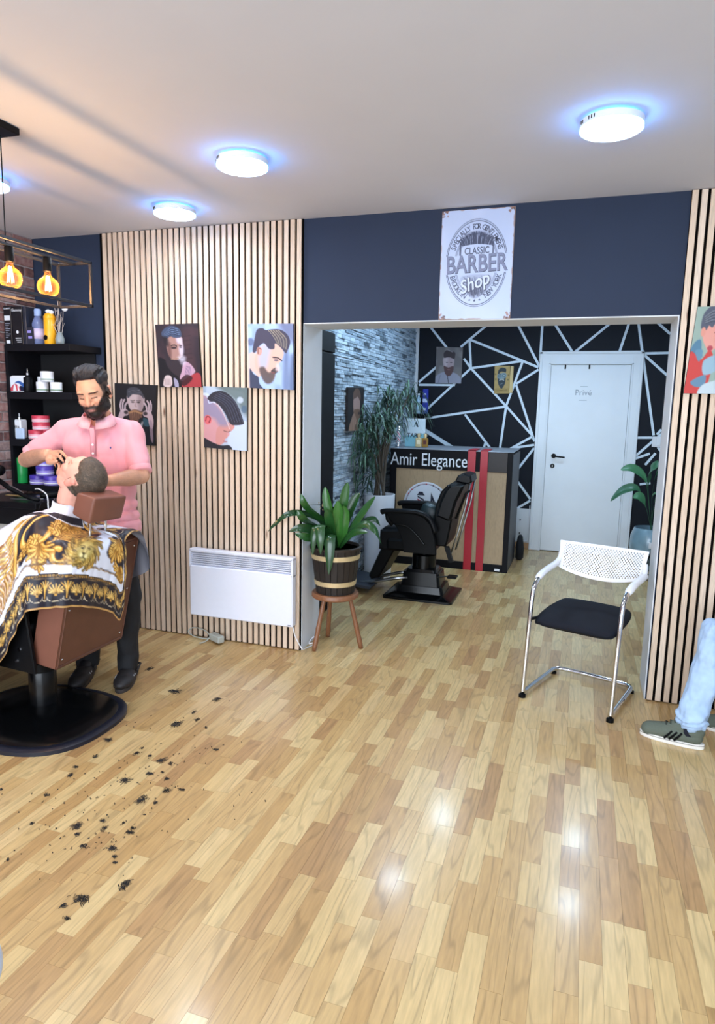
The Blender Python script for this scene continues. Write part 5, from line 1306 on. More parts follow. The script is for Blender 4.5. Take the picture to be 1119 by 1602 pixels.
for y in (YA+.035, YBk-.035):
    for q in (.045, .30, .54):
        MB().lathe([(0, .004), (.005, .003), (.007, 0)], (0,0,0), 12, Matrix.Translation(onback(y, q)) @ nb_.to_track_quat('Z', 'Y').to_matrix().to_4x4()).build('rivet', M_chrome, bb, smooth=True)
# headrest box on two posts
hr = [[(-2.100, -1.300, 1.113), (-2.088, -1.085, 1.100), (-2.195, -1.075, 1.125), (-2.210, -1.292, 1.133)], [(-2.140, -1.300, .987), (-2.125, -1.085, .985), (-2.232, -1.075, 1.02), (-2.246, -1.292, 1.03)]]
import bmesh
bm = bmesh.new(); T_ = [bm.verts.new(p) for p in hr[0]]; B_ = [bm.verts.new(p) for p in hr[1]]
bm.faces.new(T_); bm.faces.new(B_[::-1])
for k in range(4): bm.faces.new((T_[k], B_[k], B_[(k+1) % 4], T_[(k+1) % 4]))
bmesh.ops.recalc_face_normals(bm, faces=bm.faces)
bmesh.ops.bevel(bm, geom=list(bm.edges), offset=.013, segments=3, profile=.6, affect='EDGES')
me = D.meshes.new('headrest'); bm.to_mesh(me); bm.free(); me.materials.append(M_brown_lit)
me.polygons.foreach_set('use_smooth', [True]*len(me.polygons)); me.set_sharp_from_angle(angle=math.radians(50))
o = D.objects.new('headrest', me); COL.objects.link(o); attach(o, bb)
for y in (-1.24, -1.13): MB().tube([(-2.19, y, .87), (-2.185, y, 1.02)], .007, 8).build('headrest_post', M_chrome, bb)

# ------------------------------------------------------------------ corner shelf and its products
sh_ = thing('corner_shelf', (-3.35, -.15, .98), 'black open shelf unit in the corner beside the brick wall', 'shelf')
SXA, SXB, SY0 = XL+.014, -3.085, -.30
M_shelf = mat('shelf_black', '#0e0f15', .55, noise=.08, spec=.2)
for z0, z1 in ((1.865, 1.908), (1.560, 1.606), (1.252, 1.300), (.955, 1.000)):
    MB().box((SXA, SY0, z0), (SXB, -.003, z1), bev=.002).build('shelf_board', M_shelf, sh_)
MB().box((SXA, SY0+.003, .955), (SXA+.022, -.003, 1.866)).build('side_panel', M_shelf, sh_)
MB().box((SXA, -.012, .955), (-3.13, -.003, 1.866)).build('back_panel', mat('shelf_back', '#0a0b10', .6), sh_)
M_wp = mat('pot_white', '#dde3ea', .4, noise=.02); M_pk = mat('tub_pink', '#c23a50', .35); M_pkl = mat('tub_pink_light', '#e9a6b2', .4)
M_pu = mat('tub_violet', '#4b3aa6', .35); M_pul = mat('tub_violet_light', '#8f86cf', .4); M_grn = mat('can_green', '#1f9a4c', .3)
def tub(x, y, z, r, h, m1, m2, lab, grp, name='jar'):
    t = thing(name, (x, y, z), lab, 'jar', grp)
    MB().lathe([(r*.92, 0), (r, .004), (r, h*.55), (r*.97, h*.57)], (x, y, z), 28).build('body', m1, t, smooth=True, auto=40)
    MB().lathe([(r*1.02, h*.57), (r*1.02, h-.003), (r*.98, h), (0, h)], (x, y, z), 28).build('lid', m2, t, smooth=True, auto=40)
    MB().lathe([(r+.0008, h*.18), (r+.0008, h*.30)], (x, y, z), 28).build('label_band', M_wp if m1 is not M_wp else mat('sage_mark', '#7f9a86', .5), t, smooth=True)
    return t
def box_thing(x0, x1, y0, y1, z0, z1, m, lab, cat='box', name='product_box', grp=None, bev=.002):
    t = thing(name, ((x0+x1)/2, (y0+y1)/2, z0), lab, cat, grp)
    MB().box((x0, y0, z0), (x1, y1, z1), bev=bev).build('carton', m, t); return t
ZT = 1.908
M_bx = mat('carton_black', '#14151b', .4); M_bx2 = mat('carton_graphite', '#262a36', .35)
gb = 'black cartons on the top shelf'
t = box_thing(-3.604, -3.545, -.29, -.16, ZT, 2.150, M_bx, 'black carton with grey icons on its narrow side, leftmost on the top shelf', grp=gb)
MB().box((-3.598, -.2908, 2.06), (-3.552, -.2896, 2.09)).box((-3.590, -.2908, 1.915), (-3.560, -.2896, 1.935)).build('printed_block', M_wp, t)['kind'] = 'stuff'
mb = MB()
for k in range(9): mb.box((-3.594, -.2908, 1.95+.011*k), (-3.594+.02+.02*((k*7) % 3)/2, -.2898, 1.954+.011*k))
mb.build('printed_lines', mat('print_grey', '#8b90a0', .5), t)['kind'] = 'stuff'
text_mesh('GUMMY', .014, M_letter, 'lettering', Matrix.Translation((-3.575, -.2908, 2.133)) @ FACE_Y, t, extrude=.0002)
t = box_thing(-3.538, -3.455, -.29, -.16, ZT, 2.146, M_bx, 'wide black carton with a small white emblem, second from the left on the top shelf', grp=gb)
text_mesh('Gummy', .026, M_letter, 'lettering', Matrix.Translation((-3.497, -.2908, 2.122)) @ FACE_Y, t, extrude=.0002)
MB().lathe([(0, .001), (.010, .001), (.010, 0)], (0,0,0), 14, Matrix.Translation((-3.497, -.290, 1.985)) @ Matrix.Rotation(math.radians(90), 4, 'X')).build('emblem', M_wp, t)
mb = MB()
for k in range(3): mb.box((-3.515+.006*k, -.2908, 1.945-.012*k), (-3.468, -.2898, 1.949-.012*k))
mb.build('printed_lines', M_wp, t)['kind'] = 'stuff'
t = box_thing(-3.448, -3.425, -.29, -.16, ZT, 2.144, M_bx2, 'thin graphite carton beside the plastic bottle on the top shelf', grp=gb)
# plastic bottle
t = thing('spray_bottle', (-3.375, -.24, ZT), 'bluish clear plastic bottle with a pale cap on the top shelf', 'bottle')
MB().lathe([(.034, 0), (.038, .006), (.038, .13), (.030, .155), (.020, .175), (.017, .18)], (-3.375, -.24, ZT), 28).build('body', mat('blue_clear_plastic', '#8494c4', .15, trans=.45, noise=.05), t, smooth=True, auto=50)
MB().lathe([(.0385, .035), (.0385, .10)], (-3.375, -.24, ZT), 28).build('label_band', mat('label_lilac', '#c9bcd8', .5), t, smooth=True)
MB().lathe([(.022, .18), (.022, .215), (.018, .225), (0, .226)], (-3.375, -.24, ZT), 20).build('cap', mat('cap_blue', '#8fa6d0', .4), t, smooth=True, auto=40)
t = thing('graphite_box', (-3.40, -.275, ZT), 'dark printed carton standing in front of the plastic bottle', 'box')
MB().box((-3.422, -.292, ZT), (-3.372, -.285, ZT+.105)).build('carton', M_bx2, t)
MB().box((-3.415, -.2926, ZT+.07), (-3.385, -.2916, ZT+.085)).box((-3.41, -.2926, ZT+.035), (-3.38, -.2916, ZT+.05)).build('printed_block', M_pul, t)['kind'] = 'stuff'
t = thing('yellow_bottle', (-3.283, -.24, ZT), 'bright yellow bottle with a round black emblem on the top shelf', 'bottle')
MB().lathe([(.033, 0), (.036, .004), (.036, .155), (.034, .158), (.036, .161), (.036, .175), (.026, .192), (.012, .196)], (-3.283, -.24, ZT), 32).build('body', mat('yellow_plastic', '#eaa81c', .35), t, smooth=True, auto=40)
MB().lathe([(.010, .195), (.008, .212), (0, .213)], (-3.283, -.24, ZT), 14).build('nozzle', M_blackp, t, smooth=True, auto=40)
MB().lathe([(0, .0012), (.016, .0012), (.016, 0)], (0,0,0), 20, Matrix.Translation((-3.288, -.2752, ZT+.042)) @ Matrix.Rotation(math.radians(90), 4, 'X')).build('emblem', M_blackp, t)
t = thing('glass_vase', (-3.208, -.24, ZT), 'small glass vase with dry twigs at the right end of the top shelf', 'vase')
MB().lathe([(.020, 0), (.026, .008), (.028, .035), (.022, .055), (.016, .068), (.020, .074)], (-3.208, -.24, ZT), 24).build('glass', mat('vase_glass', '#b9c8cc', .08, trans=.6, noise=0), t, smooth=True)
r_ = random.Random(5); M_twig = mat('pale_twig', '#b8ada6', .7); 
for k, (dx, h) in enumerate(((-.045, .25), (-.03, .22), (-.012, .27), (.01, .24), (.035, .20), (.055, .22), (-.06, .17))):
    p = catmull([(-3.208, -.24, ZT+.01), (-3.208+dx*.35, -.24+r_.uniform(-.01, .01), ZT+h*.45), (-3.208+dx, -.24+r_.uniform(-.03, .03), ZT+h)], 5)
    mb = MB().tube([Vector(q) for q in p], .0014, 5)
    for j in (5, 7): q = Vector(p[j]); mb.tube([q, q+Vector((r_.uniform(-.03, .03), 0, .035))], .001, 4)
    mb.build('twig', M_twig, t)
for (x, z) in ((-3.285, ZT+.205), (-3.155, ZT+.215), (-3.262, ZT+.20)):
    MB().lathe([(0, -.014), (.016, -.004), (.018, .006), (.006, .014), (0, .015)], (x, -.245, z), 10).build('dry_flower', M_wp, t, smooth=True)
# second shelf
Z2 = 1.606
t = thing('towel_tin', (-3.565, -.26, Z2), 'round white tin with a red and blue pattern at the left of the second shelf', 'box')
cv = Canvas(60, 44, '#d6e0ea')
cv.poly([(.1,1.0),(.2,.7),(.4,.45),(.62,.6),(.7,1.0)], '#c94a58'); cv.poly([(.3,1.0),(.35,.6),(.42,.5),(.48,1.0)], '#e6e9f0'); cv.poly([(.58,1.0),(.56,.6),(.6,.5),(.66,1.0)], '#e6e9f0'); cv.poly([(.4,.4),(.6,.22),(.8,.3),(.98,.5),(.98,.9),(.8,.6),(.6,.4)], '#31589c'); cv.poly([(.7,.6),(.9,.7),(1,1.0),(.74,1)], '#16203c')
prof = [(-.075, 0), (.078, 0), (.078, .104), (-.03, .104), (-.058, .094), (-.075, .07), (-.082, .035)]
MB().prism([(p[0], p[1]) for p in prof], 0, .05, 'y', M=Matrix.Translation((-3.540, -.285, Z2)), bev=.004).build('tin', M_wp, t)
cv.grid('print', [(-3.605, -.2862, Z2+.088), (-3.465, -.2862, Z2+.088), (-3.465, -.2862, Z2+.006), (-3.605, -.2862, Z2+.006)], M_print, t)
t = thing('dropper_bottle', (-3.462, -.295+.02, Z2), 'dark bottle with a silver nozzle in front of the white jars', 'bottle')
MB().lathe([(.026, 0), (.028, .004), (.028, .090), (.016, .105), (.012, .108)], (-3.462, -.262, Z2), 20).build('body', M_black, t, smooth=True, auto=50)
MB().lathe([(.011, .108), (.011, .122), (.005, .126), (.003, .150), (0, .151)], (-3.462, -.262, Z2), 14).build('nozzle', M_steel, t, smooth=True, auto=40)
gj = 'white jars on the second shelf'
tub(-3.356, -.25, Z2, .038, .066, M_wp, M_wp, 'white jar at the bottom of the stack beside the dark bottle', gj)
tub(-3.246, -.25, Z2, .036, .064, M_wp, M_wp, 'white jar at the right end of the second shelf', gj)
tub(-3.315, -.25, Z2+.0665, .040, .066, M_wp, M_wp, 'white jar on top, straddling the two lower jars', gj)
tub(-3.405, -.19, Z2, .034, .10, M_wp, M_wp, 'taller white jar half hidden behind the dark bottle', gj)
# third shelf
Z3 = 1.300
t = thing('white_bottle', (-3.572, -.24, Z3), 'square white pump bottle with black text at the left of the third shelf', 'bottle')
MB().box((-3.607, -.27, Z3), (-3.537, -.21, Z3+.125), bev=.006).build('body', M_wp, t)
MB().lathe([(.012, .125), (.012, .14), (.004, .145), (.004, .165), (0, .166)], (-3.572, -.24, Z3), 12).build('pump', M_steel, t, smooth=True, auto=40)
text_mesh('KERA', .028, M_blackp, 'lettering', Matrix.Translation((-3.572, -.2708, Z3+.075)) @ FACE_Y, t, extrude=.0002, sx=.8)
t = box_thing(-3.560, -3.495, -.292, -.275, Z3, Z3+.068, mat('card_blue', '#b5cbe6', .5), 'small pale blue card box in front of the white bottle')
gp = 'pink tubs on the third shelf'
tub(-3.425, -.24, Z3, .056, .060, M_pkl, M_pk, 'pink tub at the bottom left of the stack on the third shelf', gp)
tub(-3.305, -.24, Z3, .055, .060, M_pkl, M_pk, 'pink tub at the bottom right, by the sleeve of the barber', gp)
tub(-3.392, -.24, Z3+.0605, .054, .048, M_pkl, M_pk, 'pink tub in the middle tier of the stack on the third shelf', gp)
tub(-3.394, -.24, Z3+.109, .054, .046, M_pkl, M_pk, 'pink tub at the very top of the stack on the third shelf', gp)
# bottom board
Z4 = 1.0
t = thing('green_can', (-3.572, -.24, Z4), 'tall green metallic spray can on the bottom shelf', 'can')
MB().lathe([(.032, 0), (.034, .004), (.034, .165), (.030, .172), (.0, .173)], (-3.572, -.24, Z4), 28).build('body', M_grn, t, smooth=True, auto=40)
gv = 'violet tubs on the bottom shelf'
tub(-3.428, -.25, Z4, .055, .062, M_pul, M_pu, 'violet tub at the bottom left of the violet stack', gv)
tub(-3.312, -.25, Z4, .055, .062, M_pul, M_pu, 'violet tub at the bottom right, behind the chin of the client', gv)
tub(-3.372, -.25, Z4+.0625, .055, .062, M_pul, M_pu, 'violet tub in the middle of the violet stack', gv)
tub(-3.366, -.25, Z4+.125, .055, .040, M_pul, M_pu, 'violet tub at the top, just below the forearm of the barber', gv)

# ------------------------------------------------------------------ counter with tools, wash basin
M_counter = mat('counter_black', '#0c0d11', .35, noise=.05, spec=.2)
ct = thing('work_counter', (-3.34, -.48, 0), 'short black work counter with tools between the corner shelf and the client', 'counter')
MB().box((XL+.014, -.67, .905), (-3.06, -.32, .945), bev=.004).build('worktop', M_counter, ct)
MB().box((XL+.014, -.655, .80), (-3.08, -.34, .905), bev=.003).build('drawer_front', M_counter, ct)
MB().box((XL+.014, -.60, .0), (-3.20, -.36, .80), bev=.003).build('cabinet', mat('counter_grey', '#3a3b40', .5), ct)
MB().box((XL+.014, -.80, .775), (-3.12, -.34, .80), bev=.004).build('pull_out_shelf', mat('shelf_pale', '#c9ccc4', .4, noise=.01), ct)['label'] = 'pale grey pull-out shelf'
t = thing('hair_dryer', (-3.30, -.62, .945), 'black hair dryer and holder arm leaning over the counter by the brick wall', 'dryer')
MB().tube([(-3.48, -.66, 1.10), (-3.42, -.65, 1.13), (-3.36, -.64, 1.13), (-3.33, -.64, 1.125)], [.03, .042, .04, .028], 16).build('dryer_body', M_blackp, t, smooth=True)
MB().tube([(-3.42, -.64, 1.10), (-3.30, -.62, 1.02), (-3.17, -.60, .965), (-3.10, -.6, .955)], [.014, .016, .013, .010], 10).build('handle', M_blackp, t, smooth=True)
MB().tube([(-3.30, -.62, 1.038), (-3.20, -.61, .995)], .004, 6).build('switch_strip', M_steel, t)
r_ = random.Random(8)
tools = [('scissors', 'steel scissors lying on the black counter', 'scissors'), ('comb', 'black comb lying on the black counter', 'comb'), ('hair_clipper', 'black hair clipper lying at the edge of the counter', 'clipper')]
t = thing('scissors', (-3.25, -.55, .9455), 'steel scissors lying open on the black counter', 'scissors')
MB().prism([(-3.34, -.58), (-3.20, -.55), (-3.20, -.545), (-3.34, -.565)], .9455, .949, 'z').build('blade', M_steel, t)
MB().prism([(-3.34, -.52), (-3.20, -.55), (-3.20, -.542), (-3.33, -.515)], .949, .952, 'z').build('blade', M_steel, t)
for yy in (-.57, -.52):
    MB().tube([(-3.165+.022*math.cos(a), yy+.014*math.sin(a), .951) for a in np.linspace(0, 2*math.pi, 13)], .003, 6, cap=False).build('finger_ring', M_steel, t)
t = thing('comb', (-3.44, -.45, .9455), 'golden-toned comb lying flat at the back of the counter', 'comb')
MB().box((-3.50, -.45, .9455), (-3.34, -.44, .949)).build('spine', mat('comb_horn', '#a58a5e', .4), t)
mb = MB()
for k in range(30): mb.box((-3.495+k*.005, -.47, .946), (-3.4925+k*.005, -.45, .9485))
mb.build('teeth', D.materials['comb_horn'], t)['kind'] = 'stuff'
t = thing('hair_clipper', (-3.12, -.45, .945), 'black corded hair clipper at the near edge of the counter', 'clipper')
MB().tube([(-3.16, -.52, .968), (-3.12, -.45, .970), (-3.09, -.39, .968)], [.018, .022, .016], 14).build('body', M_blackp, t, smooth=True)
MB().box((-.018, -.006, -.004), (.018, .012, .004), M=Matrix.Translation((-3.17, -.535, .968)) @ Matrix.Rotation(math.radians(-40), 4, 'Z')).build('blade', M_steel, t)
t = tag(MB().tube(catp([(-3.22, -.50, 1.005), (-3.17, -.52, 1.01), (-3.08, -.56, .99), (-3.03, -.60, .955), (-3.01, -.62, .90), (-3.0, -.60, .6), (-3.02, -.55, .05)]), .004, 6).build('loose_cord', M_white_plastic, smooth=True), 'white charging cord hanging over the end of the black counter', 'cord')
t = tag(MB().tube(catp([(-3.06, -.62, .95), (-3.045, -.66, .90), (-3.05, -.60, .86), (-3.04, -.54, .83), (-3.05, -.60, .79), (-3.045, -.66, .82), (-3.05, -.58, .88)]), .004, 6).build('tangled_cord', M_black, smooth=True), 'black tangled cord hanging at the end of the counter', 'cord')
# ------------------------------------------------------------------ people
def V3(*a): return Vector(a)
def capsule(mb, p0, p1, r0, r1, n=16, flat=1.0, up=None):
    p0, p1 = Vector(p0), Vector(p1); d = (p1-p0); L_ = d.length; t = d.normalized() if L_ > 1e-6 else V3(0,0,1)
    ref = Vector(up) if up is not None else (V3(0,0,1) if abs(t.z) < .9 else V3(1,0,0))
    u = t.cross(ref).normalized(); w = u.cross(t)*1.0
    prof = []
    for k in range(6): a = math.pi/2*(1-k/5); prof.append((-r0*math.sin(a), r0*math.cos(a)))
    for k in range(6): a = math.pi/2*k/5; prof.append((L_+r1*math.sin(a), r1*math.cos(a)))
    vs = []; fs = []
    for (z, r) in prof:
        r = max(r, 1e-4)
        for k in range(n):
            a = 2*math.pi*k/n; vs.append(p0+t*z+u*r*math.cos(a)+w*r*math.sin(a)*flat)
    for i in range(len(prof)-1):
        for k in range(n): fs.append((i*n+k, i*n+(k+1)%n, (i+1)*n+(k+1)%n, (i+1)*n+k))
    fs.append(tuple(reversed(range(n)))); fs.append(tuple(range((len(prof)-1)*n, len(prof)*n)))
    mb.add(vs, fs)
def ellipsoid(mb, c, r, M=None, n=24, m=14):
    vs = []; fs = []; c = Vector(c)
    for i in range(m+1):
        a = math.pi*i/m - math.pi/2
        for k in range(n):
            b = 2*math.pi*k/n; p = V3(r[0]*max(math.cos(a), 1e-3)*math.cos(b), r[1]*max(math.cos(a), 1e-3)*math.sin(b), r[2]*math.sin(a))
            if M is not None: p = M @ p
            vs.append(c+p)
    for i in range(m):
        for k in range(n): fs.append((i*n+k, i*n+(k+1)%n, (i+1)*n+(k+1)%n, (i+1)*n+k))
    fs.append(tuple(reversed(range(n)))); fs.append(tuple(range(m*n, (m+1)*n)))
    mb.add(vs, fs)
def chain(mb, pts, rs, **k):
    for i in range(len(pts)-1): capsule(mb, pts[i], pts[i+1], rs[i], rs[i+1], **k)
def remesh(mb, voxel, it=4):
    me = D.meshes.new('b'); me.from_pydata(mb.v, [], mb.f); o = D.objects.new('b', me); COL.objects.link(o)
    md = o.modifiers.new('r', 'REMESH'); md.mode = 'VOXEL'; md.voxel_size = voxel; md.adaptivity = 0
    bpy.context.view_layer.update()
    r = D.meshes.new_from_object(o.evaluated_get(bpy.context.evaluated_depsgraph_get()))
    D.objects.remove(o); D.meshes.remove(me)
    n = len(r.vertices); co = np.empty(n*3); r.vertices.foreach_get('co', co); co = co.reshape(-1, 3)
    e = np.empty(len(r.edges)*2, int); r.edges.foreach_get('vertices', e); e = e.reshape(-1, 2)
    deg = np.bincount(e.ravel(), minlength=n)[:, None]
    def lap(co, f):
        s = np.zeros_like(co); np.add.at(s, e[:, 0], co[e[:, 1]]); np.add.at(s, e[:, 1], co[e[:, 0]])
        return co+f*(s/np.maximum(deg, 1)-co)
    for _ in range(it): co = lap(co, .55); co = lap(co, -.40)
    return r, co, e, deg
def normals(me, co):
    me.vertices.foreach_set('co', co.ravel()); me.update()
    nn = np.empty(len(co)*3); me.vertices.foreach_get('normal', nn); return nn.reshape(-1, 3)
def paint(me, rgb):
    rgb = np.clip(rgb, 0, 1); c = np.ones((len(rgb), 4)); c[:, :3] = np.where(rgb <= .04045, rgb/12.92, ((rgb+.055)/1.055)**2.4)
    at = me.attributes.new('paint', 'FLOAT_COLOR', 'POINT'); at.data.foreach_set('color', c.ravel())
def finish(me, co, name, m, parent, smooth=True):
    me.vertices.foreach_set('co', co.ravel()); me.materials.clear(); me.materials.append(m)
    me.polygons.foreach_set('use_smooth', [True]*len(me.polygons)); me.update(); me.name = name
    o = D.objects.new(name, me); COL.objects.link(o)
    if parent is not None: attach(o, parent)
    return o
def hexc(c): c = c.lstrip('#'); return np.array([int(c[i:i+2], 16)/255 for i in (0, 2, 4)])
def noise3(p, s, seed=0):
    p = p*s+seed*7.31; i = np.floor(p).astype(int); f = p-i; f = f*f*(3-2*f)
    def h(a, b, c): v = (a*73856093) ^ (b*19349663) ^ (c*83492791); v = (v ^ (v >> 13))*1274126177 & 0x7fffffff; return (v % 10007)/10007.
    r = 0
    for dx in (0, 1):
        for dy in (0, 1):
            for dz in (0, 1):
                w = (f[:, 0] if dx else 1-f[:, 0])*(f[:, 1] if dy else 1-f[:, 1])*(f[:, 2] if dz else 1-f[:, 2])
                r = r+w*h(i[:, 0]+dx, i[:, 1]+dy, i[:, 2]+dz)
    return r
def sstep(a, b, x): t = np.clip((x-a)/(b-a), 0, 1); return t*t*(3-2*t)

def head_blobs(mb, Mh, beard=0):
    R3 = Mh.to_3x3(); T = lambda x, y, z: Mh @ V3(x, y, z)
    E = lambda c, r, M=None: ellipsoid(mb, T(*c), r, R3 if M is None else R3 @ M)
    E((0, -.012, .035), (.075, .095, .088)); E((0, .020, .020), (.070, .074, .080)); E((0, .030, -.045), (.056, .058, .070))
    E((0, .052, -.088), (.030, .034, .026)); E((0, .0, -.055), (.060, .055, .050))
    for s in (-1, 1):
        E((s*.034, .062, -.018), (.026, .026, .024)); E((s*.045, .015, -.072), (.022, .035, .024))
        E((s*.030, .078, .033), (.022, .014, .010))
        E((s*.077, -.008, -.006), (.009, .020, .032), Euler((.15, s*-.25, s*-.35)).to_matrix())
        E((s*.080, -.012, .012), (.008, .018, .016)); E((s*.076, .000, -.030), (.008, .010, .011))
        E((s*.012, .092, -.027), (.009, .011, .008))
    capsule(mb, T(0, .082, .022), T(0, .104, -.020), .0085, .0125); E((0, .098, -.026), (.011, .012, .009))
    E((0, .086, -.052), (.024, .010, .0060)); E((0, .084, -.062), (.021, .011, .0068)); E((0, .076, -.050), (.032, .016, .018))
    if beard:
        E((0, .060, -.086), (.033, .029, .029)); E((0, .054, -.098), (.025, .026, .022))
        for s in (-1, 1): E((s*.040, .03, -.068), (.021, .034, .030))
def head_paint(co, Mi, base, sk, style):
    """co world -> local; returns rgb for head area plus displacement along normal"""
    A = np.array(Mi); L = co @ A[:3, :3].T+A[:3, 3]
    x, y, z = L[:, 0], L[:, 1], L[:, 2]; ax = np.abs(x)
    rgb = np.tile(hexc(sk), (len(co), 1)); disp = np.zeros(len(co))
    near = (np.abs(z) < .2) & (y > -.14) & (y < .15) & (ax < .11)
    nz = noise3(co, 60)[:, None]; rgb = rgb*(1+.06*(nz-.5))
    def mix(m, c, a=1): 
        nonlocal rgb
        m = (np.clip(m, 0, 1)*a*near)[:, None]; rgb = rgb*(1-m)+hexc(c)*m
    front = sstep(.02, .06, y)
    # flushed cheeks, nose, ears
    mix(np.exp(-((ax-.04)**2/.0004+(z+.025)**2/.0006))*front, '#d98f78', .35); mix(np.exp(-(ax**2/.0003+(z+.024)**2/.0003))*sstep(.09, .105, y), '#d18872', .35)
    mix(sstep(.074, .082, ax)*(y < .03)*(z < .03), style.get('ear', '#d8907c'), .6)
    # sockets
    sock = np.exp(-(((ax-.030)/.017)**2+((z-.012)/.012)**2))*sstep(.05, .07, y); disp -= .0065*sock
    lid = np.exp(-(((ax-.030)/.013)**2+((z-.008)/.0075)**2))*sstep(.05, .065, y); disp += .0045*lid
    brow = np.exp(-(((z-(.033-.16*np.abs(ax-.034)))/.0034)**2))*sstep(.010, .016, ax)*sstep(.056, .046, ax)*sstep(.04, .06, y); mix(brow*1.3, style['brow'], .9)
    ey = np.exp(-(((z-(.004+.1*(ax-.03)**2*100*.0))/.0022)**2))*(ax > .017)*(ax < .045)*sstep(.05, .06, y); mix(ey*1.2, '#20140f', .9)
    if style.get('open'):
        wv = (((ax-.030)/.012)**2+((z-.0075)/.0042)**2 < 1)*1.0*sstep(.05, .06, y); mix(wv, '#cfc6be', .8); mix((((ax-.030)/.0045)**2+((z-.0065)/.0045)**2 < 1)*1.0*sstep(.05, .06, y), '#1b120e', .95)
    # lips
    lip = np.exp(-((x/.022)**4+((z+.057)/.0085)**2))*sstep(.075, .085, y); mix(lip*1.1, style.get('lip', '#b9736a'), .85)
    mix(np.exp(-((x/.020)**4+((z+.0568)/.0016)**2))*sstep(.075, .085, y), '#5a2a26', .8)
    # nostril
    mix(np.exp(-(((ax-.007)/.003)**2+((z+.034)/.002)**2))*sstep(.09, .1, y), '#4a2219', .8)
    if style.get('beard'):
        jaw = sstep(-.018, -.034, z+.35*(.055-y)*(y < .055)*(-1)*0)*1.0
        line = -.030+.0*ax+ sstep(.03, .075, ax)*.052-sstep(.0, .03, ax)*.010        # cheek line rises to the sideburn
        b = sstep(line+.004, line-.004, z)*(y > -.030+.0*z)*(z > -.135)
        b = b*(1-np.exp(-((x/.020)**4+((z+.058)/.0085)**2)))                     # keep the lips
        b = b*(1-np.exp(-((x/.015)**4+((z+.027)/.009)**2))*(y > .08))
        b = np.where(y > -.02, b, b*sstep(-.045, -.02, y))*(ax < .078)
        b = b*(1-sstep(-.075, -.11, z)*sstep(.03, .0, y))
        hn = noise3(co, 420, 3); mix(b, style['beard'], .96); disp += b*(.0015+.0030*hn)
        rgb += (b*near)[:, None]*((noise3(co, 300, 5)-.5)*.07)[:, None]
        mix(sstep(.060, .072, ax)*(z < .045)*(z > -.02)*(y > .0)*(y < .022), style['beard'], .9)
    if style.get('stubble'):
        b = sstep(-.028, -.045, z)*sstep(-.02, .03, y); mix(b, style['stubble'], .35)
    return rgb, disp*near, L, near
def hair_from_head(me, co, nn, mask, thick, name, m, parent, rgbf):
    """closed cap of hair: the masked faces pushed out; thickness fades to the hairline"""
    nf = len(me.polygons); ls = np.empty(len(me.loops), int); me.loops.foreach_get('vertex_index', ls)
    st = np.empty(nf, int); me.polygons.foreach_get('loop_start', st); tt = np.empty(nf, int); me.polygons.foreach_get('loop_total', tt)
    F = [ls[a:a+b] for a, b in zip(st, tt) if mask[ls[a:a+b]].min() > 0.02]
    used = np.unique(np.concatenate(F)); mp = -np.ones(len(co), int); mp[used] = np.arange(len(used))
    P = co[used]+nn[used]*thick[used][:, None]
    h = D.meshes.new(name); h.from_pydata(P.tolist(), [], [tuple(mp[f]) for f in F]); h.materials.append(m)
    paint(h, rgbf(P)); h.polygons.foreach_set('use_smooth', [True]*len(h.polygons)); h.update()
    o = D.objects.new(name, h); COL.objects.link(o); attach(o, parent); return o
def frame_matrix(c, fwd, up):
    f = Vector(fwd).normalized(); u = Vector(up); u = (u-f*u.dot(f)).normalized(); r = f.cross(u)
    return Matrix(((r.x, f.x, u.x, c[0]), (r.y, f.y, u.y, c[1]), (r.z, f.z, u.z, c[2]), (0, 0, 0, 1)))
def hand(mb, wrist, palm_c, knuckles, tips, bends, thumb, rp=.030, up=(0,0,1)):
    """palm block from wrist to the knuckle line, fingers as jointed tapering chains"""
    w = Vector(wrist)
    for k in knuckles: capsule(mb, w.lerp(Vector(k), .18), k, .0165, .0105, n=12)
    ellipsoid(mb, palm_c, (.030, .030, .017), None)
    for k, b, t in zip(knuckles, bends, tips):
        k, t = Vector(k), Vector(t); bs = [Vector(q) for q in b]
        chain(mb, [k]+bs+[t], [.0098, .0088, .0082, .0068][:len(bs)+1]+[.0064] if len(bs) == 2 else [.0098, .0085, .0066], n=10)
    chain(mb, thumb, [.0145, .0125, .0105, .0085], n=10)

M_skin = mat_attr('skin', .48, .35, bump=.15, bscale=500, sss=.06)
M_hair = mat_attr('hair', .42, .45, bump=.8, bscale=700)
M_polo = mat('polo_pink', '#e89fa8', .85, noise=.03, nscale=500, bump=.35, bscale=1100, sheen=.2)
M_trouser = mat('black_trousers', '#0d0e13', .8, noise=.12, nscale=80, bump=.4, bscale=900)
M_clog = mat('clog_brown_black', '#1e1a1b', .6, noise=.1)

# ---- the barber
pb = thing('person', (-2.45, -.82, 0), 'man with black beard in a pink polo shirt leaning over the client in the chair', 'person', 'people')
Mh = frame_matrix((-2.395, -.925, 1.598), (.30, -.86, -.42), (-.02, -.35, 1))
Mi = Mh.inverted()
mb = MB()
head_blobs(mb, Mh, 1)
NB, NK = V3(-2.445, -.825, 1.44), V3(-2.405, -.90, 1.545)
capsule(mb, NB, NK, .062, .056)
RS, LS = V3(-2.645, -.865, 1.385), V3(-2.318, -.72, 1.385)
RE, LE = V3(-2.845, -.935, 1.235), V3(-2.212, -.80, 1.165)
RW, LW = V3(-2.575, -1.065, 1.283), V3(-2.275, -1.0, 1.155)
chain(mb, [V3(-2.47, -.80, 1.30), V3(-2.46, -.79, 1.10), V3(-2.46, -.79, .95)], [.125, .110, .125], flat=.75, up=(.45, -.9, 0)) if False else None
AX = V3(.92, .40, 0)
R_ax = Matrix.Rotation(math.atan2(.40, .92), 3, 'Z')
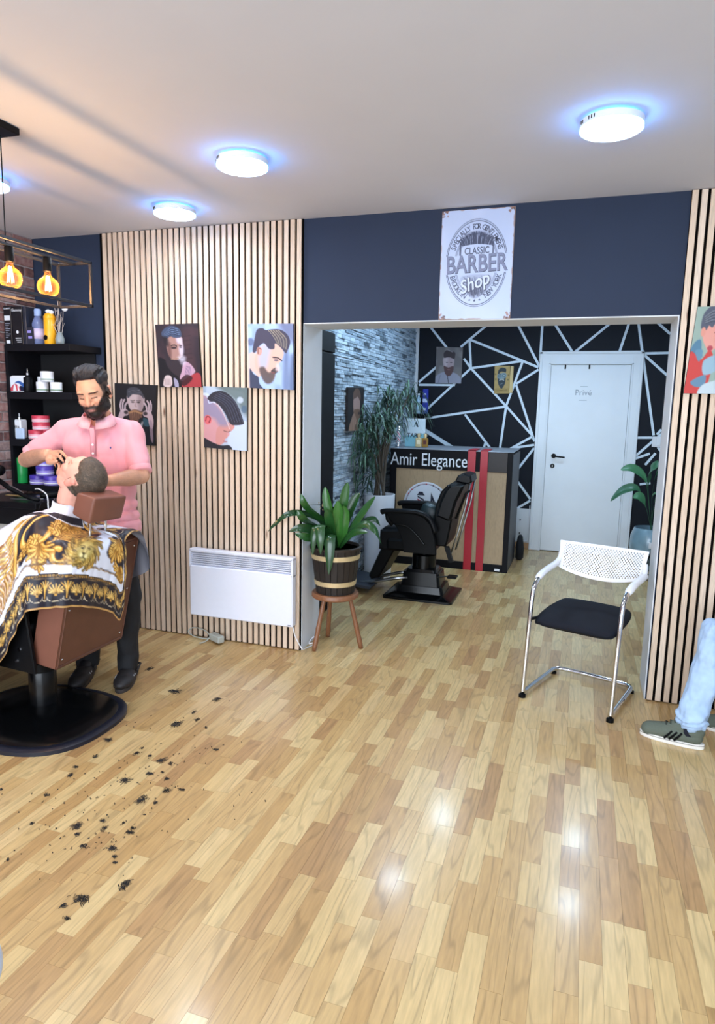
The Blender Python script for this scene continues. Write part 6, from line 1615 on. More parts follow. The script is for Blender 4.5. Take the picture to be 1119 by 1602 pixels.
ellipsoid(mb, (-2.47, -.80, 1.29), (.165, .105, .17), R_ax); ellipsoid(mb, (-2.455, -.80, 1.08), (.140, .100, .17), R_ax); ellipsoid(mb, (-2.455, -.79, .92), (.155, .110, .11), R_ax)
chain(mb, [V3(-2.60, -.85, 1.375), V3(-2.46, -.82, 1.42), V3(-2.34, -.74, 1.375)], [.042, .055, .042])
chain(mb, [RS+V3(0, 0, -.012), RS.lerp(RE, .5), RE], [.046, .049, .043]); chain(mb, [RE, RE.lerp(RW, .35), RE.lerp(RW, .8), RW], [.043, .046, .033, .029], flat=.95)
chain(mb, [LS+V3(0, 0, -.012), LS.lerp(LE, .5), LE], [.046, .049, .042]); chain(mb, [LE, LE.lerp(LW, .35), LE.lerp(LW, .8), LW], [.042, .045, .032, .028])
RH, LH = V3(-2.535, -.80, .90), V3(-2.375, -.77, .90)
RKn, LKn = V3(-2.60, -.81, .48), V3(-2.345, -.79, .48)
RA, LA = V3(-2.615, -.79, .09), V3(-2.36, -.77, .09)
chain(mb, [RH, RKn, RA], [.085, .060, .042]); chain(mb, [LH, LKn, LA], [.085, .060, .042])
chain(mb, [RA, V3(-2.56, -.93, .04)], [.040, .030]); chain(mb, [LA, V3(-2.325, -.86, .04)], [.040, .030])
# right hand: knuckles towards the client's nose, fingers pinching the razor
kn = [V3(-2.488, -1.098, 1.300), V3(-2.482, -1.112, 1.283), V3(-2.482, -1.118, 1.264), V3(-2.488, -1.118, 1.245)]
bd = [[V3(-2.440, -1.125, 1.305), V3(-2.405, -1.145, 1.293)], [V3(-2.432, -1.142, 1.280), V3(-2.400, -1.162, 1.262)],
      [V3(-2.435, -1.150, 1.254), V3(-2.412, -1.170, 1.236)], [V3(-2.446, -1.148, 1.232), V3(-2.425, -1.165, 1.215)]]
tp = [V3(-2.375, -1.163, 1.282), V3(-2.382, -1.178, 1.250), V3(-2.405, -1.185, 1.221), V3(-2.420, -1.178, 1.200)]
hand(mb, RW, V3(-2.525, -1.092, 1.272), kn, tp, bd, [V3(-2.545, -1.10, 1.262), V3(-2.50, -1.145, 1.250), V3(-2.455, -1.172, 1.252), V3(-2.415, -1.185, 1.262)])
# left hand behind the client's head
k2 = [V3(-2.262, -1.075, 1.185), V3(-2.268, -1.078, 1.166), V3(-2.272, -1.078, 1.148), V3(-2.276, -1.072, 1.130)]
b2 = [[V3(-2.240, -1.105, 1.205), V3(-2.215, -1.112, 1.222)], [V3(-2.235, -1.112, 1.180), V3(-2.205, -1.120, 1.190)], [V3(-2.238, -1.110, 1.154), V3(-2.208, -1.118, 1.158)], [V3(-2.244, -1.10, 1.130), V3(-2.22, -1.108, 1.127)]]
t2 = [V3(-2.195, -1.108, 1.235), V3(-2.180, -1.118, 1.196), V3(-2.183, -1.116, 1.160), V3(-2.20, -1.106, 1.124)]
hand(mb, LW, V3(-2.268, -1.04, 1.160), k2, t2, b2, [V3(-2.268, -1.02, 1.175), V3(-2.262, -1.04, 1.200), V3(-2.262, -1.055, 1.222), V3(-2.262, -1.07, 1.240)])
me, co, e_, dg = remesh(mb, .0042, 3)
STB = dict(brow='#17110f', beard='#1c1716', lip='#d0918a', ear='#cf8f78')
rgb, dp, Lc, near = head_paint(co, Mi, None, '#cf9c80', STB)
nn = normals(me, co); co = co+nn*dp[:, None]
# hairy forearms
for A, Bq in ((RE, RW), (LE, LW)):
    a = np.array(A); d = np.array(Bq-A); ln = np.linalg.norm(d); d /= ln; q = (co-a) @ d; dist = np.linalg.norm(co-a-q[:, None]*d, axis=1)
    m_ = ((q > -.02) & (q < ln-.02) & (dist < .07))*sstep(-.02, .05, q)*sstep(ln, ln-.08, q)*(.5+.5*noise3(co, 260, 2)); rgb = rgb*(1-.20*m_[:, None])
hl = near*(Lc[:, 2] > .0)
# hairline: scalp fade painted short on the sides
fade = near*sstep(.052, .066, np.abs(Lc[:, 0])+.3*np.maximum(0, -Lc[:, 1]-.0))*sstep(-.02, .03, Lc[:, 2])*(Lc[:, 1] < .045)*(np.abs(Lc[:, 0]) < .0795)
rgb = rgb*(1-.78*fade[:, None])+hexc('#1b1513')*.78*fade[:, None]
sk_ = (co[:, 2] < .16)[:, None]; rgb = np.where(sk_, hexc('#16161a'), rgb)
paint(me, rgb)
body = finish(me, co, 'body', M_skin, pb)
# hair: swept back waves
mb = MB(); T = lambda x, y, z: Mh @ V3(x, y, z); R3 = Mh.to_3x3()
ellipsoid(mb, T(0, -.026, .068), (.073, .086, .068), R3); ellipsoid(mb, T(0, .012, .104), (.062, .052, .034), R3)
for s in (-1, 1): ellipsoid(mb, T(s*.052, -.03, .066), (.026, .058, .044), R3); ellipsoid(mb, T(s*.056, .018, .072), (.017, .026, .030), R3)
r_ = random.Random(4)
for k in range(60):
    x0 = r_.uniform(-.060, .060); y0 = r_.uniform(.040, .058)-abs(x0)*.35; zt = r_.uniform(0, .014)
    P = [T(x0, y0, .086+zt*.6-abs(x0)*.12), T(x0+.010*r_.uniform(-1, 1), y0+.004, .116+zt-abs(x0)*.25), T(x0+.016*r_.uniform(-1, 1), y0-.03, .134+zt-abs(x0)*.38), T(x0*.95+.016*r_.uniform(-1, 1), y0-.07, .130+zt-abs(x0)*.45+r_.uniform(-.004, .006)), T(x0*.9, y0-.12, .092-abs(x0)*.3)]
    q = catmull(P, 4); chain(mb, [Vector(a) for a in q], [.0035+.0030*math.sin(math.pi*i/(len(q)-1)) for i in range(len(q))], n=6)
hm, hc, he, hd = remesh(mb, .0030, 1)
An = np.array(Mi); Lh = hc @ An[:3, :3].T+An[:3, 3]
strand = np.sin(Lh[:, 0]*900+6*noise3(hc, 40, 2))*.5+.5
hn_ = normals(hm, hc); hc = hc+hn_*((strand-.5)*.0016)[:, None]
paint(hm, hexc('#121116')[None, :]*(1+.5*strand[:, None]))
finish(hm, hc, 'hair', M_hair, pb)
# polo shirt
def cloth(mb, voxel, fold, seed, it=4, fs=14, axis=(1, 1, .45)):
    m_, c_, e2, d2 = remesh(mb, voxel, it); n_ = normals(m_, c_)
    f = noise3(c_*np.array(axis), fs, seed)-.5+.5*(noise3(c_*np.array(axis), fs*2.3, seed+1)-.5)
    return m_, c_+n_*(f*fold)[:, None]
mb = MB()
ellipsoid(mb, (-2.47, -.805, 1.29), (.190, .118, .165), R_ax); ellipsoid(mb, (-2.455, -.805, 1.10), (.172, .128, .18), R_ax); ellipsoid(mb, (-2.462, -.805, 1.20), (.182, .124, .18), R_ax)
for q_ in (-.5, 0, .5): chain(mb, [RS.lerp(LS, .5+q_*.55)+V3(0, 0, -.02), RS.lerp(LS, .5+q_*.5)+V3(0, 0, -.20)], [.085, .090])
for z, a, b in ((1.0, .170, .130), (.94, .176, .136), (.89, .184, .144), (.865, .186, .146)): ellipsoid(mb, (-2.452, -.80, z), (a, b, .055), R_ax)
chain(mb, [V3(-2.615, -.855, 1.395), V3(-2.46, -.82, 1.425), V3(-2.335, -.745, 1.395)], [.062, .072, .062])
chain(mb, [RS, RS.lerp(RE, .35), RS.lerp(RE, .66)], [.068, .066, .064]); chain(mb, [LS, LS.lerp(LE, .45), LS.lerp(LE, .70)], [.068, .066, .064])
sm_, sc2 = cloth(mb, .006, .026, 3, 14, 13, (1, 1, .5))
# flatten hem
low = sc2[:, 2] < .845; sc2[low, 2] = .845+(sc2[low, 2]-.845)*.12
finish(sm_, sc2, 'polo_shirt', M_polo, pb)['label'] = 'pink short-sleeved polo shirt'
for S_, E_, q, r in ((RS, RE, .84, .0590), (LS, LE, .88, .0590)):
    c_ = S_.lerp(E_, q); d = (E_-S_).normalized(); MB().tube([c_-d*.030, c_-d*.016, c_+d*.010, c_+d*.012], [r-.006, r+.001, r+.001, r-.004], 24).build('sleeve_cuff', M_polo, pb, smooth=True)
# collar and placket
f_ = V3(.42, -.90, 0).normalized(); r3 = V3(.90, .42, 0).normalized()
nc = V3(-2.432, -.86, 1.462)
mb = MB()
for s in (-1, 1):
    ring_ = []
    for k in range(9):
        a = math.radians(s*(8+164*k/8)); d = f_*math.cos(a)+r3*math.sin(a)
        up = V3(0, 0, .024*(1-math.cos(a))/1.0)
        pin = nc+d*(.066+.004*(1+math.cos(a)))+up+V3(0, 0, .004)-f_*0.0; pout = nc+d*(.088+.022*(1+math.cos(a))/2)+up*1.0-V3(0, 0, .034+.016*(1+math.cos(a))/2)
        ring_.append((pin, pout))
    vs = [];
    for a, b in ring_: vs += [a, b, b+V3(0, 0, -.003)-(b-nc).normalized()*.002, a-V3(0,0,.003)]
    fs = []
    for k in range(8):
        for j in range(4): fs.append((k*4+j, k*4+(j+1) % 4, (k+1)*4+(j+1) % 4, (k+1)*4+j))
    fs += [(0, 1, 2, 3), (35, 34, 33, 32)]; mb.add(vs, fs)
mb.build('collar', mat('polo_collar', '#f0b0b6', .8, noise=.02), pb, smooth=True)
def on_chest(z, off):  # front of the shirt
    return V3(-2.47, -.805, z)+f_*off
mb = MB().tube([nc+f_*.112+V3(0, 0, -.045), on_chest(1.36, .128), on_chest(1.27, .134)], [.012, .013, .013], 8, flat=.25); mb.build('placket', M_polo, pb, smooth=True)
for z, o_ in ((1.375, .130), (1.33, .137), (1.285, .139)): MB().lathe([(0, .002), (.005, .001), (.006, -.002)], (0,0,0), 12, Matrix.Translation(on_chest(z, o_)) @ f_.to_track_quat('Z', 'Y').to_matrix().to_4x4()).build('button', M_white_plastic, pb)
lgp = V3(-2.47, -.805, 1.315)+f_*.118+r3*.085
MB().lathe([(0, .002), (.0045, .002), (.0045, 0)], (0,0,0), 10, Matrix.Translation(lgp) @ (f_+r3*.35).normalized().to_track_quat('Z', 'Y').to_matrix().to_4x4() @ Matrix.Diagonal((1, 1.3, 1, 1))).build('chest_emblem', mat('emblem_blue', '#4a4f8a', .5, noise=0), pb)
# trousers
mb = MB()
ellipsoid(mb, (-2.455, -.79, .86), (.138, .100, .09), R_ax)
chain(mb, [RH+V3(0,0,-.06), RKn, V3(-2.612, -.79, .16), V3(-2.612, -.80, .075)], [.092, .076, .062, .060]); chain(mb, [LH+V3(0,0,-.06), LKn, V3(-2.358, -.77, .16), V3(-2.356, -.78, .085)], [.092, .076, .062, .060])
tm, tc = cloth(mb, .006, .022, 8, 4, 16); lo = tc[:, 2] < .055; tc[lo, 2] = .055+(tc[lo, 2]-.055)*.1
finish(tm, tc, 'trousers', M_trouser, pb)
def clog(heel, toe, parent):
    h, t_ = Vector(heel), Vector(toe); d = (t_-h).normalized(); L_ = (t_-h).length; s_ = V3(-d.y, d.x, 0)
    Mx = Matrix(((d.x, s_.x, 0, h.x), (d.y, s_.y, 0, h.y), (0, 0, 1, 0), (0, 0, 0, 1)))
    mb = MB()
    ellipsoid(mb, Mx @ V3(L_*.70, .002, .040), (L_*.33, .054, .036), Mx.to_3x3()); ellipsoid(mb, Mx @ V3(L_*.55, 0, .052), (L_*.28, .048, .034), Mx.to_3x3()); ellipsoid(mb, Mx @ V3(L_*.18, 0, .042), (L_*.18, .038, .040), Mx.to_3x3()); capsule(mb, Mx @ V3(.05, 0, .025), Mx @ V3(L_-.06, 0, .025), .040, .050, flat=.5)
    m_, c_, _, _ = remesh(mb, .004, 3); lo = c_[:, 2] < .018; c_[lo, 2] = .018
    o = finish(m_, c_, 'clog', M_clog, parent)
    outl = []
    for k in range(36):
        a = 2*math.pi*k/36; w = .043+.012*math.cos(a); outl.append(Mx @ V3(L_/2+math.cos(a)*(L_/2+.003), math.sin(a)*w, 0))
    MB().prism([(p.x, p.y) for p in outl], .0, .020, 'z').build('sole', mat('clog_sole', '#3a3432', .7), o)
    for k, x in enumerate((.52, .60, .68, .76)):
        for s in (-1, 1):
            MB().lathe([(0, .003), (.004, .002), (.005, 0)], (0,0,0), 10, Mx @ Matrix.Translation((L_*x, s*.046*(1.0 if x < .7 else .92), .056)) @ Matrix.Rotation(s*-.9, 4, 'X')).build('vent_hole', mat('clog_dot_pale', '#c9cad2', .6, noise=0), o)
    MB().lathe([(0, .004), (.009, .003), (.010, 0)], (0,0,0), 12, Mx @ Matrix.Translation((L_*.36, -.049, .055)) @ Matrix.Rotation(1.5, 4, 'X')).build('rivet', M_chrome, o, smooth=True)
    MB().tube([Mx @ V3(L_*.36, -.048, .056), Mx @ V3(.02, -.044, .066), Mx @ V3(-.012, 0, .068), Mx @ V3(.02, .044, .066), Mx @ V3(L_*.36, .048, .056)], .007, 8).build('heel_strap', M_clog, o, smooth=True)
clog((-2.638, -.735, 0), (-2.505, -1.045, 0), pb); clog((-2.378, -.70, 0), (-2.272, -.985+.02, 0), pb)
for A_ in (V3(-2.612, -.80, .085), V3(-2.356, -.785, .085)): MB().lathe([(.046, 0), (.047, .02), (.043, .022)], tuple(A_+V3(0, 0, -.02)), 20).build('sock_edge', M_wp, pb, smooth=True)
# razor
t = thing('razor', (-2.405, -1.165, 1.265), 'black straight razor held at the face of the client', 'razor')
MB().tube([(-2.437, -1.150, 1.272), (-2.41, -1.165, 1.262), (-2.375, -1.180, 1.252)], [.008, .010, .007], 10, flat=.6).build('handle', M_blackp, t, smooth=True)
MB().tube([(-2.437, -1.150, 1.272), (-2.43, -1.165, 1.240), (-2.418, -1.178, 1.222)], [.007, .009, .006], 10, flat=.6).build('scale', M_blackp, t, smooth=True)
MB().box((-.020, -.0008, -.006), (.020, .0008, .006), M=Matrix.Translation((-2.362, -1.184, 1.248)) @ Matrix.Rotation(.35, 4, 'Y')).build('blade', M_steel, t)

# ---- the client lying back in the chair
pc = thing('person', (-2.55, -1.17, .52), 'man with cropped hair lying back with eyes closed under a patterned barber cape', 'person', 'people')
HC = V3(-2.283, -1.175, 1.190)
Mh2 = frame_matrix(HC, (-.40, -.10, .90), (.90, 0, .40)); Mi2 = Mh2.inverted()
mb = MB(); head_blobs(mb, Mh2)
chain(mb, [HC+V3(-.045, 0, -.035), V3(-2.365, -1.172, 1.075), V3(-2.375, -1.17, .98)], [.058, .054, .050])
ellipsoid(mb, (-2.43, -1.17, .86), (.11, .165, .15), Euler((0, math.radians(14), 0)).to_matrix()); ellipsoid(mb, (-2.49, -1.17, .70), (.11, .14, .15)); ellipsoid(mb, (-2.56, -1.17, .61), (.13, .15, .10))
chain(mb, [V3(-2.40, -1.33, .93), V3(-2.385, -1.17, .96), V3(-2.40, -1.01, .93)], [.050, .055, .050])
for s in (-1, 1):
    S_, E_, W_2 = V3(-2.40, -1.17+s*.185, .95), V3(-2.56, -1.17+s*.22, .79), V3(-2.76, -1.17+s*.13, .755)
    chain(mb, [S_, E_], [.050, .042]); chain(mb, [E_, W_2], [.042, .028])
    kn = [W_2+V3(-.085, -s*(.03-.018*i), -.005-.002*i) for i in range(4)]
    hand(mb, W_2, W_2+V3(-.05, 0, 0), kn, [k+V3(-.075, 0, -.035) for k in kn], [[k+V3(-.032, 0, -.004), k+V3(-.058, 0, -.018)] for k in kn], [W_2+V3(-.03, -s*.025, 0), W_2+V3(-.055, -s*.045, .0), W_2+V3(-.08, -s*.055, -.01), W_2+V3(-.1, -s*.058, -.02)])
    H_, K_, A_ = V3(-2.60, -1.17+s*.09, .60), V3(-3.02, -1.17+s*.12, .62), V3(-3.22, -1.17+s*.12, .20)
    chain(mb, [H_, K_, A_, V3(-3.24, -1.17+s*.12, .17)], [.082, .058, .042, .038]); chain(mb, [A_, V3(-3.40, -1.17+s*.13, .145)], [.038, .030])
me, co, e_, dg = remesh(mb, .0042, 3)
rgb, dp, Lc, near = head_paint(co, Mi2, None, '#e6ab98', dict(brow='#8a6a52', lip='#c9837c', ear='#e08878', stubble='#a07a6a'))
nn = normals(me, co); co = co+nn*dp[:, None]
ay = Lc[:, 1]; az = Lc[:, 2]
hline = .072-.0*ay
msk = near*np.maximum(sstep(.055, .075, az-.35*np.maximum(0, ay-.035)), sstep(.018, -.006, ay+.0)*sstep(-.055, -.035, az)*(np.abs(Lc[:, 0])*0+1))
msk = msk*(1-sstep(.055, .075, ay-.30*(az-.08)))*(1-((np.abs(Lc[:, 0]) > .069)*(az < .030)*(ay > -.035)))
rgb = rgb*(1-.6*msk[:, None])+hexc('#6b594a')*.6*msk[:, None]
paint(me, rgb); hn2 = normals(me, co)
body2 = finish(me, co, 'body', M_skin, pc)
thick = msk*(.003+.006*sstep(.02, .09, az)+.0012*noise3(co, 500, 7))
def hcol(P):
    n1 = noise3(P, 350, 2)[:, None]; n2 = noise3(P, 90, 3)[:, None]; return hexc('#55483b')[None, :]*(.62+.7*n1*n2+.25*n1)
hair_from_head(me, co, hn2, msk, thick, 'hair', M_hair, pc, hcol)
mb = MB(); ellipsoid(mb, (-2.46, -1.17, .86), (.12, .18, .16)); ellipsoid(mb, (-2.52, -1.17, .68), (.125, .16, .16))
for s in (-1, 1): chain(mb, [V3(-2.41, -1.17+s*.17, .945), V3(-2.50, -1.17+s*.21, .85)], [.062, .058])
m_, c_ = cloth(mb, .008, .015, 5); finish(m_, c_, 't_shirt', M_wp, pc)
mb = MB(); ellipsoid(mb, (-2.58, -1.17, .60), (.15, .17, .105))
for s in (-1, 1): chain(mb, [V3(-2.60, -1.17+s*.09, .60), V3(-3.02, -1.17+s*.12, .62), V3(-3.20, -1.17+s*.12, .23)], [.095, .075, .062])
m_, c_ = cloth(mb, .008, .015, 6); finish(m_, c_, 'trousers', M_trouser, pc)
for s in (-1, 1):
    mb = MB(); ellipsoid(mb, (-3.34, -1.17+s*.13, .148), (.135, .048, .042)); ellipsoid(mb, (-3.25, -1.17+s*.125, .165), (.06, .045, .055)); m_, c_, _, _ = remesh(mb, .006, 3); lo = c_[:, 2] < .108; c_[lo, 2] = .108; finish(m_, c_, 'shoe', M_blackp, pc)

# ---- patterned barber cape, draped over the client and the backrest
DIRS = [  # control points neck -> hem
 [(-2.52,-1.17,1.005), (-2.80,-1.17,.86), (-3.10,-1.17,.72), (-3.24,-1.17,.50), (-3.30,-1.17,.22)],
 [(-2.52,-1.27,1.00), (-2.80,-1.36,.83), (-3.06,-1.44,.66), (-3.18,-1.52,.42), (-3.20,-1.55,.14)],
 [(-2.49,-1.33,1.005), (-2.68,-1.44,.86), (-2.82,-1.53,.66), (-2.86,-1.56,.40), (-2.88,-1.58,.12)],
 [(-2.46,-1.36,1.01), (-2.56,-1.47,.89), (-2.63,-1.52,.70), (-2.64,-1.54,.45), (-2.64,-1.54,.17)],
 [(-2.43,-1.38,1.015), (-2.47,-1.465,.91), (-2.50,-1.51,.76), (-2.50,-1.525,.58), (-2.50,-1.53,.31)],
 [(-2.40,-1.385,1.012), (-2.41,-1.46,.91), (-2.42,-1.50,.79), (-2.42,-1.51,.65), (-2.42,-1.515,.47)],
 [(-2.37,-1.385,1.005), (-2.355,-1.455,.91), (-2.35,-1.49,.82), (-2.35,-1.50,.72), (-2.345,-1.505,.595)],
 [(-2.33,-1.37,.985), (-2.285,-1.44,.91), (-2.275,-1.475,.83), (-2.275,-1.485,.73), (-2.275,-1.487,.620)],
 [(-2.30,-1.35,.965), (-2.225,-1.425,.905), (-2.200,-1.455,.84), (-2.205,-1.465,.74), (-2.215,-1.468,.630)],
 [(-2.28,-1.33,.95), (-2.185,-1.39,.912), (-2.130,-1.41,.86), (-2.150,-1.415,.74), (-2.170,-1.418,.628)],
 [(-2.27,-1.29,.94), (-2.17,-1.33,.915), (-2.105,-1.34,.87), (-2.125,-1.335,.74), (-2.150,-1.33,.600)],
 [(-2.27,-1.25,.935), (-2.165,-1.26,.915), (-2.100,-1.26,.87), (-2.120,-1.25,.73), (-2.155,-1.24,.565)],
 [(-2.27,-1.21,.935), (-2.165,-1.20,.912), (-2.098,-1.19,.87), (-2.115,-1.175,.71), (-2.150,-1.16,.525)],
 [(-2.27,-1.18,.935), (-2.165,-1.155,.910), (-2.098,-1.135,.87), (-2.112,-1.115,.69), (-2.148,-1.095,.480)],
 [(-2.27,-1.16,.935), (-2.165,-1.135,.908), (-2.105,-1.12,.895), (-2.095,-1.11,.83), (-2.105,-1.105,.76)],
 [(-2.27,-1.13,.935), (-2.19,-1.11,.92), (-2.14,-1.105,.905), (-2.115,-1.10,.90), (-2.100,-1.09,.888)],
 [(-2.28,-1.10,.94), (-2.21,-1.05,.92), (-2.16,-1.01,.905), (-2.13,-.98,.90), (-2.105,-.96,.884)],
 [(-2.29,-1.06,.945), (-2.235,-.99,.92), (-2.19,-.93,.895), (-2.155,-.895,.83), (-2.125,-.885,.69)],
 [(-2.32,-1.02,.95), (-2.30,-.95,.92), (-2.27,-.89,.88), (-2.25,-.875,.78), (-2.24,-.87,.62)],
 [(-2.40,-.99,.97), (-2.44,-.92,.90), (-2.46,-.88,.80), (-2.46,-.865,.66), (-2.46,-.86,.50)],
 [(-2.48,-1.0,.99), (-2.62,-.92,.86), (-2.74,-.87,.74), (-2.78,-.85,.52), (-2.80,-.84,.30)],
 [(-2.51,-1.07,1.0), (-2.78,-.98,.85), (-3.04,-.89,.68), (-3.14,-.83,.42), (-3.17,-.82,.16)],
]
ND = len(DIRS)
NCc = np.array((-2.372, -1.172, 1.045)); rows = []
for k, d in enumerate(DIRS):
    a = np.array(d[0])-NCc; hdir = a/np.linalg.norm(a)
    ring0 = NCc+np.array([hdir[0]*.066, hdir[1]*.066, 0])+np.array([0, 0, .018-.25*hdir[0]*.066])
    ring1 = NCc+np.array([hdir[0]*.085, hdir[1]*.085, -.018])
    rows.append(np.vstack([ring0, ring1]+[np.array(p) for p in d]))
rows = np.array(rows)                      # ND x 7 x 3
# resample along each direction by arc length
def resamp(P, n):
    C = catmull(P, 12); s = np.r_[0, np.cumsum(np.linalg.norm(np.diff(C, axis=0), axis=1))]; t = np.linspace(0, s[-1], n)
    return np.stack([np.interp(t, s, C[:, j]) for j in range(3)], 1), s[-1]
NR = 110; G = []; LEN = []
for r in rows: p, l = resamp(r, NR); G.append(p); LEN.append(l)
G = np.array(G); LEN = np.array(LEN)
SUB = 22
Gd = np.stack([catmull(G[:, j], SUB, True) for j in range(NR)], 1)   # (ND*SUB) x NR x 3
Ld = catmull(LEN[:, None], SUB, True)[:, 0]
hem = Gd[:, -1]; ds = np.linalg.norm(np.roll(hem, -1, 0)-hem, axis=1); S = np.r_[0, np.cumsum(ds)][:-1]; STOT = ds.sum()
sk = S[::SUB]                               # hem position of every direction
na = Gd.shape[0]
dist_hem = Ld[:, None]*(1-np.linspace(0, 1, NR))[None, :]
SS = np.repeat(S[:, None], NR, 1)
# soft folds
du = np.roll(Gd, -1, 0)-np.roll(Gd, 1, 0); dv = np.gradient(Gd, axis=1); nrm = np.cross(du, dv); nrm /= np.linalg.norm(nrm, axis=2, keepdims=True)+1e-9
cen = np.array([-2.6, -1.17, .6]); flip = np.sign(((Gd-cen)*nrm).sum(2).mean()); nrm *= flip
rr = np.linspace(0, 1, NR)[None, :]
fold = (.010*np.sin(SS*26+3*np.sin(SS*7))+.006*np.sin(SS*61+1.3))*rr**1.6 + .004*np.sin(SS*12+rr*14)
back = ((SS > sk[8]) & (SS < sk[17])); fold = np.where(back, np.abs(fold)*.45+.004, fold)
for (s0, w, dpt) in ((sk[4]+.02, .035, .022), (sk[3]+.03, .05, .020), (sk[6]+.02, .03, .010), (sk[9]-.02, .035, .010), (sk[1]+.1, .06, .02)):
    fold = fold+dpt*np.exp(-((SS-s0)/w)**2)*rr**1.3
Gd = Gd+nrm*fold[..., None]
# printed pattern: the field in flat cloth coordinates (x across, y = distance from the hem), the border along the hem
i0 = 7*SUB
R_ = np.roll(Gd, -i0, 0); sg_ = np.linalg.norm(np.roll(R_, -1, 0)-R_, axis=2); cum = np.vstack([np.zeros((1, NR)), np.cumsum(sg_, 0)[:-1]])
XX = np.roll(np.where(np.arange(na)[:, None] <= na//2, cum, cum-sg_.sum(0)), i0, 0)
GOLD, GOLD2, GOLDD, INKB, BR, WHT = '#cf9a42', '#ecc877', '#7a5220', '#1c1b28', '#9c6238', '#dde2f2'
YM = .80
def sample(cv, fx, fy):
    fx = np.clip(fx*cv.w-.5, 0, cv.w-1.001); fy = np.clip(fy*cv.h-.5, 0, cv.h-1.001); ix, iy = fx.astype(int), fy.astype(int); a_, b_ = (fx-ix)[..., None], (fy-iy)[..., None]; t_ = cv.a
    return (t_[iy, ix]*(1-a_)+t_[iy, ix+1]*a_)*(1-b_)+(t_[iy+1, ix]*(1-a_)+t_[iy+1, ix+1]*a_)*b_
XA, XB = -.80, .80; kx = 1/(XB-XA)
cv = Canvas(560, 280, WHT)
def PP(l): return [((a-XA)*kx, b/YM) for a, b in l]
def wd(m_): return m_*kx
def st(P, w, c1=GOLD, c2=GOLD2, c0=GOLDD):
    cv.line(PP(P), wd(w+.0035), c0, 1, soft=wd(.003)); cv.line(PP(P), wd(w), c1, 1, soft=wd(.003)); cv.line(PP([(a+w*.3, b+w*.35) for a, b in P]), wd(w*.35), c2, 1, soft=wd(.003))
def scroll(s, d, r, turn=1, ang=0, w=.012, el=1.3, n=24):
    st([(s+r*(1-k/(n+3))*math.cos(ang+turn*k*.27), d+el*r*(1-k/(n+3))*math.sin(ang+turn*k*.27)) for k in range(n)], w)
rg = random.Random(12)
def plume(s, d, ang, L_, W__, n=11):
    """fan of overlapping gold leaves"""
    for k in range(n):
        q = k/(n-1)*2-1; a2 = ang+q*.95; l = L_*(1-.45*abs(q))*rg.uniform(.85, 1.1)
        P = [(s, d), (s+math.cos(a2)*l*.5, d+math.sin(a2)*l*.6), (s+math.cos(a2+q*.5)*l, d+math.sin(a2+q*.5)*l*1.15)]
        st(P, W__*rg.uniform(.6, 1), rg.choice((GOLD, '#dcae55', '#c28a38')))
cv.poly(PP([(-.142,.50),(-.11,.56),(-.04,.575),(.02,.53),(.10,.60),(.22,.60),(.275,.50),(.25,.40),(.16,.36),(.145,.24),(.10,.195),(.05,.21),(-.02,.26),(-.10,.235),(-.135,.33)]), INKB, 1, wd(.005))
cv.poly(PP([(-.60,.30),(-.45,.52),(-.30,.56),(-.26,.40),(-.36,.28)]), INKB, 1, wd(.005)); cv.poly(PP([(.33,.30),(.36,.52),(.55,.55),(.66,.40),(.5,.28)]), INKB, 1, wd(.005))
# left: flowing gold tresses
for k in range(12):
    y0 = .24+.032*k; st([(-.33, y0-.05), (-.25, y0+.03), (-.19, y0-.02), (-.155, y0+.02)], .006, (GOLD, '#d9b46a', BR)[k % 3])
for k in range(14):
    st([(-.40+.02*k, .20+rg.uniform(0, .05)), (-.38+.02*k, .26), (-.42+.022*k, .30+rg.uniform(0, .05))], .005, ('#c79a78', GOLD)[k % 2], '#f0e2d8')
# looped cartouche
st([(-.135,.235),(-.146,.33),(-.140,.45),(-.115,.54),(-.05,.572),(.0,.55),(.03,.50),(.035,.40),(.01,.33),(-.04,.30),(-.085,.32),(-.105,.38),(-.09,.44),(-.055,.445),(-.035,.48),(.0,.52),(.05,.575),(.12,.60)], .011)
st([(-.09,.53),(-.05,.55),(-.02,.53),(-.01,.50)], .006, BR)
# acanthus mass to the right of the loop
for (s_, d_, a_, l_, w_) in ((.05,.47,1.0,.10,.008), (.09,.40,2.2,.09,.008), (.06,.36,.2,.09,.008), (.12,.46,.6,.10,.008), (.10,.52,.1,.09,.007), (.03,.30,-.6,.08,.007), (-.02,.30,2.6,.06,.006), (.16,.40,1.7,.10,.008), (.20,.50,.8,.08,.007), (.14,.33,2.5,.07,.007), (-.06,.27,.4,.06,.006)): plume(s_, d_, a_, l_, w_)
cv.poly(PP([(.035,.27),(.05,.31),(.095,.33),(.135,.30),(.14,.24),(.11,.20),(.06,.205)]), INKB, 1, wd(.004)); scroll(.088, .255, .052, -1, -.4, .012, 1.2, 18)
plume(.0, .30, -1.6, .10, .008, 9); plume(.0, .235, -1.5, .055, .006, 7)
for q in ((-.085,.30),(-.10,.27),(.04,.43)): plume(q[0], q[1], 1.2, .045, .005, 5)
scroll(.23, .50, .05, 1, 1, .010); scroll(-.36, .45, .07, 1, 0, .012); scroll(.45, .42, .07, -1, 1, .012); scroll(-.52, .40, .06, -1, 2, .012); scroll(.58, .48, .06, 1, 0, .012)
for q in range(10): plume(rg.uniform(-.75, -.42), rg.uniform(.26, .6), rg.uniform(0, 6), .09, .008); plume(rg.uniform(.36, .75), rg.uniform(.26, .6), rg.uniform(0, 6), .09, .008)
for q in range(5): plume(rg.uniform(-.1, .3), rg.uniform(.62, .7), rg.uniform(0, 6), .07, .007)
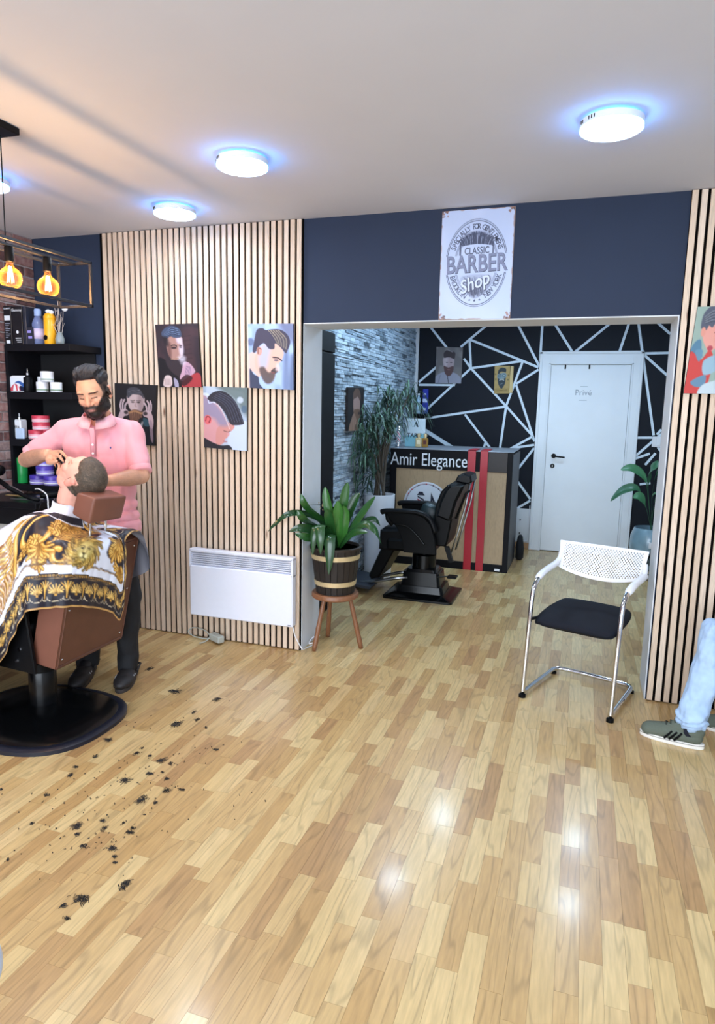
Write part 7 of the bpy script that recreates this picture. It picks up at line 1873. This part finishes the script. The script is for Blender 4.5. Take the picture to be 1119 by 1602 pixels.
# white stripe and its thin twisted line
cv.mask(((cv.Y*YM < .198) & (cv.Y*YM > .150))*1.0, WHT, .98)
plume(.0, .222, -1.5, .045, .006, 7)
P = [(-.75+.015*k, .203+.003*math.sin(k*2.2)) for k in range(101)]; cv.line(PP(P), wd(.0028), GOLDD, .9, soft=wd(.003)); cv.line(PP([(a, b+.006) for a, b in P]), wd(.0015), INKB, .8, soft=wd(.003))
# lion head
LX, LD = .205, .268
for ring_i, (q, cc) in enumerate(((.088, GOLDD), (.080, '#b48c3c'), (.070, '#7d6026'), (.060, '#c4a04c'), (.050, '#8f7230'))):
    for j in range(24):
        a = j*2*math.pi/24+.21*ring_i; ey_ = 1.75 if math.sin(a) > 0 else .95; q2 = q*(1+.10*math.sin(j*5+ring_i))
        P = [(LX+math.cos(a)*q2*.5, LD+math.sin(a)*q2*.5*ey_), (LX+math.cos(a+.28)*q2*.8, LD+math.sin(a+.28)*q2*.8*ey_), (LX+math.cos(a+.05)*q2, LD+math.sin(a+.05)*q2*ey_)]
        cv.line(PP(P), wd(.0058), cc if j % 3 else '#54401a', 1, soft=wd(.003)); cv.line(PP(P), wd(.0018), '#e0c67e', .8, soft=wd(.003))
cv.ell((LX-XA)*kx, (LD+.018)/YM, wd(.037), .062/YM, '#a39150', 1, .25); cv.ell((LX-XA)*kx, (LD+.03)/YM, wd(.026), .040/YM, '#bdaa66', 1, .5); cv.ell((LX-XA)*kx, (LD-.016)/YM, wd(.020), .026/YM, '#c9b876', 1, .4)
for sd in (-1, 1):
    X_ = LX+sd*.016
    cv.ell((X_-XA)*kx, (LD+.018)/YM, wd(.0075), .006/YM, '#332a12', 1, .4); cv.line(PP([(LX+sd*.006, LD+.024), (X_, LD+.034), (LX+sd*.028, LD+.030)]), wd(.0025), '#5c4a20', 1); cv.line(PP([(LX+sd*.007, LD+.02), (LX+sd*.009, LD-.008)]), wd(.002), '#6e5c2c', .9)
    cv.ell((LX+sd*.010-XA)*kx, (LD-.022)/YM, wd(.009), .010/YM, '#ddd094', 1, .4); cv.ell((LX+sd*.033-XA)*kx, (LD+.060)/YM, wd(.009), .013/YM, '#7c682e', 1, .4)
cv.ell((LX-XA)*kx, (LD-.010)/YM, wd(.0075), .006/YM, '#3c3014', 1, .4); cv.line(PP([(LX, LD-.012), (LX, LD-.028)]), wd(.0018), '#3c3014', 1, smooth=False); cv.line(PP([(LX-.014, LD-.034), (LX, LD-.030), (LX+.014, LD-.034)]), wd(.0022), '#3c3014', 1)
field = sample(cv, (XX-XA)*kx, dist_hem/YM)
# border strip
X0, X1, BM = sk[1]-.1, sk[21]+.1, .17; kx = 1/(X1-X0)
cv = Canvas(1500, 62, INKB)
def PP(l): return [((a-X0)*kx, b/BM) for a, b in l]
cv.mask((np.abs(cv.Y*BM-.004) < .0055)*1.0, '#b98f55', 1)
s_ = X0
while s_ < X1:
    cv.ell((s_-X0)*kx, .150/BM, wd(.006), .0055/BM, GOLD, 1, .5); cv.ell((s_-X0)*kx, .150/BM, wd(.0028), .0024/BM, INKB, 1, .5); s_ += .0145
cv.mask((np.abs(cv.Y*BM-.139) < .0012)*1.0, '#a98a5c', .8)
s_ = X0; k = 0
while s_ < X1:
    if k % 2 == 0:
        for j in range(-4, 5):
            a = math.pi/2+j*.34; ln = .040-.0009*j*j
            P = [(s_+math.cos(a)*.006, .070+math.sin(a)*.006), (s_+math.cos(a)*ln, .070+math.sin(a)*ln)]
            cv.line(PP(P), wd(.0034), GOLDD, 1, smooth=False, soft=wd(.002)); cv.line(PP(P), wd(.0022), GOLD2, 1, smooth=False, soft=wd(.002))
        cv.ell((s_-X0)*kx, .062/BM, wd(.006), .006/BM, GOLD, 1, .4)
        cv.line(PP([(s_-.030+.030*(1-math.cos(t)), .055-.024*math.sin(t)) for t in np.linspace(0, math.pi, 9)]), wd(.0014), '#e3d2ae', 1, soft=wd(.002))
    else:
        for j in (-2, -1, 0, 1, 2): cv.line(PP([(s_, .050), (s_+j*.002, .090), (s_+j*.011, .128-abs(j)*.005)]), wd(.0024), GOLD2 if j % 2 else GOLD, 1, soft=wd(.002))
        cv.line(PP([(s_-.012+.012*(1-math.cos(t)), .050-.014*math.sin(t)) for t in np.linspace(0, math.pi, 7)]), wd(.0014), '#e3d2ae', 1, soft=wd(.002))
    s_ += .040; k += 1
border = sample(cv, (SS-X0)*kx, dist_hem/BM)
col = np.where((dist_hem < .160)[..., None], border, field)
col = np.where((rr < .17)[..., None], hexc('#dfe3f2'), col); 
col = np.where(((rr > .10) & (rr < .16))[..., None], hexc('#2a2832'), col)
idx = np.arange(na*NR).reshape(na, NR); a = idx[:, :-1]; b = np.roll(idx, -1, 0)[:, :-1]; c2 = np.roll(idx, -1, 0)[:, 1:]; d2 = idx[:, 1:]
F = np.stack([a, b, c2, d2], -1).reshape(-1, 4)
if flip > 0: pass
me = D.meshes.new('barber_cape'); me.from_pydata(Gd.reshape(-1, 3).tolist(), [], F.tolist())
nn_ = np.empty(len(me.polygons)*3); me.polygons.foreach_get('normal', nn_); cc_ = np.empty(len(me.polygons)*3); me.polygons.foreach_get('center', cc_)
if ((cc_.reshape(-1, 3)-cen)*nn_.reshape(-1, 3)).sum() < 0: me.flip_normals()
paint(me, col.reshape(-1, 3)); me.polygons.foreach_set('use_smooth', [True]*len(me.polygons))
me.materials.append(mat_attr('cape_print', .42, .4, back='#6d6f7a'))
o = D.objects.new('barber_cape', me); COL.objects.link(o)
tag(o, 'white barber cape with gold scrolls, a lion head and dark border, draped over the client', 'cape')

# ---- seated person at the right edge
ps = thing('person', (1.12, -.42, .48), 'seated person at the right edge in light blue jeans and olive sneakers', 'person', 'people')
M_jean = mat('light_denim', '#a9c4e4', .85, noise=.10, nscale=26, bump=.4, bscale=900)
HIP = V3(1.17, -.40, .55)
A1, K1, H1 = V3(.580, -.495, .10), V3(.665, -.415, .525), V3(1.13, -.49, .555)
A2, K2, H2 = V3(.80, -.30, .10), V3(.745, -.33, .535), V3(1.13, -.31, .555)
mb = MB()
Mh3 = frame_matrix((1.18, -.41, 1.30), (-1, -.05, -.15), (-.1, 0, 1))
head_blobs(mb, Mh3); chain(mb, [V3(1.21, -.41, 1.12), V3(1.20, -.41, 1.24)], [.06, .055])
ellipsoid(mb, (1.20, -.41, .98), (.11, .17, .17)); ellipsoid(mb, (1.19, -.41, .78), (.11, .15, .17)); ellipsoid(mb, HIP, (.13, .16, .10)); chain(mb, [V3(1.20, -.57, 1.08), V3(1.20, -.25, 1.08)], [.055, .055])
for s in (-1, 1):
    S_, E_, W_2 = V3(1.20, -.41+s*.19, 1.08), V3(1.14, -.41+s*.22, .82), V3(.92, -.41+s*.11, .68)
    chain(mb, [S_, E_], [.050, .042]); chain(mb, [E_, W_2], [.042, .028])
    kn = [W_2+V3(-.085, -s*(.03-.018*i), -.005) for i in range(4)]
    hand(mb, W_2, W_2+V3(-.05, 0, 0), kn, [k+V3(-.07, 0, -.035) for k in kn], [[k+V3(-.032, 0, -.004), k+V3(-.056, 0, -.018)] for k in kn], [W_2+V3(-.03, -s*.025, 0), W_2+V3(-.055, -s*.045, .0), W_2+V3(-.08, -s*.055, -.01), W_2+V3(-.1, -s*.058, -.02)])
chain(mb, [H1, K1, A1], [.08, .055, .040]); chain(mb, [H2, K2, A2], [.08, .055, .040]); chain(mb, [A1, V3(.47, -.465, .035)], [.036, .022]); chain(mb, [A2, V3(.74, -.275, .035)], [.036, .022])
me, co, _, _ = remesh(mb, .006, 3); rgb, dp, Lc, near = head_paint(co, Mh3.inverted(), None, '#dca48c', dict(brow='#4a382c'))
hm_ = near*np.maximum(sstep(.055, .07, Lc[:, 2]), sstep(.02, 0, Lc[:, 1])*sstep(-.05, -.03, Lc[:, 2])); rgb = rgb*(1-hm_[:, None])+hexc('#3a2c24')*hm_[:, None]
paint(me, rgb); finish(me, co, 'body', M_skin, ps)
hn3 = normals(me, co); hair_from_head(me, co, hn3, hm_, hm_*.008, 'hair', M_hair, ps, lambda P: np.tile(hexc('#33271f'), (len(P), 1)))
mb = MB(); ellipsoid(mb, (1.20, -.41, .98), (.13, .185, .18)); ellipsoid(mb, (1.19, -.41, .76), (.13, .17, .18)); chain(mb, [V3(1.20, -.57, 1.08), V3(1.20, -.25, 1.08)], [.07, .07])
for s in (-1, 1): chain(mb, [V3(1.20, -.41+s*.19, 1.07), V3(1.145, -.41+s*.22, .84), V3(.95, -.41+s*.12, .70)], [.065, .058, .042])
m_, c_ = cloth(mb, .008, .015, 4); finish(m_, c_, 'sweater', mat('dark_sweater', '#2b3038', .9), ps)
mb = MB(); ellipsoid(mb, HIP, (.15, .185, .115))
chain(mb, [H1, K1, K1.lerp(A1, .5), A1+V3(0, 0, .06), A1+V3(-.002, 0, .035)], [.098, .080, .072, .064, .068]); chain(mb, [H2, K2, K2.lerp(A2, .5), A2+V3(0, 0, .02)], [.098, .080, .070, .064])
m_, c_ = cloth(mb, .005, .020, 12, 3, 20, (1, 1, .7))
rg_ = (c_[:, 2] < .24)*np.exp(-((c_[:, 2]-.13)/.07)**2)*.0045*np.sin(c_[:, 2]*150+noise3(c_, 16, 2)*14)
n_ = normals(m_, c_); c_ = c_+n_*rg_[:, None]; finish(m_, c_, 'jeans', M_jean, ps)
M_oliv = mat('olive_canvas', '#5c6458', .8, noise=.06, nscale=200, bump=.4, bscale=1200); M_solew = mat('sole_white', '#e6e2da', .6, noise=.03)
def sneaker(heel, toe, parent):
    h, t_ = Vector(heel), Vector(toe); d = (t_-h).normalized(); L_ = (t_-h).length; s_ = V3(-d.y, d.x, 0)
    Mx = Matrix(((d.x, s_.x, 0, h.x), (d.y, s_.y, 0, h.y), (0, 0, 1, 0), (0, 0, 0, 1)))
    mb = MB()
    chain(mb, [Mx @ V3(.045, 0, .050), Mx @ V3(L_*.5, 0, .052), Mx @ V3(L_-.043, 0, .036)], [.038, .044, .039], flat=.95)
    ellipsoid(mb, Mx @ V3(.06, 0, .078), (.058, .040, .042), Mx.to_3x3()); ellipsoid(mb, Mx @ V3(L_*.36, 0, .080), (.06, .034, .036), Mx.to_3x3()); ellipsoid(mb, Mx @ V3(L_*.40, 0, .065), (.07, .030, .035), Euler((0, .35, 0)).to_matrix().to_3x3() if False else Mx.to_3x3())
    m_, c_, _, _ = remesh(mb, .0035, 3); lo = c_[:, 2] < .02; c_[lo, 2] = .02
    o = finish(m_, c_, 'sneaker', M_oliv, parent); o['label'] = 'olive canvas sneaker with white sole'
    def outl(g):
        P = []
        for k in range(44):
            a = 2*math.pi*k/44; w = (.041+.004*math.cos(a))+g; P.append(Mx @ V3(L_/2+math.copysign(abs(math.cos(a))**.8, math.cos(a))*(L_/2+g), math.copysign(abs(math.sin(a))**.85, math.sin(a))*w, 0))
        return [(p.x, p.y) for p in P]
    MB().prism(outl(0), .0, .026, 'z', bev=.003).build('sole', M_solew, o)
    MB().prism(outl(.0008), .0185, .0205, 'z').build('sole_line', M_blackp, o)
    for sd in (-1, 1):
        for k in range(3):
            x = L_*(.40+.075*k); w = .0395
            P = []
            for q in range(5):
                z = .028+.040*q/4; xx = x+.028*(1-q/4)*(-1)+.03*0; yy = sd*(.0450-.009*(q/4)**2.2); P.append(Mx @ V3(x-.030*q/4*-1*-1+.012, yy, z))
            mb = MB().tube(P, .0085, 6, flat=.6); mb.build('stripe', M_blackp, o)
    for k in range(5):
        x = L_*(.46+.065*k); z = .116-.0108*k; MB().tube([Mx @ V3(x, -.020, z-.010), Mx @ V3(x+.004, 0, z), Mx @ V3(x, .020, z-.010)], .003, 6).build('lace', mat('lace_dark', '#2f352e', .8), o, smooth=True)
    MB().tube([Mx @ V3(-.004, 0, .07), Mx @ V3(-.012, 0, .085), Mx @ V3(-.002, 0, .10)], .004, 6).build('heel_tab', mat('heel_tan', '#8a6a50', .7), o)
    MB().tube([Mx @ V3(.070, 0, .060), Mx @ V3(.072, 0, .125)], [.040, .039], 18).build('sock', mat('navy_sock', '#151a2b', .9), o, smooth=True)
sneaker((.640, -.512, 0), (.365, -.440, 0), ps); sneaker((.94, -.30, 0), (.668, -.255, 0), ps)

# ------------------------------------------------------------------ cut hair on the floor
M_cut = mat('cut_hair', '#25211f', .8, noise=.3, nscale=400)
CL = [(-2.01, -0.837, 0.041), (-1.747, -0.849, 0.029), (-1.789, -1.16, 0.041), (-1.719, -1.083, 0.02), (-1.779, -1.022, 0.017), (-1.635, -1.144, 0.01), (-1.991, -1.406, 0.027), (-1.482, -1.31, 0.016), (-1.795, -1.463, 0.019), (-1.801, -1.417, 0.01), (-1.948, -1.55, 0.016), (-1.655, -1.481, 0.028), (-1.604, -1.485, 0.015), (-1.728, -1.462, 0.013), (-1.637, -1.585, 0.021), (-1.595, -1.559, 0.009), (-1.547, -1.594, 0.015), (-1.704, -1.662, 0.03), (-1.502, -1.668, 0.023), (-1.445, -1.642, 0.017), (-1.553, -1.758, 0.034), (-1.491, -1.758, 0.014), (-1.926, -1.859, 0.015), (-2.122, -1.892, 0.012), (-1.672, -1.98, 0.028), (-1.638, -2.02, 0.014), (-1.607, -1.923, 0.014), (-1.568, -1.958, 0.016), (-1.574, -2.065, 0.016), (-1.472, -2.043, 0.024), (-1.433, -2.075, 0.013), (-1.466, -1.945, 0.022), (-1.474, -1.92, 0.011), (-1.309, -2.177, 0.03), (-1.398, -2.276, 0.035), (-1.431, -2.317, 0.015), (-1.386, -2.357, 0.012), (-1.761, -2.212, 0.008), (-1.839, -2.025, 0.011), (-1.942, -1.709, 0.019), (-1.966, -1.648, 0.016), (-1.485, -1.836, 0.006), (-1.526, -1.906, 0.006), (-1.412, -2.099, 0.01), (-2.33, -.62, .03)]
r_ = random.Random(21)
def clump(mb, x, y, r, dens=1.0):
    ang = r_.random()*math.pi; n = int((12+r*1100)*dens)
    for k in range(n):
        a = ang+r_.gauss(0, .7); cx_ = x+r_.gauss(0, r*.42)*math.cos(ang)-r_.gauss(0, r*.22)*math.sin(ang); cy_ = y+r_.gauss(0, r*.42)*math.sin(ang)+r_.gauss(0, r*.22)*math.cos(ang)
        l = r_.uniform(.25, .8)*r; h = abs(r_.gauss(0, .0028))+.0008; w = .0009
        dx, dy = math.cos(a)*l/2, math.sin(a)*l/2; bx_, by_ = r_.uniform(-.2, .2)*l*-math.sin(a), r_.uniform(-.2, .2)*l*math.cos(a)
        P = [(cx_-dx, cy_-dy, .0008), (cx_+bx_, cy_+by_, h+.001), (cx_+dx, cy_+dy, .0008+h*.3)]
        mb.tube(P, w, 3, cap=False)
for i, (x, y, r) in enumerate(CL):
    if r < .012: continue
    mb = MB(); clump(mb, x, y, r); o = mb.build('hair_clipping', M_cut, origin=(x, y, 0))
    sz = 'large' if r > .03 else ('medium-sized' if r > .02 else 'small')
    zn = 'level with the heater' if y > -1.0 else ('beside the round chair base' if x < -1.75 and y > -1.7 else ('in the far half of the hair patch' if y > -1.6 else ('in the middle of the hair patch' if y > -1.85 else ('in the near half of the hair patch' if y > -2.13 else 'nearest the camera'))))
    tag(o, sz+' tuft of cut hair '+zn, 'hair tuft', 'cut hair tufts on the floor')
mb = MB()
for (x, y, r) in CL:
    if r < .012: clump(mb, x, y, r, 1.2)
for k in range(170):
    x = r_.gauss(-1.66, .20); y = r_.gauss(-1.75, .32); 
    if (x-BX)**2/.17+(y-BY)**2/.13 < 1: continue
    clump(mb, x, y, r_.uniform(.002, .006), .25)
o = mb.build('hair_dust', M_cut); o['kind'] = 'stuff'; tag(o, 'fine scattered bits of cut dark hair around the tufts on the floor', 'hair')
